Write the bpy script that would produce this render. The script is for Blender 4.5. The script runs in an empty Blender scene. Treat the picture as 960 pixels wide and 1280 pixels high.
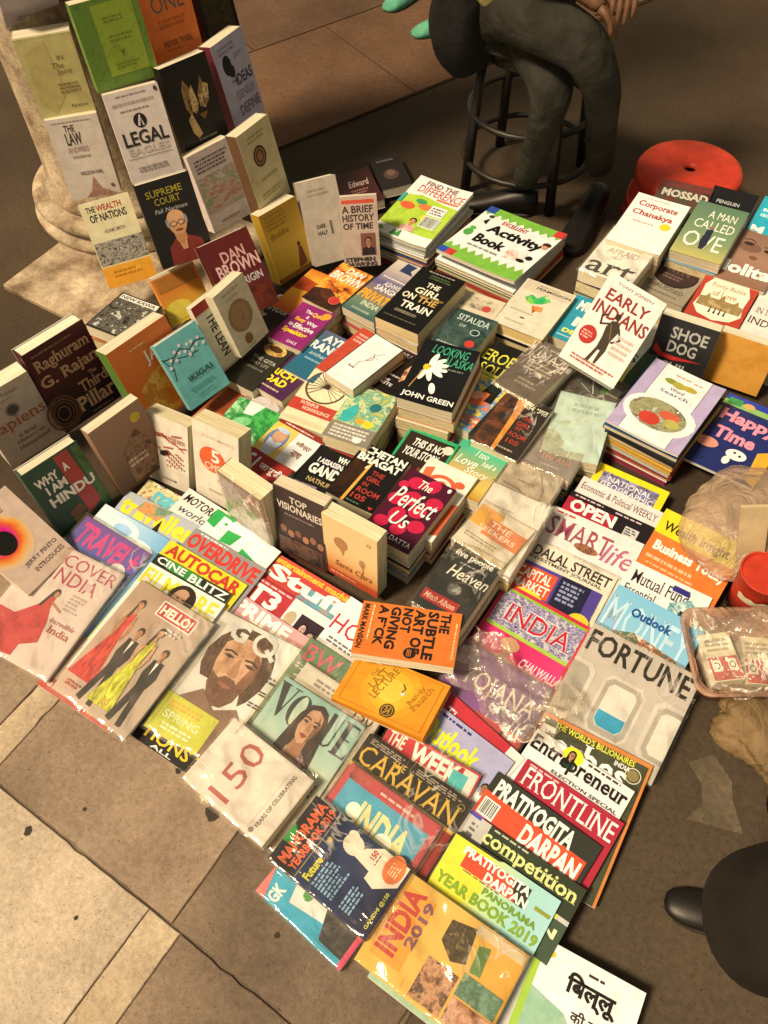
import bpy, bmesh, math, random
from mathutils import Vector, Matrix
random.seed(7)
SC = bpy.context.scene
COL = SC.collection
# ------------------------------------------------------------------ camera, world, sun, exposure
cam = bpy.data.cameras.new('camera')
cam.sensor_fit = 'VERTICAL'; cam.sensor_height = 36.0; cam.lens = 28.83
cam.clip_start = 0.02; cam.clip_end = 400
co = bpy.data.objects.new('camera', cam); COL.objects.link(co)
_r = Vector((0.8339395, 0.550697, -0.03574536)); _u = Vector((-0.43637339, 0.69769393, 0.56815618)); _f = Vector((-0.33782122, 0.45820956, -0.82214404))
co.matrix_world = Matrix(((_r.x, _u.x, -_f.x, 0.63895), (_r.y, _u.y, -_f.y, -0.86666), (_r.z, _u.z, -_f.z, 1.555), (0, 0, 0, 1)))
SC.camera = co
SC.render.resolution_x, SC.render.resolution_y = 768, 1024
SUN_EL, SUN_DIR = 56.0, Vector((0.50, 0.866, 0))      # horizontal direction the light travels
world = bpy.data.worlds.new('World'); SC.world = world; world.use_nodes = True
nt = world.node_tree; nt.nodes.clear()
sky = nt.nodes.new('ShaderNodeTexSky'); sky.sky_type = 'NISHITA'; sky.sun_disc = False
sky.sun_elevation = math.radians(SUN_EL); sky.sun_rotation = math.atan2(-SUN_DIR.x, -SUN_DIR.y)
tint = nt.nodes.new('ShaderNodeMix'); tint.data_type = 'RGBA'; tint.blend_type = 'MULTIPLY'; tint.inputs[0].default_value = 1
tint.inputs[7].default_value = (1.0, 0.60, 0.26, 1)    # the street's sodium glow on the night haze
bg = nt.nodes.new('ShaderNodeBackground'); bg.inputs['Strength'].default_value = 0.115
wo = nt.nodes.new('ShaderNodeOutputWorld')
nt.links.new(sky.outputs[0], tint.inputs[6]); nt.links.new(tint.outputs[2], bg.inputs[0]); nt.links.new(bg.outputs[0], wo.inputs[0])
sd = bpy.data.lights.new('sun', 'SUN'); sd.energy = 3.6; sd.angle = math.radians(11.0); sd.color = (1.0, 0.78, 0.50)
so = bpy.data.objects.new('sun', sd); COL.objects.link(so)
_e = math.radians(SUN_EL)
_d = Vector((SUN_DIR.x * math.cos(_e), SUN_DIR.y * math.cos(_e), -math.sin(_e)))
so.rotation_euler = _d.to_track_quat('-Z', 'Y').to_euler()
SC.view_settings.view_transform = 'Standard'; SC.view_settings.look = 'None'
SC.view_settings.exposure = 0.52; SC.view_settings.gamma = 1.0
SC.cycles.max_bounces = 6; SC.cycles.transparent_max_bounces = 12
SC.cycles.use_denoising = True

# ------------------------------------------------------------------ materials
def lin(c):
    c /= 255.0
    return c / 12.92 if c <= 0.04045 else ((c + 0.055) / 1.055) ** 2.4
def K(h, k=1.0):
    """hex of the ink or paper under this warm light -> base colour"""
    if isinstance(h, tuple): return h
    v = [int(h[i:i + 2], 16) for i in (0, 2, 4)]
    w = (lin(236), lin(218), lin(188))
    return tuple(max(0.004, min(0.92, lin(a) / b * 0.78 * k)) for a, b in zip(v, w)) + (1,)
_m = {}
def nodes(name):
    m = bpy.data.materials.new(name); m.use_nodes = True
    t = m.node_tree; b = t.nodes['Principled BSDF']
    return m, t, b
def N(t, kind, **kw):
    n = t.nodes.new(kind)
    for k, v in kw.items():
        if k in n.inputs: n.inputs[k].default_value = v
        else: setattr(n, k, v)
    return n
def obj_coord(t):
    return N(t, 'ShaderNodeTexCoord').outputs['Object']
def ink(h, rough=0.42, wear=0.13):
    """printed card: even ink with slight mottling and gloss that varies"""
    key = ('ink', h, rough)
    if key in _m: return _m[key]
    m, t, b = nodes('printed_card')
    oc = obj_coord(t)
    n = N(t, 'ShaderNodeTexNoise', Scale=38.0, Detail=5.0, Roughness=0.65); t.links.new(oc, n.inputs['Vector'])
    mr = N(t, 'ShaderNodeMapRange'); mr.inputs[1].default_value = .3; mr.inputs[2].default_value = .7
    mr.inputs[3].default_value = 1 - wear; mr.inputs[4].default_value = 1 + wear
    t.links.new(n.outputs[0], mr.inputs[0])
    mx = N(t, 'ShaderNodeMix', data_type='RGBA', blend_type='MULTIPLY'); mx.inputs[0].default_value = 1
    mx.inputs[6].default_value = K(h); t.links.new(mr.outputs[0], mx.inputs[7])
    t.links.new(mx.outputs[2], b.inputs['Base Color'])
    r2 = N(t, 'ShaderNodeMapRange'); r2.inputs[3].default_value = rough - .1; r2.inputs[4].default_value = rough + .16
    n2 = N(t, 'ShaderNodeTexNoise', Scale=9.0, Detail=3.0); t.links.new(oc, n2.inputs['Vector']); t.links.new(n2.outputs[0], r2.inputs[0])
    t.links.new(r2.outputs[0], b.inputs['Roughness'])
    b.inputs['Specular IOR Level'].default_value = .35
    bp = N(t, 'ShaderNodeBump', Strength=0.12, Distance=0.002)
    n3 = N(t, 'ShaderNodeTexNoise', Scale=14.0, Detail=2.0); t.links.new(oc, n3.inputs['Vector'])
    t.links.new(n3.outputs[0], bp.inputs['Height']); t.links.new(bp.outputs[0], b.inputs['Normal'])
    _m[key] = m; return m
def mot(cols, scale=30.0, seed=0.0, sx=1.0, sy=1.0, hard=False):
    """a printed picture too small to read: patches of several inks"""
    key = ('mot', cols, scale, seed, sx, sy, hard)
    if key in _m: return _m[key]
    m, t, b = nodes('printed_picture')
    mp = N(t, 'ShaderNodeMapping'); mp.inputs['Location'].default_value = (seed, seed * .7, 0); mp.inputs['Scale'].default_value = (sx, sy, 1)
    t.links.new(obj_coord(t), mp.inputs[0])
    n = N(t, 'ShaderNodeTexNoise', Scale=scale, Detail=8.0, Roughness=0.72, Distortion=0.25); t.links.new(mp.outputs[0], n.inputs['Vector'])
    cr = N(t, 'ShaderNodeValToRGB'); cs = cols.split()
    if hard: cr.color_ramp.interpolation = 'CONSTANT'
    el = cr.color_ramp.elements
    while len(el) < len(cs): el.new(0.5)
    for i, c in enumerate(cs):
        el[i].position = 0.34 + 0.32 * (i / max(1, len(cs) - (0 if hard else 1))); el[i].color = K(c)
    t.links.new(n.outputs[0], cr.inputs[0]); t.links.new(cr.outputs[0], b.inputs['Base Color'])
    b.inputs['Roughness'].default_value = .4; b.inputs['Specular IOR Level'].default_value = .35
    _m[key] = m; return m
def tone(h, k=.2, scale=50.0, sx=1.0, sy=1.0):
    if not isinstance(h, str) or ' ' in h: return h
    v = [int(h[i:i + 2], 16) for i in (0, 2, 4)]
    f = lambda q: ''.join('%02x' % max(0, min(255, int(c * q + (6 if q > 1 else 0)))) for c in v)
    return mot(' '.join((f(1 - k * 1.3), h, f(1 + k))), scale, len(h) + v[0] * .1, sx, sy)
def grad(cols, axis='y', lo=-.1, hi=.1, radial=None):
    key = ('grad', cols, axis, lo, hi, radial)
    if key in _m: return _m[key]
    m, t, b = nodes('printed_gradient'); oc = obj_coord(t)
    if radial:
        d = N(t, 'ShaderNodeVectorMath', operation='DISTANCE'); t.links.new(oc, d.inputs[0]); d.inputs[1].default_value = radial
        src = d.outputs['Value']
    else:
        s = N(t, 'ShaderNodeSeparateXYZ'); t.links.new(oc, s.inputs[0]); src = s.outputs['XY'.index(axis.upper())]
    n = N(t, 'ShaderNodeTexNoise', Scale=40.0, Detail=4.0); t.links.new(oc, n.inputs['Vector'])
    a = N(t, 'ShaderNodeMath', operation='MULTIPLY_ADD'); t.links.new(n.outputs[0], a.inputs[0]); a.inputs[1].default_value = .02; t.links.new(src, a.inputs[2])
    mr = N(t, 'ShaderNodeMapRange'); mr.inputs[1].default_value = lo + .01; mr.inputs[2].default_value = hi + .01; t.links.new(a.outputs[0], mr.inputs[0])
    cr = N(t, 'ShaderNodeValToRGB'); cs = cols.split(); el = cr.color_ramp.elements
    while len(el) < len(cs): el.new(0.5)
    for i, c in enumerate(cs): el[i].position = i / (len(cs) - 1); el[i].color = K(c)
    t.links.new(mr.outputs[0], cr.inputs[0]); t.links.new(cr.outputs[0], b.inputs['Base Color'])
    b.inputs['Roughness'].default_value = .4; b.inputs['Specular IOR Level'].default_value = .35
    _m[key] = m; return m
def paper(h='e6cfa4', stack=True):
    key = ('paper', h)
    if key in _m: return _m[key]
    m, t, b = nodes('page_edges')
    mp = N(t, 'ShaderNodeMapping'); mp.inputs['Scale'].default_value = (5, 5, 700); t.links.new(obj_coord(t), mp.inputs[0])
    n = N(t, 'ShaderNodeTexNoise', Scale=1.0, Detail=3.0, Roughness=.7); t.links.new(mp.outputs[0], n.inputs['Vector'])
    cr = N(t, 'ShaderNodeValToRGB'); el = cr.color_ramp.elements
    c = K(h); el[0].position = .32; el[0].color = (c[0] * .55, c[1] * .5, c[2] * .42, 1); el[1].position = .6; el[1].color = c
    t.links.new(n.outputs[0], cr.inputs[0]); t.links.new(cr.outputs[0], b.inputs['Base Color'])
    b.inputs['Roughness'].default_value = .85; b.inputs['Specular IOR Level'].default_value = .1
    bp = N(t, 'ShaderNodeBump', Strength=0.4, Distance=0.001); t.links.new(n.outputs[0], bp.inputs['Height']); t.links.new(bp.outputs[0], b.inputs['Normal'])
    _m[key] = m; return m
def film(key='film', milk=0.06, scale=26.0, tintc=(1, .97, .9), strength=.9, rough=.2, shine=.55):
    k2 = ('film', key)
    if k2 in _m: return _m[k2]
    m, t, b = nodes('clear_plastic_film'); t.nodes.remove(b); out = t.nodes['Material Output']
    tr = N(t, 'ShaderNodeBsdfTransparent'); tr.inputs[0].default_value = tintc + (1,)
    gl = N(t, 'ShaderNodeBsdfGlossy'); gl.inputs['Roughness'].default_value = rough; gl.inputs[0].default_value = (1, .98, .95, 1)
    df = N(t, 'ShaderNodeBsdfDiffuse'); df.inputs[0].default_value = (.9, .88, .84, 1)
    oc = obj_coord(t)
    mp = N(t, 'ShaderNodeMapping'); mp.inputs['Scale'].default_value = (1.0, .45, 1); mp.inputs['Rotation'].default_value = (0, 0, .6); t.links.new(oc, mp.inputs[0])
    n = N(t, 'ShaderNodeTexNoise', Scale=scale, Detail=4.0, Roughness=.55, Distortion=1.6); t.links.new(mp.outputs[0], n.inputs['Vector'])
    v = N(t, 'ShaderNodeTexVoronoi', Scale=scale * .55); v.feature = 'DISTANCE_TO_EDGE'; t.links.new(mp.outputs[0], v.inputs['Vector'])
    sm = N(t, 'ShaderNodeMath', operation='MULTIPLY_ADD'); t.links.new(v.outputs[0], sm.inputs[0]); sm.inputs[1].default_value = .8; t.links.new(n.outputs[0], sm.inputs[2])
    bp = N(t, 'ShaderNodeBump', Strength=strength, Distance=0.005); t.links.new(sm.outputs[0], bp.inputs['Height'])
    for g in (gl, df): t.links.new(bp.outputs[0], g.inputs['Normal'])
    fr = N(t, 'ShaderNodeFresnel', IOR=1.5); t.links.new(bp.outputs[0], fr.inputs['Normal'])
    f2 = N(t, 'ShaderNodeMath', operation='MULTIPLY'); t.links.new(fr.outputs[0], f2.inputs[0]); f2.inputs[1].default_value = shine
    f3 = N(t, 'ShaderNodeMath', operation='MINIMUM'); t.links.new(f2.outputs[0], f3.inputs[0]); f3.inputs[1].default_value = .42
    # thin white crease lines, diffuse colour standing in for the film's glints
    n4 = N(t, 'ShaderNodeTexNoise', Scale=scale * .8, Detail=3.0, Roughness=.5, Distortion=2.2); t.links.new(mp.outputs[0], n4.inputs['Vector'])
    ab = N(t, 'ShaderNodeMath', operation='SUBTRACT'); t.links.new(n4.outputs[0], ab.inputs[0]); ab.inputs[1].default_value = .5
    a2 = N(t, 'ShaderNodeMath', operation='ABSOLUTE'); t.links.new(ab.outputs[0], a2.inputs[0])
    cm = N(t, 'ShaderNodeMapRange'); cm.inputs[1].default_value = 0; cm.inputs[2].default_value = .036; cm.inputs[3].default_value = min(.8, milk * 5 + .3); cm.inputs[4].default_value = 0; t.links.new(a2.outputs[0], cm.inputs[0])
    gate = N(t, 'ShaderNodeTexNoise', Scale=scale * .28, Detail=2.0); t.links.new(oc, gate.inputs['Vector'])
    g2 = N(t, 'ShaderNodeMapRange'); g2.inputs[1].default_value = .5; g2.inputs[2].default_value = .62; t.links.new(gate.outputs[0], g2.inputs[0])
    g3 = N(t, 'ShaderNodeMath', operation='MULTIPLY_ADD'); t.links.new(cm.outputs[0], g3.inputs[0]); t.links.new(g2.outputs[0], g3.inputs[1]); g3.inputs[2].default_value = milk; g3.use_clamp = True
    m1 = N(t, 'ShaderNodeMixShader'); t.links.new(g3.outputs[0], m1.inputs[0]); t.links.new(tr.outputs[0], m1.inputs[1]); t.links.new(df.outputs[0], m1.inputs[2])
    m2 = N(t, 'ShaderNodeMixShader'); t.links.new(f3.outputs[0], m2.inputs[0]); t.links.new(m1.outputs[0], m2.inputs[1]); t.links.new(gl.outputs[0], m2.inputs[2])
    t.links.new(m2.outputs[0], out.inputs[0])
    _m[k2] = m; return m
def stone(name, c1, c2, c3, scale=2.0, bump=.3, rough=.8, fine=60.0, spec=.3):
    m, t, b = nodes(name); g = N(t, 'ShaderNodeNewGeometry').outputs['Position']
    n = N(t, 'ShaderNodeTexNoise', Scale=scale, Detail=8.0, Roughness=.62); t.links.new(g, n.inputs['Vector'])
    cr = N(t, 'ShaderNodeValToRGB'); el = cr.color_ramp.elements; el.new(.5)
    for i, (p, c) in enumerate(((.33, c1), (.5, c2), (.68, c3))): el[i].position = p; el[i].color = c + (1,)
    t.links.new(n.outputs[0], cr.inputs[0])
    n2 = N(t, 'ShaderNodeTexNoise', Scale=fine, Detail=6.0, Roughness=.7); t.links.new(g, n2.inputs['Vector'])
    mr = N(t, 'ShaderNodeMapRange'); mr.inputs[1].default_value = .3; mr.inputs[2].default_value = .7; mr.inputs[3].default_value = .72; mr.inputs[4].default_value = 1.22; t.links.new(n2.outputs[0], mr.inputs[0])
    mx = N(t, 'ShaderNodeMix', data_type='RGBA', blend_type='MULTIPLY'); mx.inputs[0].default_value = 1
    t.links.new(cr.outputs[0], mx.inputs[6]); t.links.new(mr.outputs[0], mx.inputs[7])
    sp = N(t, 'ShaderNodeTexNoise', Scale=fine * 2.2, Detail=2.0, Roughness=.5); t.links.new(g, sp.inputs['Vector'])
    sr = N(t, 'ShaderNodeMapRange'); sr.inputs[1].default_value = .66; sr.inputs[2].default_value = .70; sr.inputs[3].default_value = 1; sr.inputs[4].default_value = .5; t.links.new(sp.outputs[0], sr.inputs[0])
    st_ = N(t, 'ShaderNodeTexNoise', Scale=scale * .45, Detail=4.0, Roughness=.55, Distortion=.6); t.links.new(g, st_.inputs['Vector'])
    s3 = N(t, 'ShaderNodeMapRange'); s3.inputs[1].default_value = .35; s3.inputs[2].default_value = .65; s3.inputs[3].default_value = .74; s3.inputs[4].default_value = 1.18; t.links.new(st_.outputs[0], s3.inputs[0])
    mm = N(t, 'ShaderNodeMath', operation='MULTIPLY'); t.links.new(sr.outputs[0], mm.inputs[0]); t.links.new(s3.outputs[0], mm.inputs[1])
    m4 = N(t, 'ShaderNodeMix', data_type='RGBA', blend_type='MULTIPLY'); m4.inputs[0].default_value = 1; t.links.new(mx.outputs[2], m4.inputs[6]); t.links.new(mm.outputs[0], m4.inputs[7]); t.links.new(m4.outputs[2], b.inputs['Base Color'])
    r2 = N(t, 'ShaderNodeMapRange'); r2.inputs[3].default_value = rough - .2; r2.inputs[4].default_value = rough + .12; t.links.new(n.outputs[0], r2.inputs[0]); t.links.new(r2.outputs[0], b.inputs['Roughness'])
    b.inputs['Specular IOR Level'].default_value = spec
    bp = N(t, 'ShaderNodeBump', Strength=bump, Distance=.004); t.links.new(n2.outputs[0], bp.inputs['Height']); t.links.new(bp.outputs[0], b.inputs['Normal'])
    return m
def plain(name, col, rough=.5, spec=.4, bump=0.0, bscale=40.0, var=.15, metal=0.0):
    key = ('plain', name, col)
    if key in _m: return _m[key]
    m, t, b = nodes(name); oc = obj_coord(t)
    n = N(t, 'ShaderNodeTexNoise', Scale=bscale, Detail=5.0, Roughness=.6); t.links.new(oc, n.inputs['Vector'])
    mr = N(t, 'ShaderNodeMapRange'); mr.inputs[1].default_value = .3; mr.inputs[2].default_value = .7; mr.inputs[3].default_value = 1 - var; mr.inputs[4].default_value = 1 + var; t.links.new(n.outputs[0], mr.inputs[0])
    mx = N(t, 'ShaderNodeMix', data_type='RGBA', blend_type='MULTIPLY'); mx.inputs[0].default_value = 1; mx.inputs[6].default_value = col + (1,)
    t.links.new(mr.outputs[0], mx.inputs[7]); t.links.new(mx.outputs[2], b.inputs['Base Color'])
    b.inputs['Roughness'].default_value = rough; b.inputs['Specular IOR Level'].default_value = spec; b.inputs['Metallic'].default_value = metal
    if bump:
        bp = N(t, 'ShaderNodeBump', Strength=bump, Distance=.003); t.links.new(n.outputs[0], bp.inputs['Height']); t.links.new(bp.outputs[0], b.inputs['Normal'])
    _m[key] = m; return m

# ------------------------------------------------------------------ object helpers
def link(name, mesh, parent=None, mats=(), smooth=False):
    o = bpy.data.objects.new(name, mesh); COL.objects.link(o)
    for m in mats: mesh.materials.append(m)
    if parent: o.parent = parent
    if smooth: mesh.polygons.foreach_set('use_smooth', [True] * len(mesh.polygons))
    return o
def tag(o, label=None, cat=None, group=None, kind=None):
    if label: o['label'] = label
    if cat: o['category'] = cat
    if group: o['group'] = group
    if kind: o['kind'] = kind
    return o
def empty(name, label, cat, loc=(0, 0, 0), rz=0.0, group=None):
    o = bpy.data.objects.new(name, None); COL.objects.link(o); o.location = loc; o.rotation_euler = (0, 0, rz)
    o.empty_display_size = .02
    return tag(o, label, cat, group)
class MB:
    def __init__(s): s.v = []; s.f = []; s.m = []
    def box(s, x0, y0, z0, x1, y1, z1, m=0):
        b = len(s.v); s.v += [(x, y, z) for z in (z0, z1) for y in (y0, y1) for x in (x0, x1)]
        for f in ((0, 2, 3, 1), (4, 5, 7, 6), (0, 1, 5, 4), (1, 3, 7, 5), (3, 2, 6, 7), (2, 0, 4, 6)):
            s.f.append(tuple(b + i for i in f)); s.m.append(m)
        return s
    def poly(s, pts, m=0):
        b = len(s.v); s.v += [tuple(p) for p in pts]; s.f.append(tuple(range(b, b + len(pts)))); s.m.append(m); return s
    def prism(s, pts, z0, z1, m=0):
        n = len(pts); b = len(s.v); s.v += [(x, y, z0) for x, y in pts] + [(x, y, z1) for x, y in pts]
        s.f.append(tuple(b + i for i in reversed(range(n)))); s.m.append(m)
        s.f.append(tuple(b + n + i for i in range(n))); s.m.append(m)
        for i in range(n):
            j = (i + 1) % n; s.f.append((b + i, b + j, b + n + j, b + n + i)); s.m.append(m)
        return s
    def lathe(s, prof, seg=40, m=0, cx=0, cy=0):
        b = len(s.v); n = len(prof)
        for k in range(seg):
            a = 2 * math.pi * k / seg; s.v += [(cx + r * math.cos(a), cy + r * math.sin(a), z) for r, z in prof]
        for k in range(seg):
            k2 = (k + 1) % seg
            for i in range(n - 1):
                s.f.append((b + k * n + i, b + k2 * n + i, b + k2 * n + i + 1, b + k * n + i + 1)); s.m.append(m)
        return s
    def tube(s, pts, rad, seg=8, m=0, cap=True):
        rads = rad if isinstance(rad, (list, tuple)) else [rad] * len(pts)
        b = len(s.v); P = [Vector(p) for p in pts]; up = None
        for i, p in enumerate(P):
            d = (P[min(i + 1, len(P) - 1)] - P[max(i - 1, 0)]).normalized()
            if up is None: up = Vector((0, 0, 1)) if abs(d.z) < .9 else Vector((1, 0, 0))
            a = d.cross(up).normalized(); c = a.cross(d).normalized(); up = c
            for k in range(seg):
                t = 2 * math.pi * k / seg; s.v.append(tuple(p + (a * math.cos(t) + c * math.sin(t)) * rads[i]))
        for i in range(len(P) - 1):
            for k in range(seg):
                k2 = (k + 1) % seg
                s.f.append((b + i * seg + k, b + i * seg + k2, b + (i + 1) * seg + k2, b + (i + 1) * seg + k)); s.m.append(m)
        if cap:
            s.f.append(tuple(b + k for k in reversed(range(seg)))); s.m.append(m)
            s.f.append(tuple(b + (len(P) - 1) * seg + k for k in range(seg))); s.m.append(m)
        return s
    def grid(s, fn, nu, nv, m=0, closed=False):
        b = len(s.v)
        for j in range(nv + 1):
            for i in range(nu + 1): s.v.append(tuple(fn(i / nu, j / nv)))
        for j in range(nv):
            for i in range(nu):
                a = b + j * (nu + 1) + i; s.f.append((a, a + 1, a + nu + 2, a + nu + 1)); s.m.append(m)
        return s
    def mesh(s, name):
        me = bpy.data.meshes.new(name); me.from_pydata(s.v, [], s.f)
        if any(s.m): me.polygons.foreach_set('material_index', s.m)
        me.update(); return me
    def build(s, name, mats, parent=None, smooth=False):
        return link(name, s.mesh(name), parent, mats if isinstance(mats, (list, tuple)) else [mats], smooth)

# ------------------------------------------------------------------ lettering
_tc = {}
_curve = bpy.data.curves.new('lettering_source', 'FONT'); _curve.resolution_u = 2
_tob = bpy.data.objects.new('lettering_source', _curve)
def text_mesh(s, style='b'):
    """outline text as (verts, faces) scaled to its own bounding box"""
    key = (s, style)
    if key in _tc: return _tc[key]
    _curve.body = s; _curve.offset = {'b': .022, 'x': .04, 'n': 0.0, 's': 0.004, 'i': .006, 'j': .02, 'S': .022}.get(style, 0.0)
    COL.objects.link(_tob)
    me = _tob.to_mesh()
    V = [(v.co.x, v.co.y) for v in me.vertices]; F = [tuple(p.vertices) for p in me.polygons]
    if style in 'sS':
        cnt = {}
        for f in F:
            for a, b in zip(f, f[1:] + f[:1]):
                e = (min(a, b), max(a, b)); cnt[e] = cnt.get(e, 0) + 1
        ys = max(y for x, y in V)
        for (a, b), n in cnt.items():
            if n != 1: continue
            (x0, y0), (x1, y1) = V[a], V[b]
            if abs(y0 - y1) > 2e-3 or not .02 < abs(x0 - x1) < .22: continue
            if abs(y0) < .03: d = 1
            elif y0 > .4: d = -1
            else: continue
            if x0 > x1: x0, x1 = x1, x0
            k = len(V); e = .055
            V += [(x0 - e, y0), (x1 + e, y0), (x1 + e, y0 + d * .032), (x0 - e, y0 + d * .032)]
            F.append((k, k + 1, k + 2, k + 3) if d > 0 else (k + 3, k + 2, k + 1, k))
    _tob.to_mesh_clear(); COL.objects.unlink(_tob)
    if style in 'ij': V = [(x + .25 * y, y) for x, y in V]
    xs = [v[0] for v in V] or [0, 1]; yy = [v[1] for v in V] or [0, 1]
    x0, y0 = min(xs), min(yy); W = max(max(xs) - x0, 1e-4); H = max(max(yy) - y0, 1e-4)
    V = [((x - x0) / W, (y - y0) / H) for x, y in V]
    _tc[key] = (V, F); return V, F

# ------------------------------------------------------------------ one printed cover
class Print:
    def __init__(s, w, h, z):
        s.w, s.h, s.z, s.k = w, h, z, 0
        s.art = MB(); s.let = MB(); s.am = []; s.lm = []
    def P(s, u, v, z=None): return ((u - .5) * s.w, (1 - v) * s.h, s.z if z is None else z)
    def mi(s, lst, mat):
        if mat not in lst: lst.append(mat)
        return lst.index(mat)
    def lay(s): s.k += 1; return s.z + .0002 + s.k * .00011
    def col(s, c): return c if not isinstance(c, str) else (mot(c) if ' ' in c else ink(c))
    def item(s, it):
        k = it[0]
        if k == 'R':
            _, u0, v0, u1, v1, c = it[:6]; z = s.lay()
            s.art.poly([s.P(u0, v1, z), s.P(u1, v1, z), s.P(u1, v0, z), s.P(u0, v0, z)], s.mi(s.am, s.col(c)))
        elif k == 'E':
            _, cu, cv, ru, rv, c = it[:6]; rot = it[6] if len(it) > 6 else 0; z = s.lay(); pts = []
            x0, y0, _z = s.P(cu, cv)
            for i in range(20):
                a = 2 * math.pi * i / 20; x = ru * s.w * math.cos(a); y = rv * s.w * math.sin(a)
                pts.append((x0 + x * math.cos(rot) - y * math.sin(rot), y0 + x * math.sin(rot) + y * math.cos(rot), z))
            s.art.poly(pts, s.mi(s.am, s.col(c)))
        elif k == 'O':                                             # ring
            _, cu, cv, ru, rv, th, c = it[:7]; z = s.lay(); x0, y0, _z = s.P(cu, cv); m = s.mi(s.am, s.col(c)); n = 28
            for i in range(n):
                q = []
                for a, f in ((i, 1), (i + 1, 1), (i + 1, 1 - th), (i, 1 - th)):
                    t = 2 * math.pi * a / n; q.append((x0 + ru * s.w * f * math.cos(t), y0 + rv * s.w * f * math.sin(t), z))
                s.art.poly(q[::-1] if False else [q[3], q[0], q[1], q[2]], m)
        elif k == 'P':
            _, pts, c = it[:3]; z = s.lay(); q = [s.P(u, v, z) for u, v in pts]
            a = sum(q[i][0] * q[(i + 1) % len(q)][1] - q[(i + 1) % len(q)][0] * q[i][1] for i in range(len(q)))
            s.art.poly(q if a > 0 else q[::-1], s.mi(s.am, s.col(c)))
        elif k == 'W':                                             # curved stroke through points
            _, pts, th, c = it[:4]; z = s.lay(); m = s.mi(s.am, s.col(c)); q = [Vector(s.P(u, v, z)) for u, v in pts]
            for i in range(len(q) - 1):
                d = (q[i + 1] - q[i]); 
                if d.length < 1e-6: continue
                nrm = Vector((-d.y, d.x, 0)).normalized() * th * s.w / 2; e = d.normalized() * th * s.w * .25
                s.art.poly([q[i] - nrm - e, q[i + 1] - nrm + e, q[i + 1] + nrm + e, q[i] + nrm - e], m)
        elif k == 'T':
            _, txt, u0, v0, u1, v1, c = it[:7]; st = it[7] if len(it) > 7 else 'b'; rot = it[8] if len(it) > 8 else 0; z = s.lay()
            V, F = text_mesh(txt, st); m = s.mi(s.lm, s.col(c)); b = len(s.let.v)
            a = s.P(u0, v1); e = s.P(u1, v0); W = e[0] - a[0]; H = e[1] - a[1]; cx = (a[0] + e[0]) / 2; cy = (a[1] + e[1]) / 2
            if abs(rot) > 45: W2, H2 = H, W
            else: W2, H2 = W, H
            t = math.radians(rot); ca, sa = math.cos(t), math.sin(t)
            for x, y in V:
                x = (x - .5) * W2; y = (y - .5) * H2
                s.let.v.append((cx + x * ca - y * sa, cy + x * sa + y * ca, z))
            for f in F: s.let.f.append(tuple(b + i for i in f)); s.let.m.append(m)
        elif k == 'L':                                             # small unreadable lines of print
            _, u0, v0, u1, v1, n, c = it[:7]; z = s.lay(); m = s.mi(s.am, s.col(c)); rr = random.Random(int(u0 * 991 + v0 * 7919 + n))
            lh = (v1 - v0) / n
            for i in range(n):
                u = u0 + (rr.random() * .06 if len(it) > 7 else 0); end = u1 - rr.random() * .25 * (u1 - u0); va = v0 + i * lh + lh * .22; vb = v0 + (i + 1) * lh - lh * .22
                while u < end:
                    wd = min((.3 + rr.random()) * .07, end - u)
                    if wd > .008: s.art.poly([s.P(u, vb, z), s.P(u + wd, vb, z), s.P(u + wd, va, z), s.P(u, va, z)], m)
                    u += wd + .016
        elif k == 'F':                                             # head and shoulders
            _, u, v, q, skin, hair, cloth = it[:7]; a = s.w / s.h; long = len(it) > 7; skin = tone(skin, .16, 70); hair = tone(hair, .3, 60); cloth = cloth and tone(cloth, .2, 40)
            if cloth: s.item(('P', [(u - q * 1.5, v + q * 3.0 * a), (u - q * 1.35, v + q * 1.5 * a), (u - q * .4, v + q * 1.05 * a), (u + q * .4, v + q * 1.05 * a), (u + q * 1.35, v + q * 1.5 * a), (u + q * 1.5, v + q * 3.0 * a)], cloth))
            if long: s.item(('P', [(u - q * .8, v - q * .5 * a), (u - q * .95, v + q * 1.7 * a), (u - q * .2, v + q * 1.9 * a), (u + q * .3, v + q * 1.8 * a), (u + q * .95, v + q * 1.9 * a), (u + q * .8, v - q * .5 * a)], hair))
            s.item(('P', [(u - q * .3, v + q * .4 * a), (u - q * .34, v + q * 1.25 * a), (u, v + q * 1.5 * a), (u + q * .34, v + q * 1.25 * a), (u + q * .3, v + q * .4 * a)], skin))
            s.item(('E', u, v - q * .22 * a, q * .78, q * .86, hair))
            s.item(('E', u, v + q * .1 * a, q * .58, q * .8, skin))
            for d in (-1, 1):
                s.item(('E', u + d * q * .25, v - q * .02 * a, q * .13, q * .06, '2a1a12')); s.item(('E', u + d * q * .25, v - q * .17 * a, q * .17, q * .035, hair))
            s.item(('P', [(u, v), (u - q * .09, v + q * .32 * a), (u + q * .09, v + q * .32 * a)], '9a6a48'))
            s.item(('E', u, v + q * .52 * a, q * .2, q * .06, '9c3a30'))
        elif k == 'G':                                             # standing figure
            _, u, v, H, skin, hair, cloth, gown = it[:8]; a = s.w / s.h; q = H * .075 / a; skin = tone(skin, .2, 120); cloth = tone(cloth, .28, 45, 3.5, .8)
            lean = it[8] if len(it) > 8 else 0
            X = lambda du, t: (u + du * H + lean * t, v + t * H)
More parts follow.
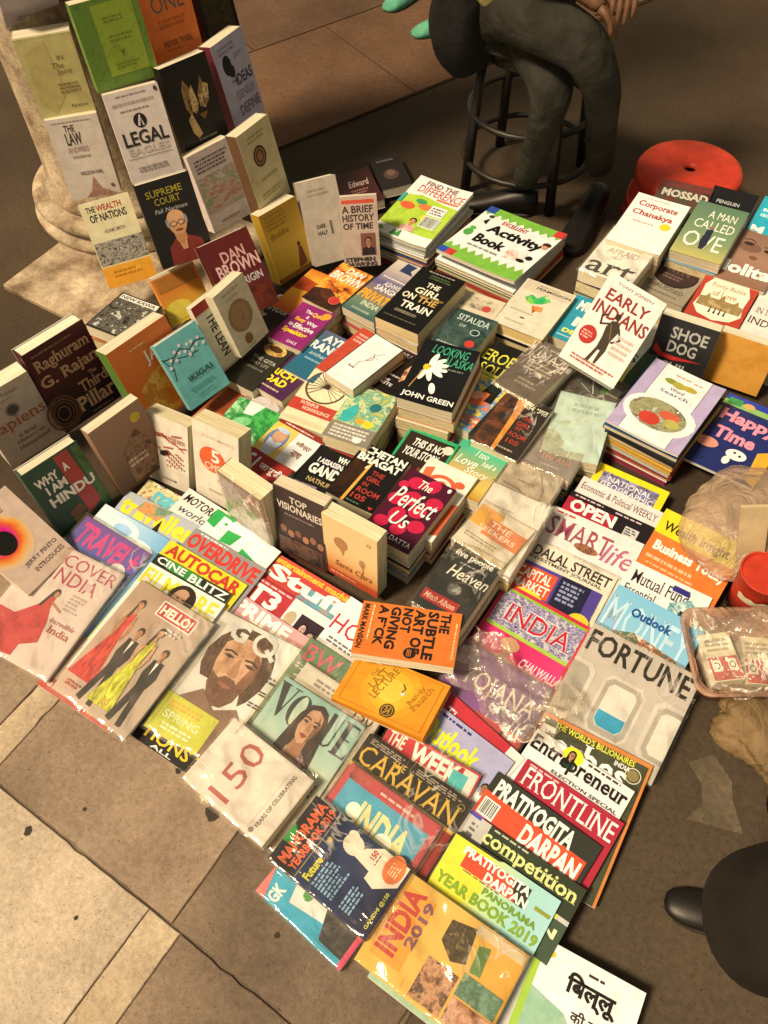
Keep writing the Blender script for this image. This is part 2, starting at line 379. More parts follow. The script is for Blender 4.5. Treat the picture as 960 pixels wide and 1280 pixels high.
            if gown:
                s.item(('P', [X(-.05, .17), X(.05, .17), X(.06, .42), X(.22, 1.0), X(-.24, 1.0), X(-.06, .42)], cloth))
            else:
                s.item(('P', [X(-.1, .17), X(.1, .17), X(.085, .55), X(.15, 1.0), X(.06, 1.0), X(0, .62), X(-.07, 1.0), X(-.17, .98), X(-.085, .55)], cloth))
                s.item(('P', [X(-.03, .16), X(.03, .16), X(0, .36)], 'f0e2cc'))
            s.item(('P', [X(-.09, .18), X(-.13, .36), X(-.09, .5), X(-.06, .49), X(-.085, .36), X(-.05, .22)], skin if gown else cloth))
            s.item(('P', [X(.09, .18), X(.14, .36), X(.1, .5), X(.07, .49), X(.095, .36), X(.05, .22)], skin if gown else cloth))
            s.item(('P', [X(-.02, .1), X(.02, .1), X(.025, .19), X(-.025, .19)], skin))
            s.item(('E', u, v + H * .055, q * .62 * (.9), q * .75, hair)); s.item(('E', u, v + H * .075, q * .45, q * .58, skin))
            if gown: s.item(('P', [X(-.05, .05), X(-.075, .25), X(-.03, .24), X(-.03, .08)], hair))
        elif k == 'B':                                             # barcode
            _, u0, v0, u1, v1 = it[:5]; s.item(('R', u0, v0, u1, v1, 'efe6d2')); rr = random.Random(3); u = u0 + .01
            while u < u1 - .012:
                wd = rr.choice((.003, .006, .009)); s.item(('R', u, v0 + .008, u + wd, v1 - .012, '241c18')); s.k -= 1; u += wd + rr.choice((.004, .007))
            s.k += 1
BEND = 8
def bend_mesh(me, w, fn, zmin=-1.0):
    bm = bmesh.new(); bm.from_mesh(me)
    for k in range(1, BEND):
        bmesh.ops.bisect_plane(bm, geom=bm.verts[:] + bm.edges[:] + bm.faces[:], plane_co=(-w / 2 + w * k / BEND, 0, 0), plane_no=(1, 0, 0))
    nd = [fn(k / BEND) for k in range(BEND + 1)]
    for v in bm.verts:
        if v.co.z < zmin: continue
        t = max(0, min(BEND - 1e-6, (v.co.x / w + .5) * BEND)); i = int(t); f = t - i
        v.co.z += nd[i] * (1 - f) + nd[i + 1] * f
    bm.to_mesh(me); bm.free(); me.update()
POSE = {
    'pa1': (-1.2752, 0.4135, 0.6094, 1.0627, 2.4222, 0.1301, 0.1932, -0.1071),
    'pa2': (-1.1383, 0.329, 0.4624, 0.854, 1.5338, 0.1322, 0.1902, -0.0015),
    'pa3': (-1.1052, 0.3015, 0.263, 0.8256, 1.4253, 0.1294, 0.2052, -0.0246),
    'pa4': (-0.9263, 0.1964, 0.1261, 0.9881, 1.0469, 0.1292, 0.2157, -0.0144),
    'pb1': (-0.9882, 0.4192, 0.5376, 1.1123, 1.4392, 0.1536, 0.1883, -0.0196),
    'pb2': (-0.9017, 0.3564, 0.3556, 1.0081, 1.2494, 0.1319, 0.2041, -0.0079),
    'pb3': (-0.7417, 0.2493, 0.2339, 1.0396, 1.1584, 0.1351, 0.2018, -0.0304),
    'pc1': (-0.9926, 0.604, 0.5128, 1.2259, 1.4519, 0.1328, 0.1855, -0.0196),
    'pc2': (-0.8712, 0.5196, 0.3657, 1.2878, 1.3594, 0.1309, 0.2041, -0.0077),
    'pc3': (-0.7875, 0.4727, 0.1918, 1.3498, 1.3006, 0.1316, 0.2036, -0.0137),
    'pc4': (-0.5608, 0.27, 0.1353, 1.2151, 0.9534, 0.1335, 0.1977, -0.0473),
    'pd1': (-1.0295, 0.8094, 0.4758, 1.5899, 1.4432, 0.1302, 0.1921, -0.013),
    'pd2': (-0.8721, 0.6905, 0.3444, 1.5937, 1.4007, 0.1275, 0.214, 0.026),
    'pd3': (-0.7346, 0.5904, 0.198, 1.5468, 1.376, 0.1283, 0.2156, 0.0235),
    'pd4': (-0.6483, 0.5405, 0.0281, 1.333, 1.3093, 0.1281, 0.2037, 0.0185),
    'pe1': (-0.5665, 0.6082, 0.059, 0.9318, 1.0474, 0.1099, 0.223, 0.0291),
    'brief': (-0.4936, 0.6425, 0.0503, 0.6607, 1.1788, 0.102, 0.1895, -0.0399),
    'dkred': (-0.6512, 0.8896, 0.0477, 0.8824, -0.0289, 0.1186, 0.1851, -0.0438),
    'dkbk': (-0.6172, 1.0112, 0.0471, 0.8276, -0.0495, 0.096, 0.1843, -0.0481),
    'raghu': (-0.7431, -0.1659, 0.056, 1.3873, 1.4213, 0.1628, 0.235, 0.0037),
    'sapiens': (-0.7923, -0.3169, 0.0418, 1.3529, 1.5584, 0.1398, 0.2172, 0.0021),
    'hindu': (-0.5524, -0.3906, 0.0274, 1.359, 1.3489, 0.1372, 0.1902, 0.001),
    'eclipse': (-0.5023, -0.5397, 0.0473, 1.5545, 0.6646, 0.1363, 0.1998, 0.0029),
    'bwphoto': (-0.817, -0.0054, 0.1615, 0.1169, -0.0825, 0.1267, 0.1489, 0.0368),
    'jaya': (-0.5726, -0.0512, 0.0625, 1.4218, 1.2513, 0.17, 0.2176, 0.0009),
    'brownphoto': (-0.5059, -0.2365, 0.0432, 1.4165, 1.4032, 0.1366, 0.1963, 0.0038),
    'ikigai': (-0.5058, 0.0096, 0.0922, 1.3856, 1.0714, 0.1206, 0.1741, -0.002),
    'fire': (-0.7362, 0.2072, 0.0855, 1.2215, 1.0544, 0.1231, 0.1326, -0.0026),
    'creamthe': (-0.5314, 0.1382, 0.0955, 1.4907, 1.2623, 0.1023, 0.1804, -0.0004),
    'creamcircle': (-0.5075, 0.1907, 0.1144, 1.5618, 1.2831, 0.1085, 0.1739, 0.0006),
    'cherry': (-0.474, -0.2097, 0.0051, 0.1042, 1.231, 0.1179, 0.1859, -0.0055),
    'fivecm': (-0.3257, -0.1993, 0.0228, 0.0749, 1.2997, 0.1251, 0.2185, -0.0161),
    'plasticbk': (-0.2029, -0.2258, 0.016, -0.1012, 1.5585, 0.1261, 0.1988, -0.0011),
    'visionary': (-0.0703, -0.2175, 0.0209, 0.0825, 1.4279, 0.1242, 0.2158, -0.0208),
    'creamorange': (0.0543, -0.206, 0.0239, 0.0008, 1.5049, 0.1333, 0.2018, -0.0025),
    'firelens': (-0.5391, 0.358, 0.0768, -0.0089, -0.011, 0.1113, 0.18, -0.0183),
    'danflat': (-0.4738, 0.4026, 0.0989, -0.0741, -0.0035, 0.1064, 0.175, -0.0018),
    'private': (-0.3588, 0.4246, 0.1027, -0.1225, 0.0134, 0.1126, 0.2345, -0.0444),
    'train': (-0.2174, 0.3919, 0.1584, -0.0249, 0.0143, 0.1295, 0.2225, -0.0292),
    'quick': (-0.4617, 0.2438, 0.0959, 0.0098, -0.0067, 0.1052, 0.1546, 0.0084),
    'steel': (-0.5697, 0.248, 0.0692, -0.0053, -0.0028, 0.1072, 0.18, -0.0045),
    'cup': (-0.4901, 0.0836, 0.0786, -0.0358, -0.0048, 0.105, 0.18, -0.0063),
    'ayn': (-0.3699, 0.1776, 0.0887, -0.0513, -0.0042, 0.0949, 0.17, -0.0041),
    'richdad': (-0.4092, 0.0995, 0.0784, -0.0765, -0.0048, 0.1042, 0.16, -0.0053),
    'whiteline': (-0.2475, 0.1867, 0.1276, -0.166, -0.0081, 0.096, 0.18, -0.0043),
    'redunder': (-0.2936, 0.213, 0.0987, -0.1128, -0.0044, 0.1003, 0.18, -0.0009),
    'muorange': (-0.1575, 0.2391, 0.0939, -0.0615, -0.0389, 0.0992, 0.1638, -0.0138),
    'alaska': (-0.0156, 0.1966, 0.1703, 0.1849, 0.0475, 0.1364, 0.1925, 0.0137),
    'sita': (-0.0755, 0.3729, 0.1269, 0.0329, -0.0115, 0.1152, 0.19, -0.0125),
    'creamback': (-0.0961, 0.4522, 0.1183, 0.0416, -0.0063, 0.1199, 0.19, -0.0085),
    'permission': (0.0263, 0.5712, 0.1179, 0.0132, -0.038, 0.1388, 0.1982, 0.0002),
    'blueM': (0.1393, 0.621, 0.095, -0.015, -0.0057, 0.1134, 0.201, -0.0151),
    'desoul': (0.0342, 0.3382, 0.0944, -0.0126, -0.0212, 0.0994, 0.2, -0.0165),
    'colorful': (0.0305, 0.2392, 0.096, -0.088, -0.0144, 0.1061, 0.19, -0.009),
    'tazi': (0.1153, 0.3911, 0.1052, -0.1243, -0.0169, 0.115, 0.19, -0.0081),
    'hindi105': (0.1548, 0.2222, 0.0931, 0.002, 0.0014, 0.1196, 0.1797, 0.04),
    'notyour': (0.0296, 0.0004, 0.079, 0.0779, -0.0041, 0.127, 0.2, -0.0064),
    'itoo': (0.1367, 0.0798, 0.0831, 0.0305, -0.0832, 0.1198, 0.1691, -0.0031),
    'whiteorange': (0.1065, -0.0648, 0.0922, 0.014, -0.0107, 0.1216, 0.2, -0.0077),
    'perfect': (0.0894, -0.128, 0.1157, -0.019, 0.0225, 0.1206, 0.1912, -0.0061),
    'chetan': (-0.0375, -0.079, 0.1033, 0.016, -0.017, 0.1222, 0.1645, 0.0075),
    'whygandhi': (-0.1226, -0.153, 0.088, 0.0627, -0.0075, 0.1187, 0.19, -0.0097),
    'artbook': (-0.1388, 0.0508, 0.1125, 0.1436, -0.0523, 0.1149, 0.1785, -0.0091),
    'wheel': (-0.2685, 0.0542, 0.0844, 0.1005, 0.0357, 0.1218, 0.1763, 0.016),
    'greencover': (-0.3938, -0.1206, 0.0625, 0.0461, 0.0093, 0.1274, 0.19, 0.0099),
    'browncloud': (-0.4073, -0.036, 0.0552, -0.0456, 0.0005, 0.1205, 0.17, 0.0027),
    'kabir': (-0.2655, -0.127, 0.0829, -0.0461, 0.0032, 0.1326, 0.18, 0.0058),
    'scientists': (-0.263, -0.1867, 0.1, -0.0839, 0.0, 0.1201, 0.12, 0.0027),
    'orangeunder': (-0.4838, -0.0896, 0.0483, -0.051, -0.0059, 0.1145, 0.19, -0.0074),
    'keys': (0.2657, 0.3877, 0.068, 0.0108, -0.0236, 0.1311, 0.1933, -0.0042),
    'mint': (0.3046, 0.3057, 0.0737, 0.2128, -0.0058, 0.1334, 0.2, -0.0134),
    'greywm': (0.2749, 0.2398, 0.078, 0.055, -0.0827, 0.1231, 0.1747, -0.0039),
    'creamwrap': (0.2673, 0.0875, 0.0888, 0.0318, -0.083, 0.1266, 0.1577, 0.0157),
    'silver': (0.2793, -0.0604, 0.1036, 0.0298, -0.0014, 0.1383, 0.2, -0.0019),
    'orangethe': (0.2638, -0.0483, 0.1098, -0.1159, -0.005, 0.1267, 0.12, -0.0004),
    'five': (0.2705, -0.2185, 0.1172, 0.0089, -0.058, 0.1142, 0.181, -0.0075),
    'finddiff': (-0.4368, 0.7419, 0.1001, 0.0046, 0.0588, 0.1776, 0.2658, -0.015),
    'activity': (-0.1963, 0.7484, 0.102, -0.082, -0.0756, 0.2536, 0.2761, -0.0461),
    'subtle': (0.1555, -0.3213, 0.1252, -1.1789, 0.0324, 0.121, 0.1965, -0.0943),
    'lecture': (0.2766, -0.4414, 0.0776, 0.0926, -0.0739, 0.1966, 0.1191, -0.1209),
    'corporate': (0.1647, 0.9186, 0.1905, 0.0234, 0.0416, 0.1436, 0.215, 0.0044),
    'whoart': (0.148, 0.7907, 0.1774, -0.0225, -0.0004, 0.1409, 0.2094, -0.0513),
    'mossad': (0.2016, 1.0811, 0.1703, 0.124, 0.0322, 0.1404, 0.19, -0.013),
    'penguinbk': (0.3142, 1.1239, 0.1607, 0.065, 0.0546, 0.1219, 0.19, -0.0083),
    'ove': (0.3111, 0.9723, 0.183, 0.021, 0.1192, 0.1314, 0.2031, -0.0237),
    'turq': (0.4437, 1.1431, 0.1315, 0.0175, 0.1643, 0.1328, 0.2029, -0.0219),
    'lolita': (0.4341, 0.9724, 0.1503, 0.012, 0.0887, 0.1315, 0.1984, -0.0161),
    'oval': (0.274, 0.8733, 0.1108, -0.0864, 0.1586, 0.1342, 0.1578, 0.0158),
    'forty': (0.4217, 0.8292, 0.1312, 0.0135, 0.0908, 0.1353, 0.1942, 0.0012),
    'whiteindia': (0.5511, 0.8362, 0.1274, -0.0157, 0.0814, 0.1232, 0.1983, 0.0022),
    'shoedog': (0.3971, 0.7045, 0.0473, 0.077, 1.4316, 0.1398, 0.1504, -0.0017),
    'ochre': (0.5297, 0.7587, 0.0219, 0.0606, 1.3881, 0.135, 0.1398, -0.0026),
    'early': (0.2445, 0.4912, 0.1554, -0.1099, 0.5444, 0.1469, 0.2273, 0.3431),
    'backearly': (0.2981, 0.6084, 0.0526, -0.1742, 0.2645, 0.0728, 0.186, 0.0127),
    'lavender': (0.4262, 0.4098, 0.1147, -0.0737, -0.027, 0.1788, 0.2513, -0.0137),
    'happy': (0.6, 0.4681, 0.0447, -0.0888, -0.0246, 0.17, 0.2571, -0.0762),
    'natgeo': (0.4529, 0.0894, 0.022, 0.0129, 0.0873, 0.1675, 0.27, -0.0),
    'epw': (0.4452, 0.031, 0.0229, -0.0088, 0.0873, 0.1924, 0.2699, -0.0),
    'open': (0.448, -0.0187, 0.0246, 0.0123, 0.0873, 0.1954, 0.27, -0.0),
    'smart': (0.4484, -0.0747, 0.0258, 0.0431, 0.0873, 0.2084, 0.27, -0.0001),
    'dalal': (0.4377, -0.1769, 0.023, 0.0195, 0.0873, 0.1913, 0.2699, -0.0),
    'capital': (0.4339, -0.2326, 0.0241, 0.0418, 0.0873, 0.1883, 0.2699, -0.0001),
    'india': (0.4309, -0.3089, 0.024, -0.0213, 0.0873, 0.2005, 0.27, 0.0),
    'wealth': (0.6274, 0.0425, 0.024, -0.0218, 0.0873, 0.1784, 0.2699, 0.0),
    'bizt': (0.6219, -0.029, 0.0258, -0.0471, 0.0873, 0.1798, 0.2699, 0.0001),
    'mutual': (0.6243, -0.1192, 0.0263, 0.0046, 0.0873, 0.1736, 0.2699, -0.0),
    'omoney': (0.6209, -0.1937, 0.0291, -0.035, 0.0873, 0.1887, 0.2699, 0.0),
    'fortune': (0.645, -0.2641, 0.0322, 0.007, 0.0873, 0.225, 0.235, -0.0),
    'forbes': (0.6557, -0.5089, 0.022, 0.056, 0.0873, 0.2096, 0.27, -0.0),
    'entre': (0.6218, -0.5594, 0.0247, -0.0546, 0.0873, 0.1993, 0.27, 0.0),
    'front': (0.6311, -0.6208, 0.0252, -0.0531, 0.0873, 0.1964, 0.27, 0.0),
    'pratiyo': (0.5984, -0.6746, 0.0296, -0.0838, 0.0873, 0.2141, 0.27, 0.0001),
    'compet': (0.6243, -0.7583, 0.0307, -0.0311, 0.0873, 0.2036, 0.27, 0.0),
    'ybook': (0.6026, -0.7293, 0.0412, -0.018, 0.0873, 0.2007, 0.2, 0.0),
    'india2019': (0.5825, -0.7915, 0.0525, -0.0103, 0.0698, 0.2336, 0.1601, 0.0),
    'greenunder': (0.5882, -0.7986, 0.0209, -0.0151, -0.0165, 0.1874, 0.149, -0.0017),
    'comic': (0.814, -0.8225, 0.0293, 0.0967, 0.0665, 0.1758, 0.24, -0.0009),
    'redthe': (0.3975, -0.5924, 0.0214, -0.2114, 0.0873, 0.1834, 0.2701, 0.0002),
    'yojana': (0.4251, -0.4688, 0.022, -0.011, 0.0873, 0.1942, 0.27, -0.0),
    'outlook': (0.4096, -0.6227, 0.0267, -0.117, 0.0873, 0.1804, 0.2699, 0.0),
    'week': (0.4079, -0.6923, 0.0302, 0.0396, 0.0873, 0.1912, 0.2699, -0.0),
    'caravan': (0.3821, -0.7382, 0.0349, -0.0326, 0.0873, 0.2239, 0.2701, 0.0001),
    'itoday': (0.3734, -0.7388, 0.0447, -0.0412, 0.0873, 0.1967, 0.205, -0.0),
    'mano': (0.4718, -0.6943, 0.0699, 1.5083, 0.0055, 0.1308, 0.2109, -0.0006),
    'ybook2': (0.4581, -0.7573, 0.0192, 1.4692, -0.0236, 0.117, 0.1957, 0.004),
    'pack150': (0.2431, -0.6682, 0.0734, 1.4962, -0.0131, 0.1399, 0.198, -0.0103),
    'vogue': (0.1707, -0.7298, 0.0357, -0.0033, 0.0873, 0.1878, 0.2699, -0.0001),
    'iso': (0.1808, -0.6849, 0.0315, -0.0287, 0.0873, 0.1913, 0.2699, -0.0),
    'gq': (-0.0047, -0.6753, 0.0243, 0.0759, 0.0873, 0.2085, 0.275, -0.0),
    'stripmag': (-0.0426, -0.7078, 0.0103, 0.0162, 0.0523, 0.1761, 0.27, -0.0161),
    'hello': (-0.2122, -0.726, 0.0393, 0.0062, 0.0873, 0.1981, 0.275, -0.0001),
    'hello2': (-0.2609, -0.7326, 0.0146, 0.028, 0.0349, 0.1974, 0.27, -0.0064),
    'filmfare': (-0.2186, -0.6744, 0.0357, 0.0364, 0.0873, 0.204, 0.27, -0.0),
    'cineblitz': (-0.2229, -0.6472, 0.0323, 0.0371, 0.0873, 0.2014, 0.27, -0.0001),
    'autocar': (-0.2265, -0.6089, 0.0294, 0.0035, 0.0873, 0.216, 0.27, 0.0001),
    'overdrive': (-0.2107, -0.5559, 0.0282, -0.0039, 0.0873, 0.201, 0.27, -0.0),
    'bike': (-0.2271, -0.4952, 0.0268, -0.0767, 0.0873, 0.1916, 0.2699, -0.0),
    'travel': (-0.4489, -0.6588, 0.0218, 0.0031, 0.0873, 0.1944, 0.27, -0.0001),
    'clouds': (-0.4282, -0.6095, 0.0191, 0.0256, 0.0873, 0.2037, 0.27, -0.0),
    'traveller': (-0.3915, -0.5479, 0.0182, 0.0634, 0.0873, 0.219, 0.2701, 0.0001),
    'pattern': (-0.3963, -0.5022, 0.016, 0.027, 0.0873, 0.1961, 0.27, -0.0001),
    'motoring': (-0.3303, -0.4798, 0.022, -0.0462, 0.0873, 0.1633, 0.2699, -0.0003),
    'discover': (-0.4439, -0.7331, 0.0262, 0.0936, 0.0873, 0.214, 0.265, 0.0),
    't3': (-0.0293, -0.5738, 0.0181, -0.0234, 0.0873, 0.2101, 0.27, 0.0),
    'stuff': (-0.0131, -0.5077, 0.018, -0.0157, 0.0873, 0.2229, 0.2701, 0.0001),
    'fhm': (-0.0345, -0.6309, 0.0191, -0.0364, 0.0873, 0.2164, 0.2701, 0.0001),
    'hcc': (0.1478, -0.5171, 0.028, -0.0636, 0.0873, 0.169, 0.27, 0.0),
    'bw': (0.1503, -0.635, 0.028, -0.0231, 0.0873, 0.1827, 0.2699, -0.0001),
}
BOOKS = {}
def frame(p):
    x, y, z, yaw, ti, w, h, ro = p
    ex = Vector((math.cos(yaw), math.sin(yaw), 0)); n0 = Vector((-math.sin(yaw), math.cos(yaw), 0))
    up = n0 * math.cos(ti) + Vector((0, 0, 1)) * math.sin(ti); nn = ex.cross(up)
    e2 = ex * math.cos(ro) - nn * math.sin(ro)
    return Vector((x, y, z)), e2, up, e2.cross(up)
_r2 = random.Random(5)
def bk(key, name, label, cat, cov, t=.02, items=(), under=0, wrap=None, pages='e6cfa4', bend=0, group=None, spine=None, base=None, hard=False, edge=None, sh=None):
    """a book or magazine: cover (front, spine, back), page block, printed pictures, lettering"""
    p = POSE[key]; o, ex, up, n = frame(p); w, h = p[5], p[6]
    root = empty(name, label, cat, group=group)
    loc = o - n * t
    root.matrix_world = Matrix(((ex.x, up.x, n.x, loc.x), (ex.y, up.y, n.y, loc.y), (ex.z, up.z, n.z, loc.z), (0, 0, 0, 1)))
    BOOKS[key] = root
    ct = .0022 if hard else (.0006 if t > .008 else .0003); c = MB(); W = w / 2
    c.box(-W, 0, t - ct, W, h, t); c.box(-W, 0, 0, W, h, ct, 1)
    if t > .007: c.box(-W, 0, ct, -W + ct * 1.5, h, t - ct, 2)
    cm = cov if not isinstance(cov, str) else (mot(cov) if ' ' in cov else ink(cov))
    sp = ink(spine) if spine else (cm if not isinstance(cov, str) or ' ' not in cov else ink(cov.split()[0]))
    kids = [c.build('cover', [cm, ink('cfc0a4'), sp], root)]
    i = .003 if hard else .0009
    pg = MB(); pg.box(-W + ct * 1.6 + .0002, i, ct + .0001, W - i, h - i, t - ct - .0001)
    kids.append(pg.build('page_block', [paper(pages)], root))
    pr = Print(w, h, t)
    for it in items: pr.item(it)
    if pr.art.f: kids.append(pr.art.build('cover_print', pr.am, kids[0]))
    if pr.let.f: kids.append(pr.let.build('lettering', pr.lm, kids[0]))
    if bend:
        ph = _r2.random() * 3
        fn = bend if callable(bend) else (lambda u: bend * ((2 * u - 1) ** 2 + .35 * math.sin(5 * u + ph)))
        for k in kids: bend_mesh(k.data, w, fn)
    elif t > .012 and p[4] < .35 and not hard and w < .16:      # a soft cover lifting a little off its pages
        lf = _r2.uniform(.003, .008) if key in ('perfect', 'train', 'alaska', 'whiteline', 'permission', 'corporate', 'chetan', 'ove', 'forty', 'artbook', 'subtle', 'lecture', 'lolita', 'quick') else _r2.uniform(.001, .004)
        for k in kids:
            if not k.name.startswith('page_block'): bend_mesh(k.data, w, lambda u: lf * max(0, u - .15) ** 2.5, t * .6)
    if wrap:
        milk, amp, m_ = wrap if isinstance(wrap, tuple) else (None, .0018, wrap); amp = .0032 if key in ('gq', 'vogue', 'hello', 'discover', 'pack150', 'fortune', 'five', 'orangethe', 'creamwrap', 'silver', 'whoart', 'mano', 'india2019') else amp
        g = MB(); rr = random.Random(hash(len(key)) + int(w * 1e4)); a, b_, c_ = rr.random() * 6, rr.random() * 6, rr.random() * 6
        zt = pr.z + .0006 + (pr.k + 2) * .00011 + amp * 1.3 + (abs(bend) if isinstance(bend, float) else 0)
        ov = .004 + rr.random() * .004
        def fn(u, v):
            x = (u - .5) * (w + 2 * ov); y = -ov + v * (h + 2 * ov)
            z = zt + amp * (math.sin(x * 61 + y * 23 + a) * .5 + math.sin(x * 37 - y * 53 + b_) * .4 + .35 * math.sin(y * 117 + 2.2 * math.sin(x * 70 + c_)))
            e = min(u, 1 - u, v, 1 - v)
            if e < .02: z = zt - min(t, .01) * .7
            return (x, y, z)
        g.grid(fn, 26, 36); g.build('plastic_wrap', [film(m_)] if m_ in ('film',) else [m_], root, True)
    if under:
        UNDER.append((key, under, sh or 'the ' + label.split(' with ')[0].split(' of ')[0]))
    return root
UNDER = []
B = bk
PB = dict(name='paperback_book', cat='book')
# ------------------------------------------------------------------ ground and paving
g = MB(); g.poly([(-40, -40, 0), (40, -40, 0), (40, 40, 0), (-40, 40, 0)])
DARK = stone('shaded_paving', (.036, .025, .016), (.053, .037, .024), (.075, .053, .035), 1.3, .35, .85, 90)  # bystanders' shade over the floor is put into this dark base colour
tag(g.build('ground', DARK), kind='structure')
SAND = stone('sandstone_slab', (.21, .155, .115), (.30, .23, .175), (.39, .315, .25), 3.2, .3, .75, 110)
SAND_LIT = stone('sandstone_slab_lit', (.36, .30, .235), (.54, .465, .38), (.66, .60, .50), 2.6, .3, .7, 110)  # paler copy of the slab stone, paints the brighter light on this row
SAND_SHADE = stone('sandstone_slab_shaded', (.125, .092, .068), (.19, .142, .107), (.26, .20, .152), 4.2, .3, .75, 110)  # darker copy of the slab stone, paints the light falling off
PALE = stone('pale_stone_band', (.36, .29, .20), (.46, .38, .28), (.55, .47, .36), 6.0, .25, .7, 120)
BROWN = stone('red_brown_paving', (.085, .046, .027), (.13, .071, .042), (.175, .10, .06), 1.6, .3, .85, 90)
pv = MB(); pv.poly([(-2.2, -2.6, .001), (.58, -2.6, .001), (.58, -.5, .001), (-2.2, -.5, .001)])
pav = tag(pv.build('pavement', stone('joint_grit', (.09, .068, .048), (.14, .108, .078), (.2, .155, .115), 9, .4, .9)), kind='structure')
def slab(x0, y0, x1, y1, m, name='slab'):
    h = .0036 + random.uniform(-.0004, .0004); P = []
    for (ax, ay), (bx, by) in (((x0, y0), (x1, y0)), ((x1, y0), (x1, y1)), ((x1, y1), (x0, y1)), ((x0, y1), (x0, y0))):
        n = max(2, int(math.hypot(bx - ax, by - ay) / .022))
        for i in range(n):
            t = i / n; q = 0 if i == 0 else abs(random.gauss(0, .0007)) + (.0025 if random.random() < .05 else 0)
            nx, ny = -(by - ay), bx - ax; l = math.hypot(nx, ny); P.append((ax + (bx - ax) * t + nx / l * q, ay + (by - ay) * t + ny / l * q))
    cx, cy = (x0 + x1) / 2, (y0 + y1) / 2; m_ = MB(); n = len(P); e = .0016
    Q = [(x + (e if x < cx else -e), y + (e if y < cy else -e)) for x, y in P]
    m_.v = [(x, y, .0014) for x, y in P] + [(x, y, h) for x, y in P] + [(x, y, h + .0014) for x, y in Q]
    for k in (0, n):
        for i in range(n): m_.f.append((k + i, k + (i + 1) % n, k + n + (i + 1) % n, k + n + i)); m_.m.append(0)
    m_.f.append(tuple(range(2 * n, 3 * n))); m_.m.append(0)
    return m_.build(name, m, pav)
J = .0008
for r_, (y0, y1, bands) in enumerate(((-.915, -.5, (-.362, -.3)), (-1.5, -.919, (.118, .19)), (-2.1, -1.503, (-.362, -.3)))):
    x = -2.1
    if r_ == 1: cuts = [-2.1, -1.37, -1.30, -.62, .118, .19, .575]; pal = (-1.37, .118)
    else: cuts = [-2.1, -1.62, -1.02, -.362, -.3, .167, .575]; pal = (-.362,)
    for a, b in zip(cuts, cuts[1:]): slab(a + J, y0, b - J, y1, PALE if a in pal else (SAND_SHADE if a > .1 else SAND_LIT if r_ == 1 else SAND))
# grit and chewing gum spots trodden into the slabs
gum = plain('trodden_gum', (.035, .028, .022), .8)
for i, (x, y, r_) in enumerate(((.105, -.735, .013), (.0, -.71, .006), (.09, -.715, .004), (.12, -.70, .004), (-.16, -.945, .008), (.27, -.76, .008), (.33, -.83, .005), (.02, -1.0, .004), (-.1, -.86, .004), (.42, -.80, .006))):
    rg = random.Random(i); m = MB(); pts = [(x + r_ * (.7 + rg.random() * .6) * math.cos(a * .628), y + r_ * (.7 + rg.random() * .6) * math.sin(a * .628)) for a in range(10)]
    m.prism(pts, .003, .0062); tag(m.build('gum_spot', gum), ('largest dark gum spot on the paving below the white sealed book', 'small gum spot nearest the portrait magazine on the paving', 'tiny gum fleck closest to the white sealed book', 'tiny gum fleck beside the largest gum spot', 'round gum spot alone near the pale band of the paving', 'gum spot just below the teal year book on the paving', 'small gum spot at the corner of the pavement near the golden book', 'gum fleck on the slab with the long straight joint', 'gum fleck below the black edged magazine', 'gum spot farthest along the pavement beneath the green booklet')[i], 'gum', 'gum spots on the pavement')
np_ = MB(); np_.poly([(.584, -3, .002), (6, -3, .002), (6, .12, .002), (.584, .12, .002)])
tag(np_.build('near_paving', stone('half_shaded_paving', (.052, .039, .027), (.072, .055, .038), (.098, .074, .051), 1.3, .35, .85, 90)), kind='structure')  # shade in the colour here too, paler to follow the light's falloff
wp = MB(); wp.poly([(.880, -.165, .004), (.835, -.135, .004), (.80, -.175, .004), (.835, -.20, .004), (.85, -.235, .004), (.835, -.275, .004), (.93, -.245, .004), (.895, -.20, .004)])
b = MB(); b.poly([(-1.6, .86, .004), (-1.132, .989, .004), (-.80, 1.79, .004), (1.3, 6.8, .004), (1.3, 14, .004), (-14, 14, .004), (-14, 4.5, .004)])
bp_ = tag(b.build('brown_paving', stone('brown_joint_grit', (.05, .028, .018), (.07, .042, .027), (.10, .06, .04), 9, .4, .9)), kind='structure')
BROWN2 = stone('red_brown_paving_dull', (.075, .043, .027), (.11, .064, .040), (.15, .09, .057), 1.6, .3, .85, 90)
for i in range(-1, 8):
    for j in range(0, 7):
        q = []
        for s_, t_ in ((i + .006, j + .006), (i + .994, j + .006), (i + .994, j + .994), (i + .006, j + .994)):
            s_ = s_ * .62 + (.31 if j % 2 else 0); t_ *= .62; q.append((-1.132 + .381 * s_ - .924 * t_, .989 + .924 * s_ + .381 * t_))
        if min(y for x, y in q) < .8: continue
        m_ = MB(); m_.prism(q, .0045, .0078 + random.uniform(-.0008, .0008)); m_.build('slab', BROWN if random.random() < .6 else BROWN2, bp_)
LIT_PATCH = stone('painted_light_patch', (.075, .060, .042), (.10, .082, .058), (.13, .105, .075), 6, .3, .85, 90)  # light falling between shadows, painted as a paler patch
tag(wp.build('light_patch', LIT_PATCH), kind='structure')
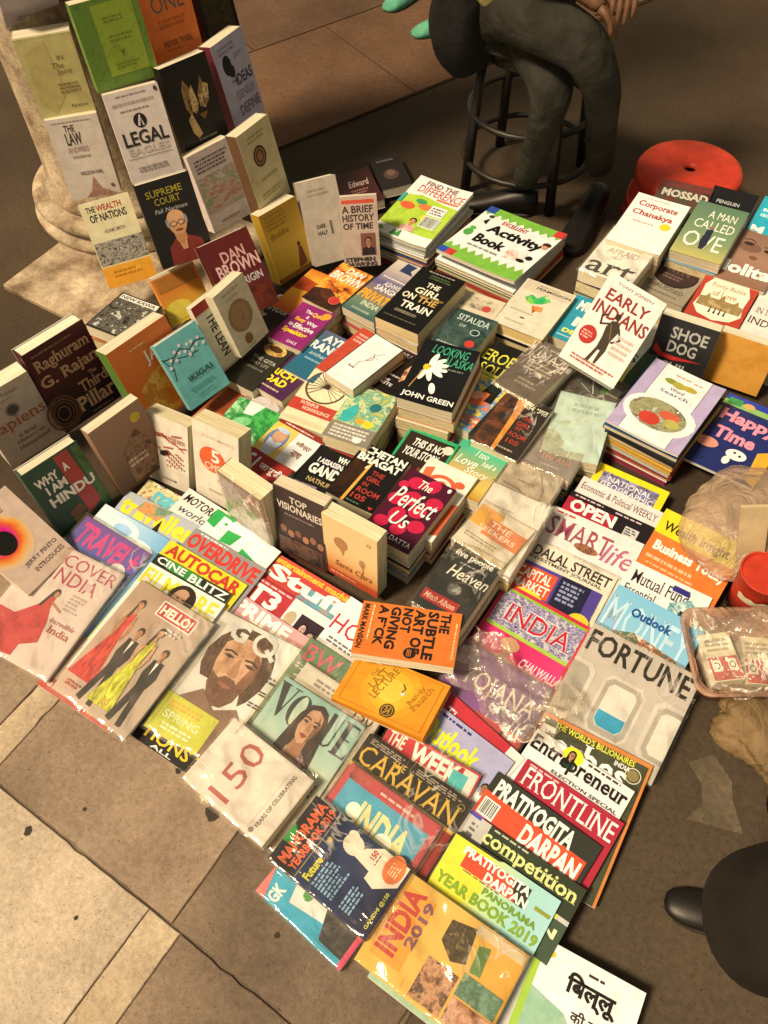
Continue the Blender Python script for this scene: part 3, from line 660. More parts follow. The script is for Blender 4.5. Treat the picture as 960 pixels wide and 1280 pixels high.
# ------------------------------------------------------------------ pillar
MARB = stone('weathered_marble', (.15, .10, .065), (.40, .32, .23), (.62, .53, .40), 9.0, 1.0, .6, 70)
px, py = -1.33, .60
pil = empty('stone_pillar', 'round weathered marble pillar with a moulded base behind the propped books', 'pillar', (px, py, 0))
MB().lathe([(0, .105), (.255, .105), (.262, .118), (.256, .13), (.243, .145), (.24, .18), (.238, .3), (.236, .6), (.235, 1.2), (.23, 2.2), (.225, 3.4), (0, 3.4)], 72).build('shaft', MARB, pil, True)
MB().lathe([(0, .02), (.305, .02), (.312, .026), (.314, .04), (.306, .05), (.286, .054), (.284, .06), (.296, .066), (.305, .078), (.303, .092), (.288, .1), (.268, .103), (0, .1045)], 72).build('base_moulding', MARB, pil, True)
pl = bmesh.new(); bmesh.ops.create_cube(pl, size=1)
for v in pl.verts: v.co = (v.co.x * .56, v.co.y * .60, .01 + v.co.z * .02)
bmesh.ops.bevel(pl, geom=pl.edges[:], offset=.004, segments=3, affect='EDGES'); me = bpy.data.meshes.new('plinth'); pl.to_mesh(me); pl.free()
o = link('plinth', me, pil, [MARB]); o.location = (.24, -.23, 0)
# ------------------------------------------------------------------ low board and cloth under the stall
ROCK = None
# ------------------------------------------------------------------ red stool
st = empty('red_stool', 'round red plastic stool with a central hole behind the piled books', 'stool', (.145, 1.39, 0))
RED = plain('red_plastic', (.47, .038, .018), .5, .4, .25, 22, .22)
R0 = .150; H0 = .15
MB().lathe([(.016, H0 - .012), (.018, H0 - .003), (.03, H0 - .001), (R0 - .02, H0), (R0 - .006, H0 - .004), (R0, H0 - .014), (R0, H0 - .04), (R0 - .003, H0 - .042), (R0 - .003, H0 - .014), (R0 - .02, H0 - .006), (.03, H0 - .008), (.016, H0 - .012)], 48).build('seat', RED, st, True)
for k in range(4):
    a = .6 + k * math.pi / 2; c_, s_ = math.cos(a), math.sin(a); m = MB()
    def fn(u, v):
        t = a + (u - .5) * .62 * (1 - .35 * v); r = R0 - .004 + v * .02
        return (r * math.cos(t), r * math.sin(t), (H0 - .04) * (1 - v))
    m.grid(fn, 6, 4)
    def fn2(u, v):
        t = a + (u - .5) * .62 * (1 - .35 * v); r = R0 - .008 + v * .02
        return (r * math.cos(t), r * math.sin(t), (H0 - .04) * (1 - v))
    m.grid(fn2, 6, 4); m.build('leg', RED, st, True)
MB().lathe([(R0 + .004, .035), (R0 + .012, .035), (R0 + .009, .055), (R0 + .001, .055)], 40).build('brace_ring', RED, st, True)
# ------------------------------------------------------------------ black stool with ring braces
BLK = plain('black_painted_wood', (.012, .011, .010), .45, .4, .1, 30)
bs = empty('black_stool', 'tall black wooden stool with ring braces under the seated man', 'stool', (-.335, 1.31, 0), math.radians(6))
MB().lathe([(0, .40), (.15, .40), (.165, .41), (.165, .43), (.15, .44), (0, .44)], 36).build('seat', BLK, bs, True)
for sx, sy in ((-1, -1), (1, -1), (1, 1), (-1, 1)):
    MB().tube([(sx * .14, sy * .14, 0), (sx * .128, sy * .128, .22), (sx * .115, sy * .115, .405)], [.015, .015, .014], 10).build('leg', BLK, bs, True)
for z_, r_ in ((.10, .193), (.24, .18)):
    MB().tube([(r_ * math.cos(t * math.pi / 16), r_ * math.sin(t * math.pi / 16), z_) for t in range(33)], .009, 8, cap=False).build('ring_brace', BLK, bs, True)
# ------------------------------------------------------------------ people
def skin_body(name, verts, edges, radii, mat, parent, root=0, sub=2, xf=None):
    me = bpy.data.meshes.new(name); me.from_pydata([Vector(v) for v in verts], edges, []); o = bpy.data.objects.new(name, me); COL.objects.link(o)
    sm = o.modifiers.new('skin', 'SKIN'); sm.use_smooth_shade = True
    sv = me.skin_vertices[0].data if me.skin_vertices else None
    if sv is None:
        bm = bmesh.new(); bm.from_mesh(me); bm.verts.layers.skin.verify(); bm.to_mesh(me); bm.free(); sv = me.skin_vertices[0].data
    for i, r_ in enumerate(radii): sv[i].radius = r_ if isinstance(r_, tuple) else (r_, r_); sv[i].use_root = (i == root)
    ss = o.modifiers.new('sub', 'SUBSURF'); ss.levels = sub; ss.render_levels = sub
    dg = bpy.context.evaluated_depsgraph_get(); ev = o.evaluated_get(dg); m2 = bpy.data.meshes.new_from_object(ev)
    bpy.data.objects.remove(o); o = bpy.data.objects.new(name, m2); COL.objects.link(o); m2.materials.clear(); m2.materials.append(mat)
    m2.polygons.foreach_set('use_smooth', [True] * len(m2.polygons)); o.parent = parent; return o
def cloth(name, c, bump=.5, sc=14.0):
    m, t, bb = nodes(name); oc = obj_coord(t)
    n = N(t, 'ShaderNodeTexNoise', Scale=sc, Detail=3.0, Roughness=.45, Distortion=.2); t.links.new(oc, n.inputs['Vector'])
    w_ = N(t, 'ShaderNodeTexNoise', Scale=420.0, Detail=1.0); t.links.new(oc, w_.inputs['Vector'])
    ad = N(t, 'ShaderNodeMath', operation='MULTIPLY_ADD'); t.links.new(w_.outputs[0], ad.inputs[0]); ad.inputs[1].default_value = .06; t.links.new(n.outputs[0], ad.inputs[2])
    bp = N(t, 'ShaderNodeBump', Strength=bump, Distance=.03); t.links.new(ad.outputs[0], bp.inputs['Height']); t.links.new(bp.outputs[0], bb.inputs['Normal'])
    mr = N(t, 'ShaderNodeMapRange'); mr.inputs[1].default_value = .3; mr.inputs[2].default_value = .7; mr.inputs[3].default_value = .75; mr.inputs[4].default_value = 1.3; t.links.new(n.outputs[0], mr.inputs[0])
    mx = N(t, 'ShaderNodeMix', data_type='RGBA', blend_type='MULTIPLY'); mx.inputs[0].default_value = 1; mx.inputs[6].default_value = c + (1,); t.links.new(mr.outputs[0], mx.inputs[7])
    t.links.new(mx.outputs[2], bb.inputs['Base Color']); bb.inputs['Roughness'].default_value = .9; bb.inputs['Specular IOR Level'].default_value = .15
    return m
SKIN = plain('brown_skin', (.13, .065, .036), .5, .35, .2, 60, .15)
TROU = cloth('grey_green_trousers', (.027, .027, .023), .8, 16); SHIRT = cloth('pale_yellow_shirt', (.42, .36, .17)); SHOE = plain('black_leather', (.008, .007, .007), .42, .35, .15, 50)
man = empty('person', 'seated man in grey trousers and pale yellow shirt with crossed legs on the black stool', 'person', (0, 0, 0))
# joints: pelvis, hips, knees, ankles, spine, shoulders, head
V_ = [(-.36, 1.18, .56), (-.32, 1.13, .70), (-.31, 1.12, .88), (-.31, 1.13, 1.02), (-.30, 1.12, 1.10), (-.28, 1.10, 1.2)]
skin_body('body', V_, [(0, 1), (1, 2), (2, 3), (3, 4), (4, 5)], [(.15, .13), (.15, .12), (.17, .11), (.09, .08), (.055, .055), (.06, .06)], SHIRT, man)
V_ = [(-.36, 1.22, .56), (-.29, 1.18, .52), (-.215, 1.08, .50), (-.14, 1.0, .47), (-.155, 1.0, .40), (-.20, 1.07, .26), (-.255, 1.135, .11),
      (-.36, 1.12, .585), (-.21, 1.03, .61), (-.07, 1.005, .59), (-.03, 1.03, .50), (-.062, 1.16, .33), (-.075, 1.255, .14)]
E_ = [(0, 1), (1, 2), (2, 3), (3, 4), (4, 5), (5, 6), (0, 7), (7, 8), (8, 9), (9, 10), (10, 11), (11, 12)]
skin_body('trousers', V_, E_, [.115, .09, .075, .058, .046, .040, .040, .09, .075, .062, .05, .045, .044], TROU, man)
SOLE = plain('rubber_sole', (.03, .027, .024), .7)
def shoe(p, d, name='shoe', s=1.0, mat=SHOE, parent=None, tilt=0.0):
    """a shoe with heel, ankle collar and rounded toe; p = heel point on the ground, d = toe direction in degrees"""
    m = MB(); n = 12; secs = [(-.02, .030, .075, .0), (.0, .036, .085, .0), (.05, .036, .080, .0), (.10, .035, .062, .0), (.15, .042, .052, .0), (.20, .045, .044, .0), (.24, .038, .036, .004), (.265, .020, .026, .008)]
    base = len(m.v)
    for x, w, h, z0 in secs:
        for k in range(n):
            a = 2 * math.pi * k / n; yy = w * math.cos(a); zz = (h + z0) / 2 + (h - z0) / 2 * math.sin(a)
            if math.sin(a) < 0: zz = z0 + (zz - z0) * .5
            m.v.append((x * s, yy * s, zz * s + .001))
    for i in range(len(secs) - 1):
        for k in range(n):
            k2 = (k + 1) % n; m.f.append((base + i * n + k, base + (i + 1) * n + k, base + (i + 1) * n + k2, base + i * n + k2)); m.m.append(0)
    sole = [(x * s, w * 1.08 * s * sg) for sg in (1, -1) for x, w, h, z0 in (secs if sg == 1 else secs[::-1])]
    m.prism(sole, -.002, .011, 1)
    m.f.append(tuple(base + k for k in range(n))); m.m.append(0); m.f.append(tuple(base + (len(secs) - 1) * n + k for k in reversed(range(n)))); m.m.append(0)
    me = m.mesh(name); o = link(name, me, parent, [mat, SOLE], True); sb = o.modifiers.new('sub', 'SUBSURF'); sb.levels = sb.render_levels = 1
    o.location = p; o.rotation_euler = (0, tilt, math.radians(d)); return o
shoe((-.235, 1.17, .0), 205, parent=man, s=.98); shoe((-.075, 1.29, .0), -84, parent=man, s=1.02)
# arms folded down over the knee, hands with separate fingers
skin_body('sleeve', [(-.40, 1.02, 1.0), (-.30, .97, .82), (-.16, 1.02, .72)], [(0, 1), (1, 2)], [.06, .052, .045], SHIRT, man)
skin_body('sleeve', [(-.24, 1.28, 1.0), (-.12, 1.27, .86), (-.08, 1.19, .76)], [(0, 1), (1, 2)], [.06, .052, .045], SHIRT, man)
def hand(w, d, up, side, s=1.0, parent=None, curl=.55, fore=None):
    """palm, four fingers of unequal length and a thumb from the side of the palm; w wrist, d finger direction, up back of hand"""
    w = Vector(w); d = Vector(d).normalized(); up = Vector(up).normalized(); sd = d.cross(up).normalized() * side; up = sd.cross(d).normalized() * side if side > 0 else d.cross(sd).normalized()
    V = []; E = []; Rr = []
    def add(p, r_, par=None):
        V.append(tuple(p)); Rr.append(r_ * s)
        if par is not None: E.append((par, len(V) - 1))
        return len(V) - 1
    a0 = add(w, .026); a1 = add(w + d * .035 * s, .028, a0)
    if fore: add(Vector(fore), .036, a0)
    for i, L in enumerate((.072, .080, .074, .058)):
        off = (i - 1.5) * .020 * s; k0 = add(w + d * .085 * s + sd * off, .0105, a1); p = V[k0]; p = Vector(p); dd = d.copy(); par = k0
        for j, f in enumerate((.42, .33, .25)):
            dd = (dd * math.cos(curl * .8) - up * math.sin(curl * .8)).normalized(); p = p + dd * L * f * s; par = add(p, .0092 - .0009 * j, par)
    t0 = add(w + d * .03 * s - sd * .026 * s, .0125, a1); t1 = add(w + d * .06 * s - sd * .044 * s - up * .01 * s, .0105, t0); add(w + d * .088 * s - sd * .046 * s - up * .02 * s, .009, t1)
    return skin_body('hand', V, E, Rr, SKIN, parent, 0, 1)
hand((-.12, 1.03, .69), (.8, .1, -.35), (0, .2, 1), 1, .84, man, fore=(-.2, 1.02, .73))
hand((-.07, 1.13, .72), (.45, -.7, -.45), (0, .2, 1), -1, .84, man, fore=(-.10, 1.2, .755))
hd = MB().lathe([(0, -.11), (.045, -.105), (.07, -.07), (.078, -.01), (.08, .04), (.07, .085), (.04, .112), (0, .12)], 24).build('head', SKIN, man, True); hd.location = (-.27, 1.09, 1.33)
hr = MB().lathe([(.082, .0), (.088, .05), (.076, .1), (.045, .125), (0, .135)], 24).build('hair', plain('black_hair', (.01, .008, .007), .6), man, True); hr.location = (-.28, 1.10, 1.33)
bg_ = empty('shoulder_bag', 'dark cloth bag hanging beside the seated man at the stool', 'bag', (-.455, 1.13, -.02))
def fbag(u, v):
    a = u * 2 * math.pi; k = math.sin(math.pi * min(1, v * .9 + .08)) ** .5; q = 1 + .08 * math.sin(3 * a + v * 7) + .05 * math.sin(5 * a)
    return (.085 * k * q * math.cos(a), .13 * k * q * math.sin(a), .42 + v * .34)
MB().grid(fbag, 24, 12).build('bag_body', cloth('dark_bag_cloth', (.014, .014, .016)), bg_, True)
MB().tube([(0, -.08, .74), (0, -.05, .95), (.05, .02, 1.1), (0, .07, .95), (0, .09, .74)], .012, 8).build('strap', BLK, bg_, True)
# passer-by in teal shoes walking away at the top
TEAL = cloth('teal_trainer_fabric', (.10, .34, .24), .3, 20)
w = empty('person', 'passer by in teal shoes and dark trousers walking past beyond the stall', 'person', (0, 0, 0))
shoe((-.985, 2.13, 0), -118, parent=w, s=1.05, mat=TEAL); shoe((-1.29, 2.28, .0), -95, parent=w, s=1.05, mat=TEAL)
PT = cloth('dark_teal_trousers', (.03, .045, .045))
V_ = [(-1.13, 2.36, .95), (-1.03, 2.32, .85), (-.98, 2.24, .5), (-.98, 2.17, .14), (-1.24, 2.36, .85), (-1.28, 2.36, .5), (-1.29, 2.31, .14)]
skin_body('trousers', V_, [(0, 1), (1, 2), (2, 3), (0, 4), (4, 5), (5, 6)], [.14, .10, .07, .045, .10, .07, .045], PT, w)
skin_body('body', [(-1.13, 2.36, .95), (-1.13, 2.38, 1.2), (-1.13, 2.4, 1.42), (-1.13, 2.39, 1.55), (-1.13, 2.38, 1.68)], [(0, 1), (1, 2), (2, 3), (3, 4)], [(.15, .1), (.15, .1), (.18, .1), (.055, .055), (.085, .09)], cloth('brown_top', (.08, .05, .04)), w)
# customer standing beside the stall: dark trousers, black shoe
cu = empty('person', 'bystander in dark grey trousers and a black shoe by the shaded paving', 'person', (0, 0, 0))
GR_ = cloth('charcoal_trousers', (.015, .013, .012), .35)
shoe((1.05, -.365, 0), 197, parent=cu, s=.78); shoe((1.19, -.10, 0), 197, parent=cu, s=.98)
V_ = [(1.36, -.20, .80), (1.24, -.30, .72), (.885, -.525, .50), (.95, -.46, .30), (1.03, -.385, .11), (1.34, -.08, .70), (1.16, -.17, .46), (1.19, -.11, .12)]
skin_body('trousers', V_, [(0, 1), (1, 2), (2, 3), (3, 4), (0, 5), (5, 6), (6, 7)], [0.15, .11, .09, .08, .065, .11, .085, .06], GR_, cu, sub=3)
skin_body('body', [(1.34, -.16, .84), (1.36, -.16, 1.1), (1.37, -.17, 1.34), (1.37, -.18, 1.47), (1.37, -.19, 1.6)], [(0, 1), (1, 2), (2, 3), (3, 4)], [(.15, .1), (.15, .1), (.19, .11), (.055, .055), (.085, .095)], cloth('dark_jacket', (.03, .028, .03)), cu)
# ------------------------------------------------------------------ milky bag, tub, red cup, crumpled sack
def blob(name, label, cat, c, rx, ry, rz, mat, seed, amp=.16, flat=.0, sub=5):
    bm = bmesh.new(); bmesh.ops.create_icosphere(bm, subdivisions=sub, radius=1.0); rg = random.Random(seed); ph = [rg.random() * 6 for _ in range(9)]
    for v in bm.verts:
        d = v.co.normalized(); r_ = 1 + amp * (math.sin(3.1 * d.x + ph[0]) * math.sin(2.7 * d.y + ph[1]) + .6 * math.sin(6.3 * d.x + 2 * d.z + ph[2]) * math.sin(5.1 * d.y + ph[3]) + .45 * abs(math.sin(9 * d.y + 5 * d.x + ph[4])) + .28 * abs(math.sin(17 * d.x - 11 * d.y + ph[5])) + .16 * abs(math.sin(31 * d.y + 14 * d.z + ph[6])))
        v.co = Vector((d.x * rx, d.y * ry, max(d.z, -.62) * rz)) * r_
        v.co.z = max(v.co.z, -.6 * rz)
    me = bpy.data.meshes.new(name); bm.to_mesh(me); bm.free(); o = link(name, me, None, [mat], True); o.location = c; return tag(o, label, cat)
def milky(name, col, tr_, rough=.35):
    m, t, bb = nodes(name); out = t.nodes['Material Output']; bb.inputs['Base Color'].default_value = col + (1,); bb.inputs['Roughness'].default_value = rough
    oc = obj_coord(t); n = N(t, 'ShaderNodeTexNoise', Scale=16.0, Detail=6.0, Distortion=2.0); t.links.new(oc, n.inputs['Vector'])
    bp = N(t, 'ShaderNodeBump', Strength=.8, Distance=.02); t.links.new(n.outputs[0], bp.inputs['Height']); t.links.new(bp.outputs[0], bb.inputs['Normal'])
    cr = N(t, 'ShaderNodeValToRGB'); el = cr.color_ramp.elements; el[0].position = .35; el[0].color = tuple(c * .55 for c in col) + (1,); el[1].position = .65; el[1].color = tuple(min(.9, c * 1.3) for c in col) + (1,)
    n2 = N(t, 'ShaderNodeTexNoise', Scale=5.0, Detail=5.0, Distortion=1.0); t.links.new(oc, n2.inputs['Vector']); t.links.new(n2.outputs[0], cr.inputs[0]); t.links.new(cr.outputs[0], bb.inputs['Base Color'])
    tp = N(t, 'ShaderNodeBsdfTransparent'); mx = N(t, 'ShaderNodeMixShader'); mx.inputs[0].default_value = tr_
    t.links.new(tp.outputs[0], mx.inputs[1]); t.links.new(bb.outputs[0], mx.inputs[2]); t.links.new(mx.outputs[0], out.inputs[0]); return m
blob('plastic_bag', 'milky brown translucent plastic bag slumped over the yellow magazine', 'bag', (.70, .34, .075), .12, .15, .07, milky('milky_polythene', (.60, .45, .33), .5, .22), 4, .07)
# a loose sheet of clear wrapping over the purple topped magazine
cw = MB(); rg = random.Random(3)
def crum(u, v):
    x = (u - .5) * .25; y = (v - .5) * .13; x += .012 * math.sin(v * 9 + 1) + .008 * math.sin(v * 23); y += .014 * math.sin(u * 8) + .007 * math.sin(u * 21 + 2)
    z = .010 + .006 * math.sin(u * 17 + v * 9) + .005 * math.sin(v * 23 - u * 11) + .004 * abs(math.sin(u * 31 + v * 27)) + .003 * abs(math.sin(u * 47 - v * 39))
    return (x, y, z + .03 * max(0, u - .75))
cw.grid(crum, 60, 36); o = cw.build('clear_wrapping', film('loose', .13, 20, strength=1.2, rough=.16, shine=1.1), None, True)
o.location = (.455, -.255, .058); o.rotation_euler = (0, math.radians(1), math.radians(-6)); tag(o, 'crumpled sheet of clear plastic lying over the purple topped magazine', 'plastic sheet')
tub = empty('plastic_tub', 'pinkish translucent plastic tub holding little boxes at the edge of the magazines', 'tub', (.80, .05, 0), math.radians(33))
TUB = milky('frosted_plastic', (.50, .30, .22), .62)
def rrect(w, h, r_, n=6):
    P = []
    for cx, cy, a0 in ((w - r_, h - r_, 0), (-w + r_, h - r_, 90), (-w + r_, -h + r_, 180), (w - r_, -h + r_, 270)):
        for k in range(n + 1): a = math.radians(a0 + 90 * k / n); P.append((cx + r_ * math.cos(a), cy + r_ * math.sin(a)))
    return P
m = MB(); rings = [(.085, .07, .008), (.10, .085, .085), (.108, .093, .087), (.108, .093, .08), (.103, .088, .078), (.096, .081, .084), (.082, .067, .012)]
n_ = len(rrect(1, 1, .3)); base = 0
for w_, h_, z_ in rings: m.v += [(x, y, z_) for x, y in rrect(w_, h_, .03)]
for i in range(len(rings) - 1):
    for k in range(n_):
        k2 = (k + 1) % n_; m.f.append((i * n_ + k, i * n_ + k2, (i + 1) * n_ + k2, (i + 1) * n_ + k)); m.m.append(0)
m.f.append(tuple(reversed(range(n_)))); m.m.append(0); m.f.append(tuple((len(rings) - 1) * n_ + k for k in range(n_))); m.m.append(0)
m.build('tub_body', TUB, tub, True)
for i, (x, y, a, h_, cc) in enumerate(((-.035, .0, .12, .045, 'e4d4ac'), (.04, -.005, -.1, .036, 'd6c298'))):
    e = empty('small_box', ('cream and red carton lying in the translucent tub, nearer its narrow end', 'cream and red carton lying in the translucent tub, nearer the street')[i], 'box', (.80 + x * .84 - y * .54, .05 + x * .54 + y * .84, .013), math.radians(33) + a, group='small cartons in the tub')
    MB().box(-.03, -.05, 0, .03, .05, h_).build('carton', [ink(cc)], e)
    q = Print(.06, .1, h_); [q.item(it) for it in (('R', .02, .5, .98, .98, 'b83428'), ('R', .1, .56, .4, .8, 'e8dcc0'), ('O', .25, .68, .1, .12, .3, '2c1c18'), ('R', .62, .56, .9, .8, 'e8dcc0'), ('O', .76, .68, .1, .12, .3, '2c1c18'), ('L', .1, .1, .9, .4, 3, '9c8c6c'))]
    for o in (q.art.build('cover_print', q.am, e), q.let.build('lettering', q.lm, e)): o.location = (0, -.05, 0)
tw = MB()
def crum2(u, v):
    x = (u - .5) * .2; y = (v - .5) * .17; x += .008 * math.sin(v * 13); y += .01 * math.sin(u * 11 + 1); e = min(u, 1 - u, v, 1 - v)
    return (x, y, .006 * math.sin(u * 19 + v * 7) + .005 * math.sin(v * 27 - u * 9) + .005 * abs(math.sin(u * 37 + v * 23)) + .004 * abs(math.sin(u * 53 - v * 41)) - .03 * max(0, .12 - e) / .12)
tw.grid(crum2, 56, 48); o = tw.build('clear_wrapping', film('loose', .13, 20, strength=1.2, rough=.16, shine=1.1), None, True)
o.location = (.815, .06, .10); o.rotation_euler = (0, 0, math.radians(33)); tag(o, 'crumpled clear plastic sheet draped over the frosted tub', 'plastic sheet')
cup = empty('red_cup', 'red plastic cup with a torn cream label holding a wooden ruler', 'cup', (.775, .205, .0))
MB().lathe([(0, .002), (.040, .0), (.044, .06), (.049, .13), (.051, .132), (.049, .134), (.046, .13), (.041, .06), (.037, .006), (0, .006)], 36).build('cup_body', RED, cup, True)
MB().lathe([(0, .128), (.0455, .128), (.046, .12), (0, .12)], 32).build('cup_contents', RED, cup)
lb = MB(); lb.grid(lambda u, v: ((.0462 + .0045 * v) * math.cos(-2.2 + u * 1.5), (.0462 + .0045 * v) * math.sin(-2.2 + u * 1.5), .072 + (.022 + .002 * math.sin(u * 21) + .0015 * math.sin(u * 9)) * v), 26, 2)
lb.build('torn_label', ink('e8d4a4'), cup, True)
bdz = MB(); bdz.box(-.026, -.004, 0, .026, .004, .24); bo = bdz.build('wooden_board', plain('pale_wood', (.52, .42, .27), .7, .2, .3, 12, .25)); bo.location = (.765, .225, .012); bo.rotation_euler = (math.radians(-14), math.radians(-12), math.radians(25)); tag(bo, 'flat pale wooden ruler standing in the red cup', 'ruler')
SACK = milky('crumpled_sack', (.20, .135, .065), .96, .7)
blob('crumpled_sack', 'crumpled tan sack lying on the shaded paving below the tub', 'sack', (.93, -.04, .02), .12, .09, .045, SACK, 9, .2)
FILM = film('light', .02, 20, strength=.7, rough=.12, shine=1.0); HEAVY = film('heavy', .06, 15, strength=1.2, rough=.11, shine=1.5); SHINY = film('shiny', .04, 11, strength=1.0, rough=.10, shine=1.8); CRINK = film('crinkled', .10, 26, tintc=(.97, .92, .84), strength=1.3, rough=.12, shine=1.4)
GP = 'books displayed in columns against the stone pillar'; GL = 'books leaning at the edge by the pillar base'
GU = 'five books standing upright on the magazines'; GC = 'books lying face up in the middle piles'
GW = 'wrapped books lying in a slanting column'; GR = 'books piled beside the red stool'; GM = 'magazines laid out overlapping'
def pb(key, label, cov, t, items, **k): return bk(key, 'paperback_book', label, 'book', cov, t, items, **k)
def mg(key, label, cov, items, t=.004, **k):
    k.setdefault('group', GM); k.setdefault('pages', 'd9ccb4'); return bk(key, 'magazine', label, 'magazine', cov, t, items, **k)
# ---- pillar display
pb('pa1', 'pale lavender book, topmost at the outer side of the pillar display', 'b9a9a4', .035, [('R', 0, .93, 1, 1, 'e8dcc0'), ('R', .1, .05, .9, .1, '9d8c8a'), ('L', .25, .6, .8, .75, 2, '8c7c7c')], group=GP)
pb('pa2', 'cream yellow book with small brown centred print above the white law book', 'd3bd74', .045, [('R', 0, .0, 1, .02, 'f4e3a0'), ('P', [(.1, .2), (.5, .08), (.6, .7), (.3, .95), (.08, .8)], 'c9b06a'), ('T', 'IN', .62, .26, .74, .31, '7c5e34', 's'), ('T', 'The', .5, .34, .7, .41, '7c5e34', 'i'), ('T', 'Spirit', .55, .42, .82, .5, '7c5e34', 'i'), ('L', .5, .58, .9, .72, 3, '96773f'), ('T', 'Parsons', .6, .86, .9, .9, '4b3a2c', 'i'), ('R', .02, .975, .98, 1, 'fff2b8')], group=GP)
pb('pa3', 'white book with stacked narrow capitals and a small brown peak near its foot', 'd9c3a8', .04, [('L', .1, .04, .9, .07, 1, '9b8670'), ('T', 'THE', .3, .09, .5, .17, '4a4038', 'b'), ('T', 'LAW', .28, .18, .58, .33, '4a4038', 'b'), ('T', 'ANSWERS', .25, .35, .65, .42, 'b58f80', 'b'), ('L', .3, .45, .65, .5, 1, 'a08a78'), ('T', 'WILSON HAL', .33, .66, .78, .71, '6c5a50', 'b'), ('P', [(.3, 1), (.44, .92), (.55, .74), (.66, .9), (.95, 1)], 'c79a78 a06a52 d8b090'), ('E', .88, .88, .035, .035, '6a4a3a')], group=GP)
pb('pa4', 'cream book with a grey engraved crowd above an orange band', 'dcc893', .04, [('T', 'THE', .1, .05, .28, .12, '3c302a', 'b'), ('T', 'WEALTH', .3, .05, .8, .12, 'b04430', 'b'), ('T', 'OF NATIONS', .12, .14, .85, .23, '3c302a', 'b'), ('T', 'ADAM SMITH', .3, .33, .72, .37, '8c7a60', 's'), ('R', .02, .46, .99, .73, mot('201c1a 5c5048 b8a88c 2c2622 d8c8a4', 70)), ('R', .0, .75, 1, 1, 'e59a2c'), ('L', .2, .8, .8, .9, 2, 'b8721c')], group=GP)
pb('pb1', 'tall green book with a lighter green panel at the top of the display', mot('5f7a2c 6f8a34 54702a', 30), .035, [('R', .28, .06, .9, .86, mot('8e9c2e 9aa838 84922a', 20)), ('L', .4, .2, .8, .28, 2, '6f8228'), ('L', .42, .4, .78, .5, 2, '6f8228'), ('P', [(.52, .6), (.6, .58), (.56, .66)], '5c701f'), ('L', .4, .72, .8, .8, 2, '6f8228')], group=GP)
pb('pb2', 'white book headed legal beneath a round black emblem', 'd6bfa8', .035, [('L', .2, .04, .8, .07, 1, '8c7a6c'), ('L', .1, .11, .9, .17, 1, 'a8927e'), ('L', .2, .2, .8, .23, 1, '8c7a6c'), ('E', .5, .34, .12, .125, '1e1a1a'), ('P', [(.44, .39), (.5, .28), (.53, .28), (.48, .4)], 'd6bfa8'), ('P', [(.52, .3), (.56, .4), (.53, .4)], 'd6bfa8'), ('T', 'LEGAL', .1, .44, .93, .6, '2a2524', 'b'), ('T', 'EAGLES', .12, .62, .9, .7, 'c0a894', 'b'), ('R', .08, .73, .92, .737, '7a6a5c'), ('L', .2, .83, .8, .9, 2, '9b8774'), ('E', .93, .05, .03, .04, '3c3432')], group=GP)
pb('pb3', 'black book showing a bald smiling man in glasses and a maroon jumper', '1a1715', .04, [('T', 'SUPREME', .14, .1, .8, .18, 'a08a28', 's'), ('T', 'COURT', .25, .2, .72, .28, 'a08a28', 's'), ('T', 'Fali Nariman', .2, .32, .8, .37, 'a89a88', 'i'), ('P', [(.2, 1), (.25, .78), (.42, .68), (.62, .68), (.85, .76), (.95, 1)], '7c2c22'), ('P', [(.4, .6), (.42, .72), (.52, .8), (.62, .72), (.62, .6)], 'b47848'), ('E', .52, .52, .17, .21, 'c48a58'), ('E', .52, .46, .16, .14, 'd29a68'), ('E', .35, .5, .03, .08, '8a8078'), ('E', .69, .5, .03, .08, '8a8078'), ('O', .45, .52, .065, .05, .2, '3c2c24'), ('O', .59, .52, .065, .05, .2, '3c2c24'), ('E', .52, .6, .07, .02, '7c3a28'), ('P', [(.44, .7), (.52, .79), (.6, .7), (.57, .84), (.48, .84)], 'c88c60')], group=GP, hard=True)
pb('pc1', 'orange book with a thin dark title between two dark books at the top', 'e0702c', .035, [('T', 'ONE', .2, .18, .85, .38, '5a5a52', 'n'), ('T', 'ZERO', .25, .03, .8, .15, '5a5a52', 'n'), ('L', .25, .45, .8, .58, 2, 'b45820'), ('T', 'PETER THIEL', .25, .72, .85, .79, '7c4424', 'b'), ('L', .3, .82, .8, .85, 1, 'b45820')], group=GP)
pb('pc2', 'black book with pale hands and cloth lit in the dark', '14110f', .035, [('P', [(.3, .3), (.38, .2), (.46, .3), (.44, .5), (.36, .62), (.28, .5)], mot('2c2014 a87c48 5a3c20 d8b078', 34, 2.0)), ('P', [(.44, .34), (.52, .28), (.56, .5), (.48, .62), (.4, .56)], mot('8a6030 e0b878 5a3c20', 40)), ('P', [(.6, .4), (.7, .28), (.74, .22), (.77, .3), (.86, .34), (.8, .5), (.68, .58), (.58, .54)], mot('b88850 6a4828 e0b878 3c2814', 44, 4.0)), ('P', [(.26, .64), (.36, .58), (.46, .84), (.36, .88), (.28, .8)], mot('a87c48 d8b070 6a4828', 50)), ('P', [(.5, .62), (.7, .62), (.6, .7)], mot('5a3c20 8a6030', 50)), ('L', .35, .88, .8, .92, 1, '6a6a48'), ('E', .5, .96, .03, .03, '5a5048')], group=GP)
pb('pc3', 'whitish book with red brown and green painted smears below its print', 'd8bfa6', .035, [('L', .1, .08, .92, .26, 4, '6c5a58'), ('R', .03, .3, .97, .75, mot('d8bfa6 b07050 d0b090 8c9060 d8bfa6 a85c3c', 14, 4.0, .6, 1.6)), ('L', .25, .88, .8, .92, 1, '907a68')], group=GP)
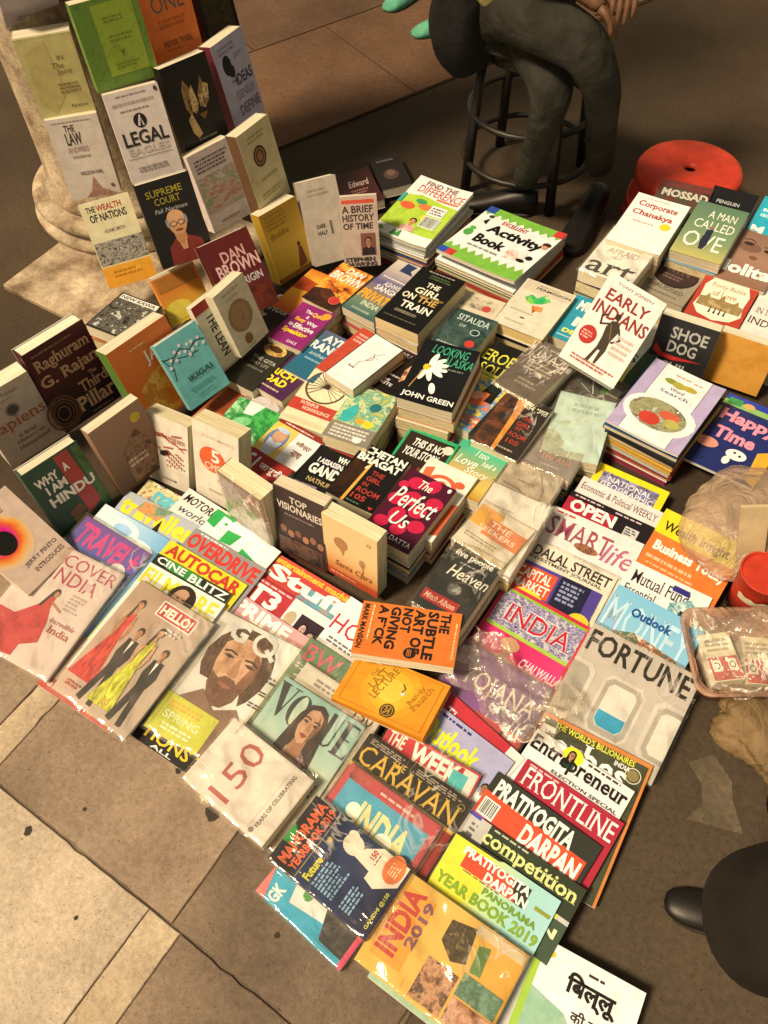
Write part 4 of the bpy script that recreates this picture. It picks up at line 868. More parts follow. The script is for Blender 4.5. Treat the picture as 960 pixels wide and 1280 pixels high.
pb('pc4', 'dark red hardback with large pinkish capitals propped before the pillar', '5c1c18', .045, [('T', 'DAN', .3, .16, .78, .3, 'd69a88', 'b'), ('T', 'BROWN', .12, .3, .98, .47, 'e0aa98', 'b'), ('T', 'ORIGIN', .4, .53, .92, .63, 'c0b0a0', 'b'), ('P', [(.05, 1), (.2, .7), (.5, .62), (.9, .7), (1, 1)], mot('301410 6c2818 1c0c0a', 20))], group=GP, hard=True, spine='4c1612')
pb('pd1', 'dark book with a brown and olive picture at the top inner corner', '1c1816', .04, [('R', .1, .3, .9, .98, mot('1a1614 4c3a22 2c2a1a 6a5230', 24, 1.0))], group=GP, spine='5c2418')
pb('pd2', 'pale lilac book with a black thumbprint and stacked faded capitals', 'b9aab0', .04, [('L', .15, .06, .8, .16, 2, '8c7c84'), ('E', .3, .28, .13, .19, '2a262a'), ('E', .38, .36, .1, .12, '2a262a'), ('L', .55, .2, .85, .26, 2, '8c7c84'), ('T', 'THE', .3, .46, .5, .5, '4a4248', 'b'), ('T', 'IDEAS', .42, .42, .95, .55, '4a4248', 'b'), ('T', 'GENIUS', .3, .6, .9, .7, '98808c', 'b'), ('T', 'DEFINE', .3, .76, .95, .88, '806a74', 'b')], group=GP, spine='6c2a30')
pb('pd3', 'cream book with a dark ringed oval seal at its middle', 'd2bd86', .04, [('L', .25, .08, .85, .18, 2, 'a8935c'), ('E', .46, .36, .19, .21, '4a2c1c'), ('O', .46, .36, .15, .17, .25, '8c6a44'), ('E', .46, .36, .08, .1, '9c6a3c'), ('L', .3, .6, .85, .66, 1, 'b09a64'), ('L', .2, .78, .8, .86, 2, 'a8935c')], group=GP, spine='6a4a2c')
pb('pd4', 'mustard yellow book with a small dark figure near its foot', grad('c89a2c d8ae3c b8861c', 'y', 0, .2), .04, [('L', .1, .04, .7, .26, 4, '9a7a20'), ('T', 'Buddha', .12, .3, .6, .38, '8a6a1c', 'i'), ('P', [(.72, .62), (.8, .66), (.84, .9), (.6, .92)], '7a3c1c'), ('E', .74, .6, .04, .05, '5a2c18'), ('R', .0, .93, 1, 1, '8a5a1c')], group=GP)
pb('pe1', 'pale grey book with a thick fanned block of cream pages', 'b4a084', .05, [('L', .2, .1, .8, .2, 2, '94805f'), ('T', 'DARK', .25, .52, .5, .57, '3a342c', 'b'), ('T', 'HALF', .25, .6, .5, .65, '3a342c', 'b'), ('R', .6, .5, .66, .66, '6a5c48')], group=GP, pages='f0deb0')
pb('brief', 'pinkish paperback about time with a portrait panel and a red top strip', 'b89a80', .022, [('R', .05, .05, .92, .1, 'c84830'), ('T', 'A BRIEF', .05, .13, .88, .23, '3a2c28', 'b'), ('T', 'HISTORY', .05, .25, .9, .35, '3a2c28', 'b'), ('T', 'OF TIME', .05, .37, .86, .46, '3a2c28', 'b'), ('R', .5, .52, .9, .84, '7c4a34'), ('F', .7, .64, .12, 'a87858', '3c2018', '2c2422'), ('T', 'STEPHEN', .05, .86, .85, .92, '3a2c28', 'b'), ('T', 'HAWKING', .05, .93, .9, .99, '3a2c28', 'b')], group='books propped at the back of the stall')
pb('dkred', 'dark maroon paperback lying behind the one about time', '3c1614', .03, [('T', 'Edward', .3, .3, .85, .48, 'c8a890', 'i'), ('L', .3, .55, .8, .7, 2, '8c5c48')], group='books propped at the back of the stall')
pb('dkbk', 'near black paperback with a faint brown portrait, farthest along the stall', '1e1614', .03, [('E', .5, .6, .25, .3, '4a342a'), ('E', .5, .55, .14, .18, '6a4c3a'), ('L', .2, .1, .8, .2, 1, '6a5448')], group='books propped at the back of the stall')
# ---- left group
pb('raghu', 'thick maroon hardback whose bronze lettering runs over a shell spiral', grad('1c0f0e 2c1412 561c1c 4c1a1a', 'y', .02, .2), .045, [('L', .1, .05, .9, .09, 1, '8a5a48'), ('T', 'Raghuram', .08, .12, .95, .29, 'c89468', 'S'), ('T', 'G. Rajan', .04, .31, .98, .48, 'cf9c6c', 'S'), ('T', 'The', .72, .51, .85, .56, 'c89468', 'S'), ('T', 'Third', .5, .57, .97, .7, 'c89468', 'S'), ('T', 'Pillar', .35, .72, .98, .9, 'cfa078', 'S'), ('O', .12, .78, .26, .3, .12, '6a4430'), ('O', .12, .78, .21, .25, .12, '7c5238'), ('O', .12, .78, .16, .2, .15, '6a4430'), ('O', .12, .78, .1, .13, .2, '7c5238'), ('L', .5, .94, .9, .97, 1, '8a6a50')], group=GL, hard=True, pages='f2e0b4')
pb('sapiens', 'beige hardback with faded orange title and a grey fingerprint', 'cbb094', .045, [('T', 'Yuval Noah', .12, .08, .75, .13, '8c7868', 's'), ('L', .12, .16, .7, .19, 1, '9a8674'), ('E', .5, .33, .09, .09, '5a5046'), ('O', .5, .33, .12, .12, .2, '8a7a6a'), ('T', 'Sapiens', -.0, .4, .98, .6, 'b0603c', 's'), ('T', 'A Brief', .35, .66, .7, .71, '7c6a5c', 's'), ('T', 'History of', .3, .73, .8, .79, '7c6a5c', 's'), ('T', 'Humankind', .28, .81, .85, .87, '7c6a5c', 's')], group=GL, pages='f2e0b4')
pb('hindu', 'green hardback with a red stripe and a small brown box beneath white capitals', '2c4a34', .035, [('P', [(.55, .02), (.8, .02), (.86, .85), (.6, .95)], 'a83a30'), ('R', .86, .03, .99, .97, mot('3c5a34 4c6a3a 2c4428', 20)), ('T', 'WHY', .1, .16, .5, .28, 'e8d8b8', 'x'), ('T', 'A', .6, .14, .7, .26, 'e8d8b8', 'x'), ('T', 'I AM', .2, .3, .55, .42, 'e8d8b8', 'x'), ('T', 'HINDU', .15, .46, .95, .6, 'e8d8b8', 'x'), ('P', [(.3, .78), (.52, .72), (.6, .84), (.36, .92)], '6a4a2c'), ('T', 'SHASHI', .32, .88, .6, .95, '8a7a4c', 'b')], group=GL, hard=True)
pb('eclipse', 'peach book with a black disc in an orange and magenta glow', 'd6b494', .04, [('E', .34, .44, .44, .46, grad('e0207a e8542c f09a3c e8b878 d6b494', 'y', .024, .066, (-.02, .118, .042))), ('E', .34, .44, .19, .2, '14100e'), ('T', 'DARK', .15, .04, .6, .1, '6a5648', 's'), ('T', 'AGE', .35, .12, .7, .18, '6a5648', 's'), ('T', 'JERRY PINTO', .3, .74, .92, .8, '6a5648', 's'), ('T', 'INTRODUCES', .36, .84, .92, .89, '6a5648', 's')], group=GL)
pb('bwphoto', 'book with a black and white photograph and a white name strip', '26221e', .03, [('R', .03, .04, .97, .96, mot('181614 2c2822 6c6450 181614 e0d4b4 2a2620', 30, 3.0)), ('R', .05, .03, .95, .15, 'e4d6b8'), ('T', 'NEW KAWA', .08, .05, .9, .13, '2a2624', 'b')], under=1, sh='the book with the black and white photograph')
pb('jaya', 'thick orange book with a white title and golden figures', grad('c87818 d2641c d8702c', 'y', .0, .2), .05, [('T', 'JAYA', .45, .2, 1.0, .38, 'eedcb8', 's'), ('P', [(.2, .55), (.55, .42), (.95, .5), (.95, .98), (.1, .98)], mot('d08a24 b8661c e0a83c 8a4a18', 30, 1.0)), ('L', .3, .1, .6, .13, 1, 'e8b070')], group=GL, spine='5a7a2c')
pb('brownphoto', 'brown book picturing crouching figures with a yellow spot near one corner', grad('4a3020 8a6244 a07a5a', 'y', .0, .2), .03, [('E', .8, .18, .09, .09, 'd0aa2c'), ('P', [(.35, .5), (.7, .3), (.85, .5), (.9, .95), (.3, .95)], mot('3a2418 6a4630 98704c 2a1a12', 34, 5.0)), ('L', .35, .62, .75, .75, 2, 'c8a888')], group=GL)
pb('ikigai', 'turquoise hardback with black blossom branches and spaced dark capitals', '6fb0a4', .02, [('W', [(.0, .22), (.25, .26), (.42, .2), (.6, .28), (.8, .22), (.98, .26)], .02, '241c1c'), ('W', [(.05, .4), (.2, .28), (.5, .34), (.75, .36)], .015, '241c1c'), ('W', [(.0, .2), (.12, .4), (.05, .55)], .015, '241c1c')] + [('E', u, v, .035, .035, 'e8cfc0') for u, v in ((.3, .2), (.38, .25), (.45, .16), (.5, .27), (.6, .2), (.66, .3), (.78, .27), (.86, .2), (.15, .27), (.08, .36), (.56, .34), (.7, .2), (.26, .31), (.92, .3))] + [('T', 'IKIGAI', .28, .58, .85, .66, '2a4a44', 'b'), ('L', .2, .74, .85, .8, 1, '4a8a80'), ('L', .3, .86, .75, .9, 1, '4a8a80')], group=GL, hard=True, pages='f0e4c0')
pb('fire', 'orange book with a bright yellow glow held open beneath the pillar display', grad('f0c83c e88a34 d8702c', 'y', .0, .16), .02, [('R', 0, 0, 1, .05, 'f0dcb0'), ('R', .06, .08, .94, .35, 'b8742c'), ('E', .3, .75, .3, .2, 'f0d44c'), ('P', [(.6, .8), (1, .7), (1, 1), (.7, 1)], 'c84430')], group=GL)
pb('creamthe', 'cream book with a red top band and black title running down its cover', 'd8c6a0', .02, [('R', 0, 0, 1, .14, 'a02c20'), ('T', 'THE LEAN', .25, .2, .5, .85, '2c2622', 'b', -90), ('T', 'STARTUP', .55, .2, .75, .8, '2c2622', 'b', -90)], group=GL)
pb('creamcircle', 'cream paperback with one large and one small copper disc', 'd6c298', .035, [('L', .2, .06, .8, .12, 1, 'b09c70'), ('L', .25, .16, .75, .2, 1, 'b09c70'), ('E', .47, .48, .36, .38, '9a7448'), ('E', .47, .48, .26, .28, mot('94703f a98050 8a663a', 40)), ('E', .42, .84, .12, .13, '8a5c34'), ('L', .3, .94, .7, .97, 1, 'b09c70')], group=GL)
# ---- five upright
pb('cherry', 'cream paperback with scattered dark red blossom lettering and a black bird', 'd9c4a2', .04, [('W', [(.1, .2), (.25, .26), (.4, .24), (.55, .32), (.75, .34), (.9, .4)], .03, 'a84438')] + [('E', (i * .37) % .9 + .05, .16 + ((i * .61) % .34), .022, .022, 'a84438') for i in range(26)] + [('T', 'Norwegian', .08, .2, .92, .32, 'a03c34', 'c'), ('E', .45, .5, .13, .06, '1c1614', .5), ('P', [(.3, .46), (.4, .5), (.38, .54)], '1c1614')] + [('E', .5 + (i * .23) % .4, .45 + ((i * .41) % .4), .024, .022, 'a84438') for i in range(22)] + [('L', .3, .85, .7, .9, 1, '9c8468')], group=GU, pages='e8d29c')
pb('fivecm', 'cream paperback with an orange disc holding a five', 'dcc6a4', .045, [('T', 'JOHN MARKS', .2, .12, .9, .17, 'b49a7c', 's'), ('E', .42, .42, .29, .28, 'd0562a'), ('T', '5', .4, .28, .58, .44, 'f0d8b4', 'b'), ('T', 'CMS', .24, .46, .6, .55, 'e8b48c', 'b'), ('P', [(.55, .66), (.65, .66), (.6, .72)], 'b0382c'), ('L', .3, .8, .8, .86, 1, 'b49a7c')], group=GU, pages='e8d29c')
pb('plasticbk', 'grey mauve book sealed in shiny film at the middle of the upright row', grad('5a4a3c a08c74 9a7264 7c5c54', 'y', .0, .2), .045, [('E', .5, .35, .25, .2, mot('a06a5c 8c5248 b89078', 20)), ('R', .1, .8, .9, .84, 'b8a488')], group=GU, wrap=HEAVY, pages='ecd8a4')
pb('visionary', 'dark brown book with a row of small faces under pale capitals', '382a26', .03, [('T', 'TOP', .32, .08, .66, .17, 'd6c0a4', 'b'), ('T', 'VISIONARIES', .06, .19, .95, .29, 'd6c0a4', 'b'), ('L', .2, .33, .9, .37, 1, '8c7460')] + [('E', .16 + i * .15, .58 + (i % 2) * .04, .065, .09, c) for i, c in enumerate(('8a5a40', '9c6a4a', '7c4e38', 'a87450', '8a5a44', '94644a'))] + [('R', .05, .7, .95, .93, mot('2c201c 4c3830 6a4c3c 2a1e1a', 30)), ('P', [(0, .95), (1, .95), (1, 1), (0, 1)], '5c3020')], group=GU, spine='2c2220')
pb('creamorange', 'golden cream book with thin tree forms over an orange foot', grad('c85c28 d88c4c dcae6c deb878', 'y', .0, .12), .035, [('E', .33, .36, .13, .15, 'a87444'), ('P', [(.3, .45), (.4, .45), (.36, .56)], 'a87444'), ('E', .72, .52, .06, .1, 'b07c4c'), ('W', [(.72, .5), (.74, .66), (.68, .8)], .02, '9c6838'), ('O', .85, .14, .04, .04, .3, '8a6a3c'), ('T', 'Santa Clara', .2, .68, .9, .78, '8a4a24', 'i'), ('R', 0, .88, 1, 1, 'c4502c'), ('L', .1, .91, .6, .95, 1, 'e8b48c')], group=GU, pages='ecd8a4')
# ---- centre flats
pb('firelens', 'orange paperback with a yellow glare lying by the first row of tall books', grad('c8501c e89430 f0bc3c c8641c', 'y', .0, .18), .025, [('P', [(0, .2), (1, .3), (1, .45), (0, .5)], 'b4441c')], under=2, sh='the orange paperback with the yellow glare', group=GC)
pb('danflat', 'thriller with white slanted capitals over a fiery scene and a red seal', mot('1c120c 8a3c14 e07a24 f0b040 3c1c10 a04a18', 16, 7.0), .025, [('T', 'DAN', .3, .04, .85, .17, 'f0e0c8', 'j'), ('T', 'BROWN', .04, .19, .98, .38, 'f4e6d0', 'j'), ('P', [(0, .7), (.4, .6), (1, .78), (1, 1), (0, 1)], mot('1a120e 3c2014 5c3018', 20)), ('E', .76, .78, .14, .14, 'b83428'), ('O', .76, .78, .15, .15, .1, 'd86450')], under=3, sh='the fiery thriller with the red seal', group=GC)
pb('private', 'thriller with orange capitals between a cloudy sky and teal water', grad('3c5a52 6a7a5c 8a7458 5c5474 b09c8c c8b498', 'y', .0, .23), .025, [('P', [(.3, .0), (.6, .0), (.55, .1), (.7, .16), (.3, .16)], '2c3450'), ('L', .1, .3, .9, .34, 1, 'd8c8b0'), ('T', 'ASHWIN', .3, .38, .85, .46, 'e0d0b8', 'b'), ('T', 'SANGHI', .2, .47, .9, .56, 'e8dcc4', 'b'), ('T', 'PRIVATE', .02, .6, .98, .75, 'f09c2c', 'x'), ('T', 'INDIA', .3, .77, .8, .85, 'c8c8a0', 'b'), ('L', .2, .9, .8, .96, 1, 'a0a88c')], under=3, sh='the thriller with orange capitals', group=GC)
pb('train', 'thick black book with cream and amber capitals about a train', '0f0d0c', .036, [('L', .2, .03, .85, .06, 1, 'a09078'), ('L', .3, .08, .8, .16, 2, '4c5c34'), ('T', 'THE', .38, .22, .68, .3, 'e8dcb8', 'b'), ('T', 'GIRL', .25, .33, .82, .43, 'ecdcb0', 'b'), ('T', 'ON', .1, .46, .38, .56, 'ecdcb0', 'b'), ('T', 'THE', .45, .46, .88, .56, 'c89c50', 'b'), ('T', 'TRAIN', .22, .6, .9, .71, 'ece0c0', 'b'), ('P', [(.4, .44), (.95, .43), (.95, .455), (.4, .455)], '8a6a2c'), ('R', .22, .76, .7, .8, '8a7c60'), ('T', 'PAULA HAWKINS', .23, .765, .69, .795, '1c1814', 'b'), ('L', .1, .88, .9, .91, 1, '5c5444')], under=4, sh='the thick black book about a train', group=GC, pages='e8c88c')
pb('quick', 'purple speaking guide with white and yellow words and an orange medallion', '8c2460', .025, [('T', 'The', .28, .12, .48, .2, 'f0e0d0', 'b'), ('T', 'Quick', .5, .12, .88, .24, 'f0b030', 'x'), ('E', .86, .12, .12, .12, 'e8962c'), ('T', '&', .42, .25, .5, .32, 'f0e0d0', 'b'), ('T', 'Easy', .2, .34, .5, .45, 'f0b030', 'x'), ('T', 'Way', .54, .35, .86, .46, 'f0e0d0', 'b'), ('T', 'to', .16, .5, .28, .58, 'f0e0d0', 'b'), ('T', 'Effective', .32, .48, .9, .6, 'f0e0d0', 'b'), ('T', 'Speaking', .14, .63, .84, .77, 'f0c030', 'x'), ('T', 'DALE', .5, .88, .78, .94, 'e8c8d0', 'b')], under=3, sh='the purple speaking guide', group=GC)
pb('steel', 'black paperback with bold white capitals half under the purple guide', '171213', .025, [('T', 'STEEL', .1, .08, .95, .26, 'e8dccc', 'x'), ('T', 'HUSH', .2, .3, .9, .44, 'd8ccbc', 'j'), ('T', 'the', .05, .5, .3, .6, 'e0d0c0', 'i')], under=2, sh='the black paperback with bold white capitals', group=GC)
pb('cup', 'dark olive paperback with a glowing bronze bowl at its top', '2a261c', .03, [('E', .55, .2, .33, .2, mot('c8883c e8b85c 6a4420 f0d08c', 26)), ('E', .55, .18, .2, .1, '4a2c18'), ('T', 'THE GITA', .2, .4, .9, .47, 'b0a488', 'b'), ('T', 'WAY LIFE', .25, .5, .8, .56, '8a8068', 'b'), ('L', .3, .6, .8, .66, 1, '6a6450')], under=2, sh='the dark olive paperback with a bowl', group=GC)
pb('ayn', 'small teal paperback with two rows of tall angular white letters', grad('2c5f6c 2c6474 5c5c6c', 'y', .0, .18), .025, [('T', 'AYN', .2, .06, .95, .22, 'e0dcc8', 'x'), ('T', 'RAND', .03, .25, .97, .42, 'e0dcc8', 'x'), ('T', 'anthem', .2, .46, .8, .54, 'b8c8c0', 'i'), ('L', .2, .6, .8, .66, 1, '8cb0b0')], under=3, sh='the small teal paperback', group=GC)
pb('richdad', 'purple paperback with yellow capitals and a man looking out', '4c2440', .025, [('F', .45, .22, .16, 'b47850', '1c120e', '3c2434'), ('T', 'RICH', .1, .48, .8, .62, 'f0d02c', 'x'), ('T', 'DAD', .12, .65, .75, .8, 'f0d02c', 'x'), ('L', .2, .86, .8, .92, 1, 'c8b088')], under=2, sh='the purple paperback with yellow capitals', group=GC)
pb('redunder', 'red paperback showing as a strip beside the white line drawing', 'b8442c', .025, [('L', .1, .1, .9, .3, 3, 'e0a890')], group=GC)
pb('whiteline', 'white paperback edged in dark green with a thin twig drawing', 'e6dcc8', .025, [('R', 0, 0, .025, 1, '2c3c24'), ('R', .975, 0, 1, 1, '2c3c24'), ('R', 0, 0, 1, .015, '2c3c24'), ('W', [(.75, .22), (.55, .35), (.62, .42), (.4, .55), (.42, .7)], .012, '7a6450'), ('W', [(.5, .3), (.6, .37), (.7, .36)], .012, '7a6450'), ('W', [(.55, .4), (.5, .48)], .02, 'a8704c'), ('T', 'Rumi', .25, .66, .45, .7, '7a6450', 'i')], under=3, sh='the white paperback with a twig drawing', group=GC)
pb('muorange', 'black paperback with a burst of orange light partly under the daisy book', '1a1210', .03, [('P', [(.6, .02), (.98, .1), (.8, .5), (.6, .7), (.5, .45)], mot('e88c4c c05020 f0b078 5c2414', 18)), ('T', 'MU', .1, .12, .35, .2, 'e0d0bc', 'b'), ('L', .2, .6, .6, .66, 1, 'b8a890'), ('T', 'THE', .2, .72, .4, .77, 'd8c8b4', 'b'), ('T', 'KITE', .22, .79, .55, .85, 'd8c8b4', 'b')], under=3, sh='the black paperback with orange light', group=GC)
DA = [('E', .27 + .2 * math.cos(a), .42 - .13 * math.sin(a), .15, .05, 'f4ecd8', a) for a in (1.35, .8, .35, -.05, -.5, -1.2, -1.75)]
pb('alaska', 'black novel with a white daisy losing a petal and green handwriting', '0e0e10', .035, [('T', 'LOOKING', .2, .05, .86, .19, '3c9c6c', 'i'), ('T', 'for', .3, .21, .4, .27, '3c9c6c', 'i'), ('T', 'ALASKA', .45, .2, .99, .34, '3c9c6c', 'i')] + DA + [('E', .25, .44, .06, .07, 'e8b82c'), ('W', [(.22, .48), (.12, .8)], .02, 'b0823c'), ('E', .5, .74, .055, .12, 'f6eeda', .35), ('L', .5, .38, .95, .42, 1, '70705c'), ('T', 'JOHN GREEN', .05, .86, .96, .96, 'ece4d4', 'b')], under=4, sh='the daisy novel', group=GC)
pb('creamback', 'cream paperback peeping out behind the green mythology novel', 'd0bc94', .03, [('R', .1, .08, .9, .3, mot('6a5848 d0bc94 8c7454', 20)), ('E', .72, .24, .1, .1, 'b84434')], under=3, sh='the cream paperback behind the mythology novel', group=GC)
pb('sita', 'dark green mythology novel with silver script and a red seal', mot('1c2820 2c4038 4a5a4c 1a2018', 14, 2.0), .03, [('T', 'SITAUDA', .15, .08, .92, .2, 'c8d0b8', 's'), ('O', .72, .34, .11, .1, .2, 'b8c4ac'), ('T', 'OF', .3, .26, .45, .31, 'c8d0b8', 's'), ('E', .78, .56, .11, .11, 'c83c30'), ('L', .1, .66, .8, .74, 2, 'a8b0a0')], under=4, sh='the dark green mythology novel', group=GC)
pb('permission', 'cream hardback with a green and orange leaf floating at its centre', 'd8c8a4', .035, [('R', .04, .02, .96, .22, 'cdb894'), ('L', .3, .05, .8, .08, 1, '8c7c60'), ('T', 'PERMISSION', .28, .1, .97, .15, '3c342c', 'b'), ('P', [(.2, .36), (.3, .28), (.42, .32), (.52, .2), (.55, .28), (.62, .24), (.68, .3), (.55, .4), (.38, .46), (.28, .44)], mot('2c8a3c 3cae5c 8ac84c 1c5c34', 22)), ('P', [(.42, .48), (.62, .44), (.66, .54), (.55, .56), (.52, .62), (.46, .54)], mot('d0642c e09048 a04820', 20)), ('L', .1, .62, .7, .68, 1, 'b8a888'), ('E', .42, .76, .05, .02, '4a4034'), ('L', .15, .85, .6, .9, 1, 'b8a888')], under=4, sh='the cream hardback with a leaf', group=GC, hard=True, pages='e8c478')
pb('blueM', 'turquoise paperback with one huge white letter beside the leaf hardback', '2c8c98', .03, [('T', 'M', .35, .52, .75, .7, 'f0e8d4', 'x'), ('T', 'MUKTI', .2, .2, .9, .4, 'e8e0c8', 'x'), ('T', 'DEEP', .25, .78, .8, .86, 'e8d43c', 'x'), ('L', .2, .9, .8, .94, 1, 'c8dcd0')], under=3, sh='the turquoise paperback', group=GC)
pb('desoul', 'black paperback with large yellow capitals in the pile behind the striped stack', mot('141210 1c1a14 2c3c34', 9, 3.0), .03, [('T', 'HEROES', -.3, .16, .98, .36, 'e0d040', 's'), ('T', 'SOUL', .1, .4, .9, .58, 'e0d040', 's')], under=3, sh='the black paperback with yellow capitals', group=GC)
pb('colorful', 'children\'s picture book with orange fish shapes on pale blue beside the daisy novel', mot('e8d8a8 e8703c 5c8ca8 e8c83c d84c30', 16, 1.0, hard=True), .028, [('R', 0, 0, 1, .1, 'd8c84c'), ('L', .1, .03, .9, .08, 1, '6a6a2c'), ('E', .6, .45, .3, .22, 'e0683c', .5), ('E', .5, .42, .16, .12, 'f0a87c', .5), ('E', .2, .28, .15, .12, '3c6a8c'), ('E', .3, .8, .3, .2, 'e8742c', .6)], under=3, sh='the orange fish picture book', group=GC)
pb('tazi', 'brown film wrapped book with crumpled white print beside the early people book', mot('3c2c20 5c4632 4a3828 2c2018', 18, 3.0), .035, [('L', .4, .06, .8, .1, 1, 'd0c0a8'), ('T', 'NAZI', .3, .14, .95, .3, 'e8dcc8', 's'), ('L', .2, .36, .9, .56, 3, 'b8a890'), ('L', .3, .7, .8, .84, 2, 'a09078')], under=3, sh='the brown film wrapped book', group=GC, wrap=CRINK)
pb('hindi105', 'film wrapped black paperback with a lit doorway and hindi heading', '1c0e0a', .03, [('R', .02, .02, .4, .98, mot('14090a 3c1a10 7a3c1c 1c0e0a', 14, 5.0)), ('P', [(.36, .05), (.5, .02), (.5, .98), (.42, .98)], 'e89a3c'), ('P', [(.3, .05), (.52, .04), (.5, .25), (.36, .3)], mot('f0c890 c88040 fff0d0', 30)), ('T', 'चेतन भगत', .45, .05, .98, .17, 'f0e8d8', 'b'), ('T', 'THE', .58, .28, .8, .36, 'b83020', 'b'), ('T', 'GIRL', .56, .4, .85, .48, 'b83020', 'b'), ('T', 'IN', .6, .5, .7, .56, 'b83020', 'b'), ('T', 'ROOM', .55, .6, .9, .68, 'b83020', 'b'), ('T', '105', .58, .72, .84, .8, 'b83020', 'b'), ('L', .5, .88, .9, .93, 1, 'c0a890')], under=4, sh='the film wrapped black paperback', group=GC, wrap=FILM)
pb('notyour', 'green bordered paperback with white brush capitals on dark brown', '2c9c5c', .03, [('R', .05, .05, .95, 1, '2a1c14'), ('T', 'THIS IS NOT', .22, .12, .9, .24, 'f0e8d8', 'j'), ('T', 'YOUR STORY', .14, .27, .82, .4, 'f0e8d8', 'j'), ('E', .88, .14, .1, .1, 'd8c8a8'), ('R', .1, .5, .9, .9, mot('2a1c14 5c3820 8c5c34', 20))], under=3, sh='the green bordered paperback', group=GC)
pb('itoo', 'romance paperback fading from green to yellow with looping white script', grad('b07c2c d8b44c c8a85c 8ca86c 4cac7c 3cac74', 'y', .0, .17), .03, [('T', 'RAVINDER SINGH', .2, .05, .95, .12, 'c0603c', 'b'), ('T', 'I too', .4, .16, .66, .28, 'f4ecd8', 'i'), ('T', 'had a', .62, .3, .9, .4, 'f4ecd8', 'i'), ('T', 'Love', .12, .34, .56, .5, 'f4ecd8', 'i'), ('T', 'Story', .4, .5, .88, .64, 'f4ecd8', 'i')], under=4, sh='the green and yellow romance paperback', group=GC)
pb('whiteorange', 'cream paperback with bold orange paper cut shapes', 'e8d8b8', .03, [('E', .5, .3, .3, .24, 'd05c34'), ('E', .5, .3, .2, .16, 'e8d8b8'), ('E', .5, .3, .1, .1, 'd05c34'), ('P', [(.05, .15), (.2, .1), (.25, .35), (.1, .4)], 'd86438'), ('P', [(.75, .5), (1, .45), (1, .9), (.8, .95)], 'd05c34'), ('E', .8, .2, .1, .08, 'd05c34'), ('E', .1, .7, .12, .14, 'd86438')], under=3, sh='the cream paperback with orange cut shapes', group=GC)
BL = [('E', u, v, r, r * .85, 'c01c3c', a) for u, v, r, a in ((.3, .15, .16, .3), (.6, .1, .16, 1), (.82, .3, .16, .2), (.4, .36, .18, .8), (.16, .45, .15, .1), (.65, .48, .17, .5), (.36, .62, .17, 1.2), (.8, .66, .16, .3), (.55, .78, .15, .8), (.2, .78, .14, .2), (.12, .24, .1, .5))]
pb('perfect', 'crimson floral romance on a tall pile at the corner of the middle piles', '480c22', .03, BL + [('T', 'The', .36, .08, .62, .2, 'f6eee0', 'i'), ('T', 'Perfect', .08, .26, .94, .52, 'f6eee0', 'i'), ('T', 'Us', .3, .58, .66, .76, 'f6eee0', 'i'), ('E', .9, .06, .035, .05, 'f0d8c8'), ('T', 'DURJOY DATTA', .0, .88, .95, .96, 'f2e8d8', 's')], under=4, sh='the crimson floral romance', group=GC, pages='ecd4a0')
pb('chetan', 'black thriller with heavy white author name, red capitals and a glowing door edge', '0e0b0b', .03, [('P', [(.05, .3), (.36, .22), (.36, 1), (.0, 1)], mot('0e0b0b 2c1a10 4a2814', 12)), ('P', [(.36, .2), (.41, .2), (.38, 1), (.32, 1)], 'e8a040'), ('E', .36, .36, .06, .03, 'f4d090', 1.0), ('T', 'CHETAN', .1, .02, .96, .15, 'f6f0e4', 'x'), ('T', 'BHAGAT', .06, .165, .96, .3, 'f6f0e4', 'x'), ('T', 'THE', .5, .37, .76, .45, 'a83428', 'b'), ('T', 'GIRL', .48, .48, .78, .56, 'b03a2c', 'b'), ('T', 'IN', .48, .59, .6, .66, 'a83428', 'b'), ('T', 'ROOM', .46, .69, .92, .78, 'b03a2c', 'b'), ('T', '105', .44, .81, .74, .9, 'b03a2c', 'b'), ('P', [(.86, .93), (.97, .93), (.92, .98)], 'c03028'), ('L', .42, .94, .7, .97, 1, '5c7a5c')], under=4, sh='the black thriller with the heavy author name', group=GC, pages='ecd4a0')
pb('whygandhi', 'black paperback with white slab capitals and a grey face near its foot', '12100f', .03, [('T', 'WHY', .5, .05, .82, .14, 'f0e8d8', 'x'), ('T', 'I ASSASSINATED', .16, .16, .98, .24, 'e8dcc8', 'x'), ('T', 'GANDHI', .1, .26, .96, .42, 'f4ecdc', 'x'), ('T', 'NATHURAM', .2, .47, .9, .54, 'b89c5c', 'b'), ('P', [(.0, .6), (.5, .58), (.6, .8), (.4, 1), (0, 1)], mot('2a2420 6a5c54 9c8c80 3c342e', 30)), ('L', .6, .68, .95, .76, 2, 'c8bca8')], under=3, sh='the black paperback with white slab capitals', group=GC)
pb('artbook', 'thick paperback with a yellow and teal painting above a grey title panel', mot('d8c85c b8b054 3c9c88 e0d484 2c7c74 c8a83c', 22, 6.0), .035, [('E', .68, .3, .12, .13, '2c6a68'), ('P', [(.1, .5), (.3, .3), (.42, .5), (.3, .68), (.12, .66)], '3caa98'), ('E', .55, .6, .1, .08, 'e0a02c'), ('E', .75, .62, .12, .1, 'e8c82c'), ('R', 0, .7, 1, 1, '8a7a64'), ('L', .1, .73, .9, .97, 4, 'd8ccb0'), ('E', .72, .92, .1, .08, 'e8e0d0')], under=4, sh='the yellow and teal painting book', group=GC, pages='ecd4a0')
WH = [('W', [(.48, .26), (.48 + .4 * math.cos(a), .26 - .26 * math.sin(a))], .012, '3c2c1c') for a in [i * .285 for i in range(-3, 15)]]
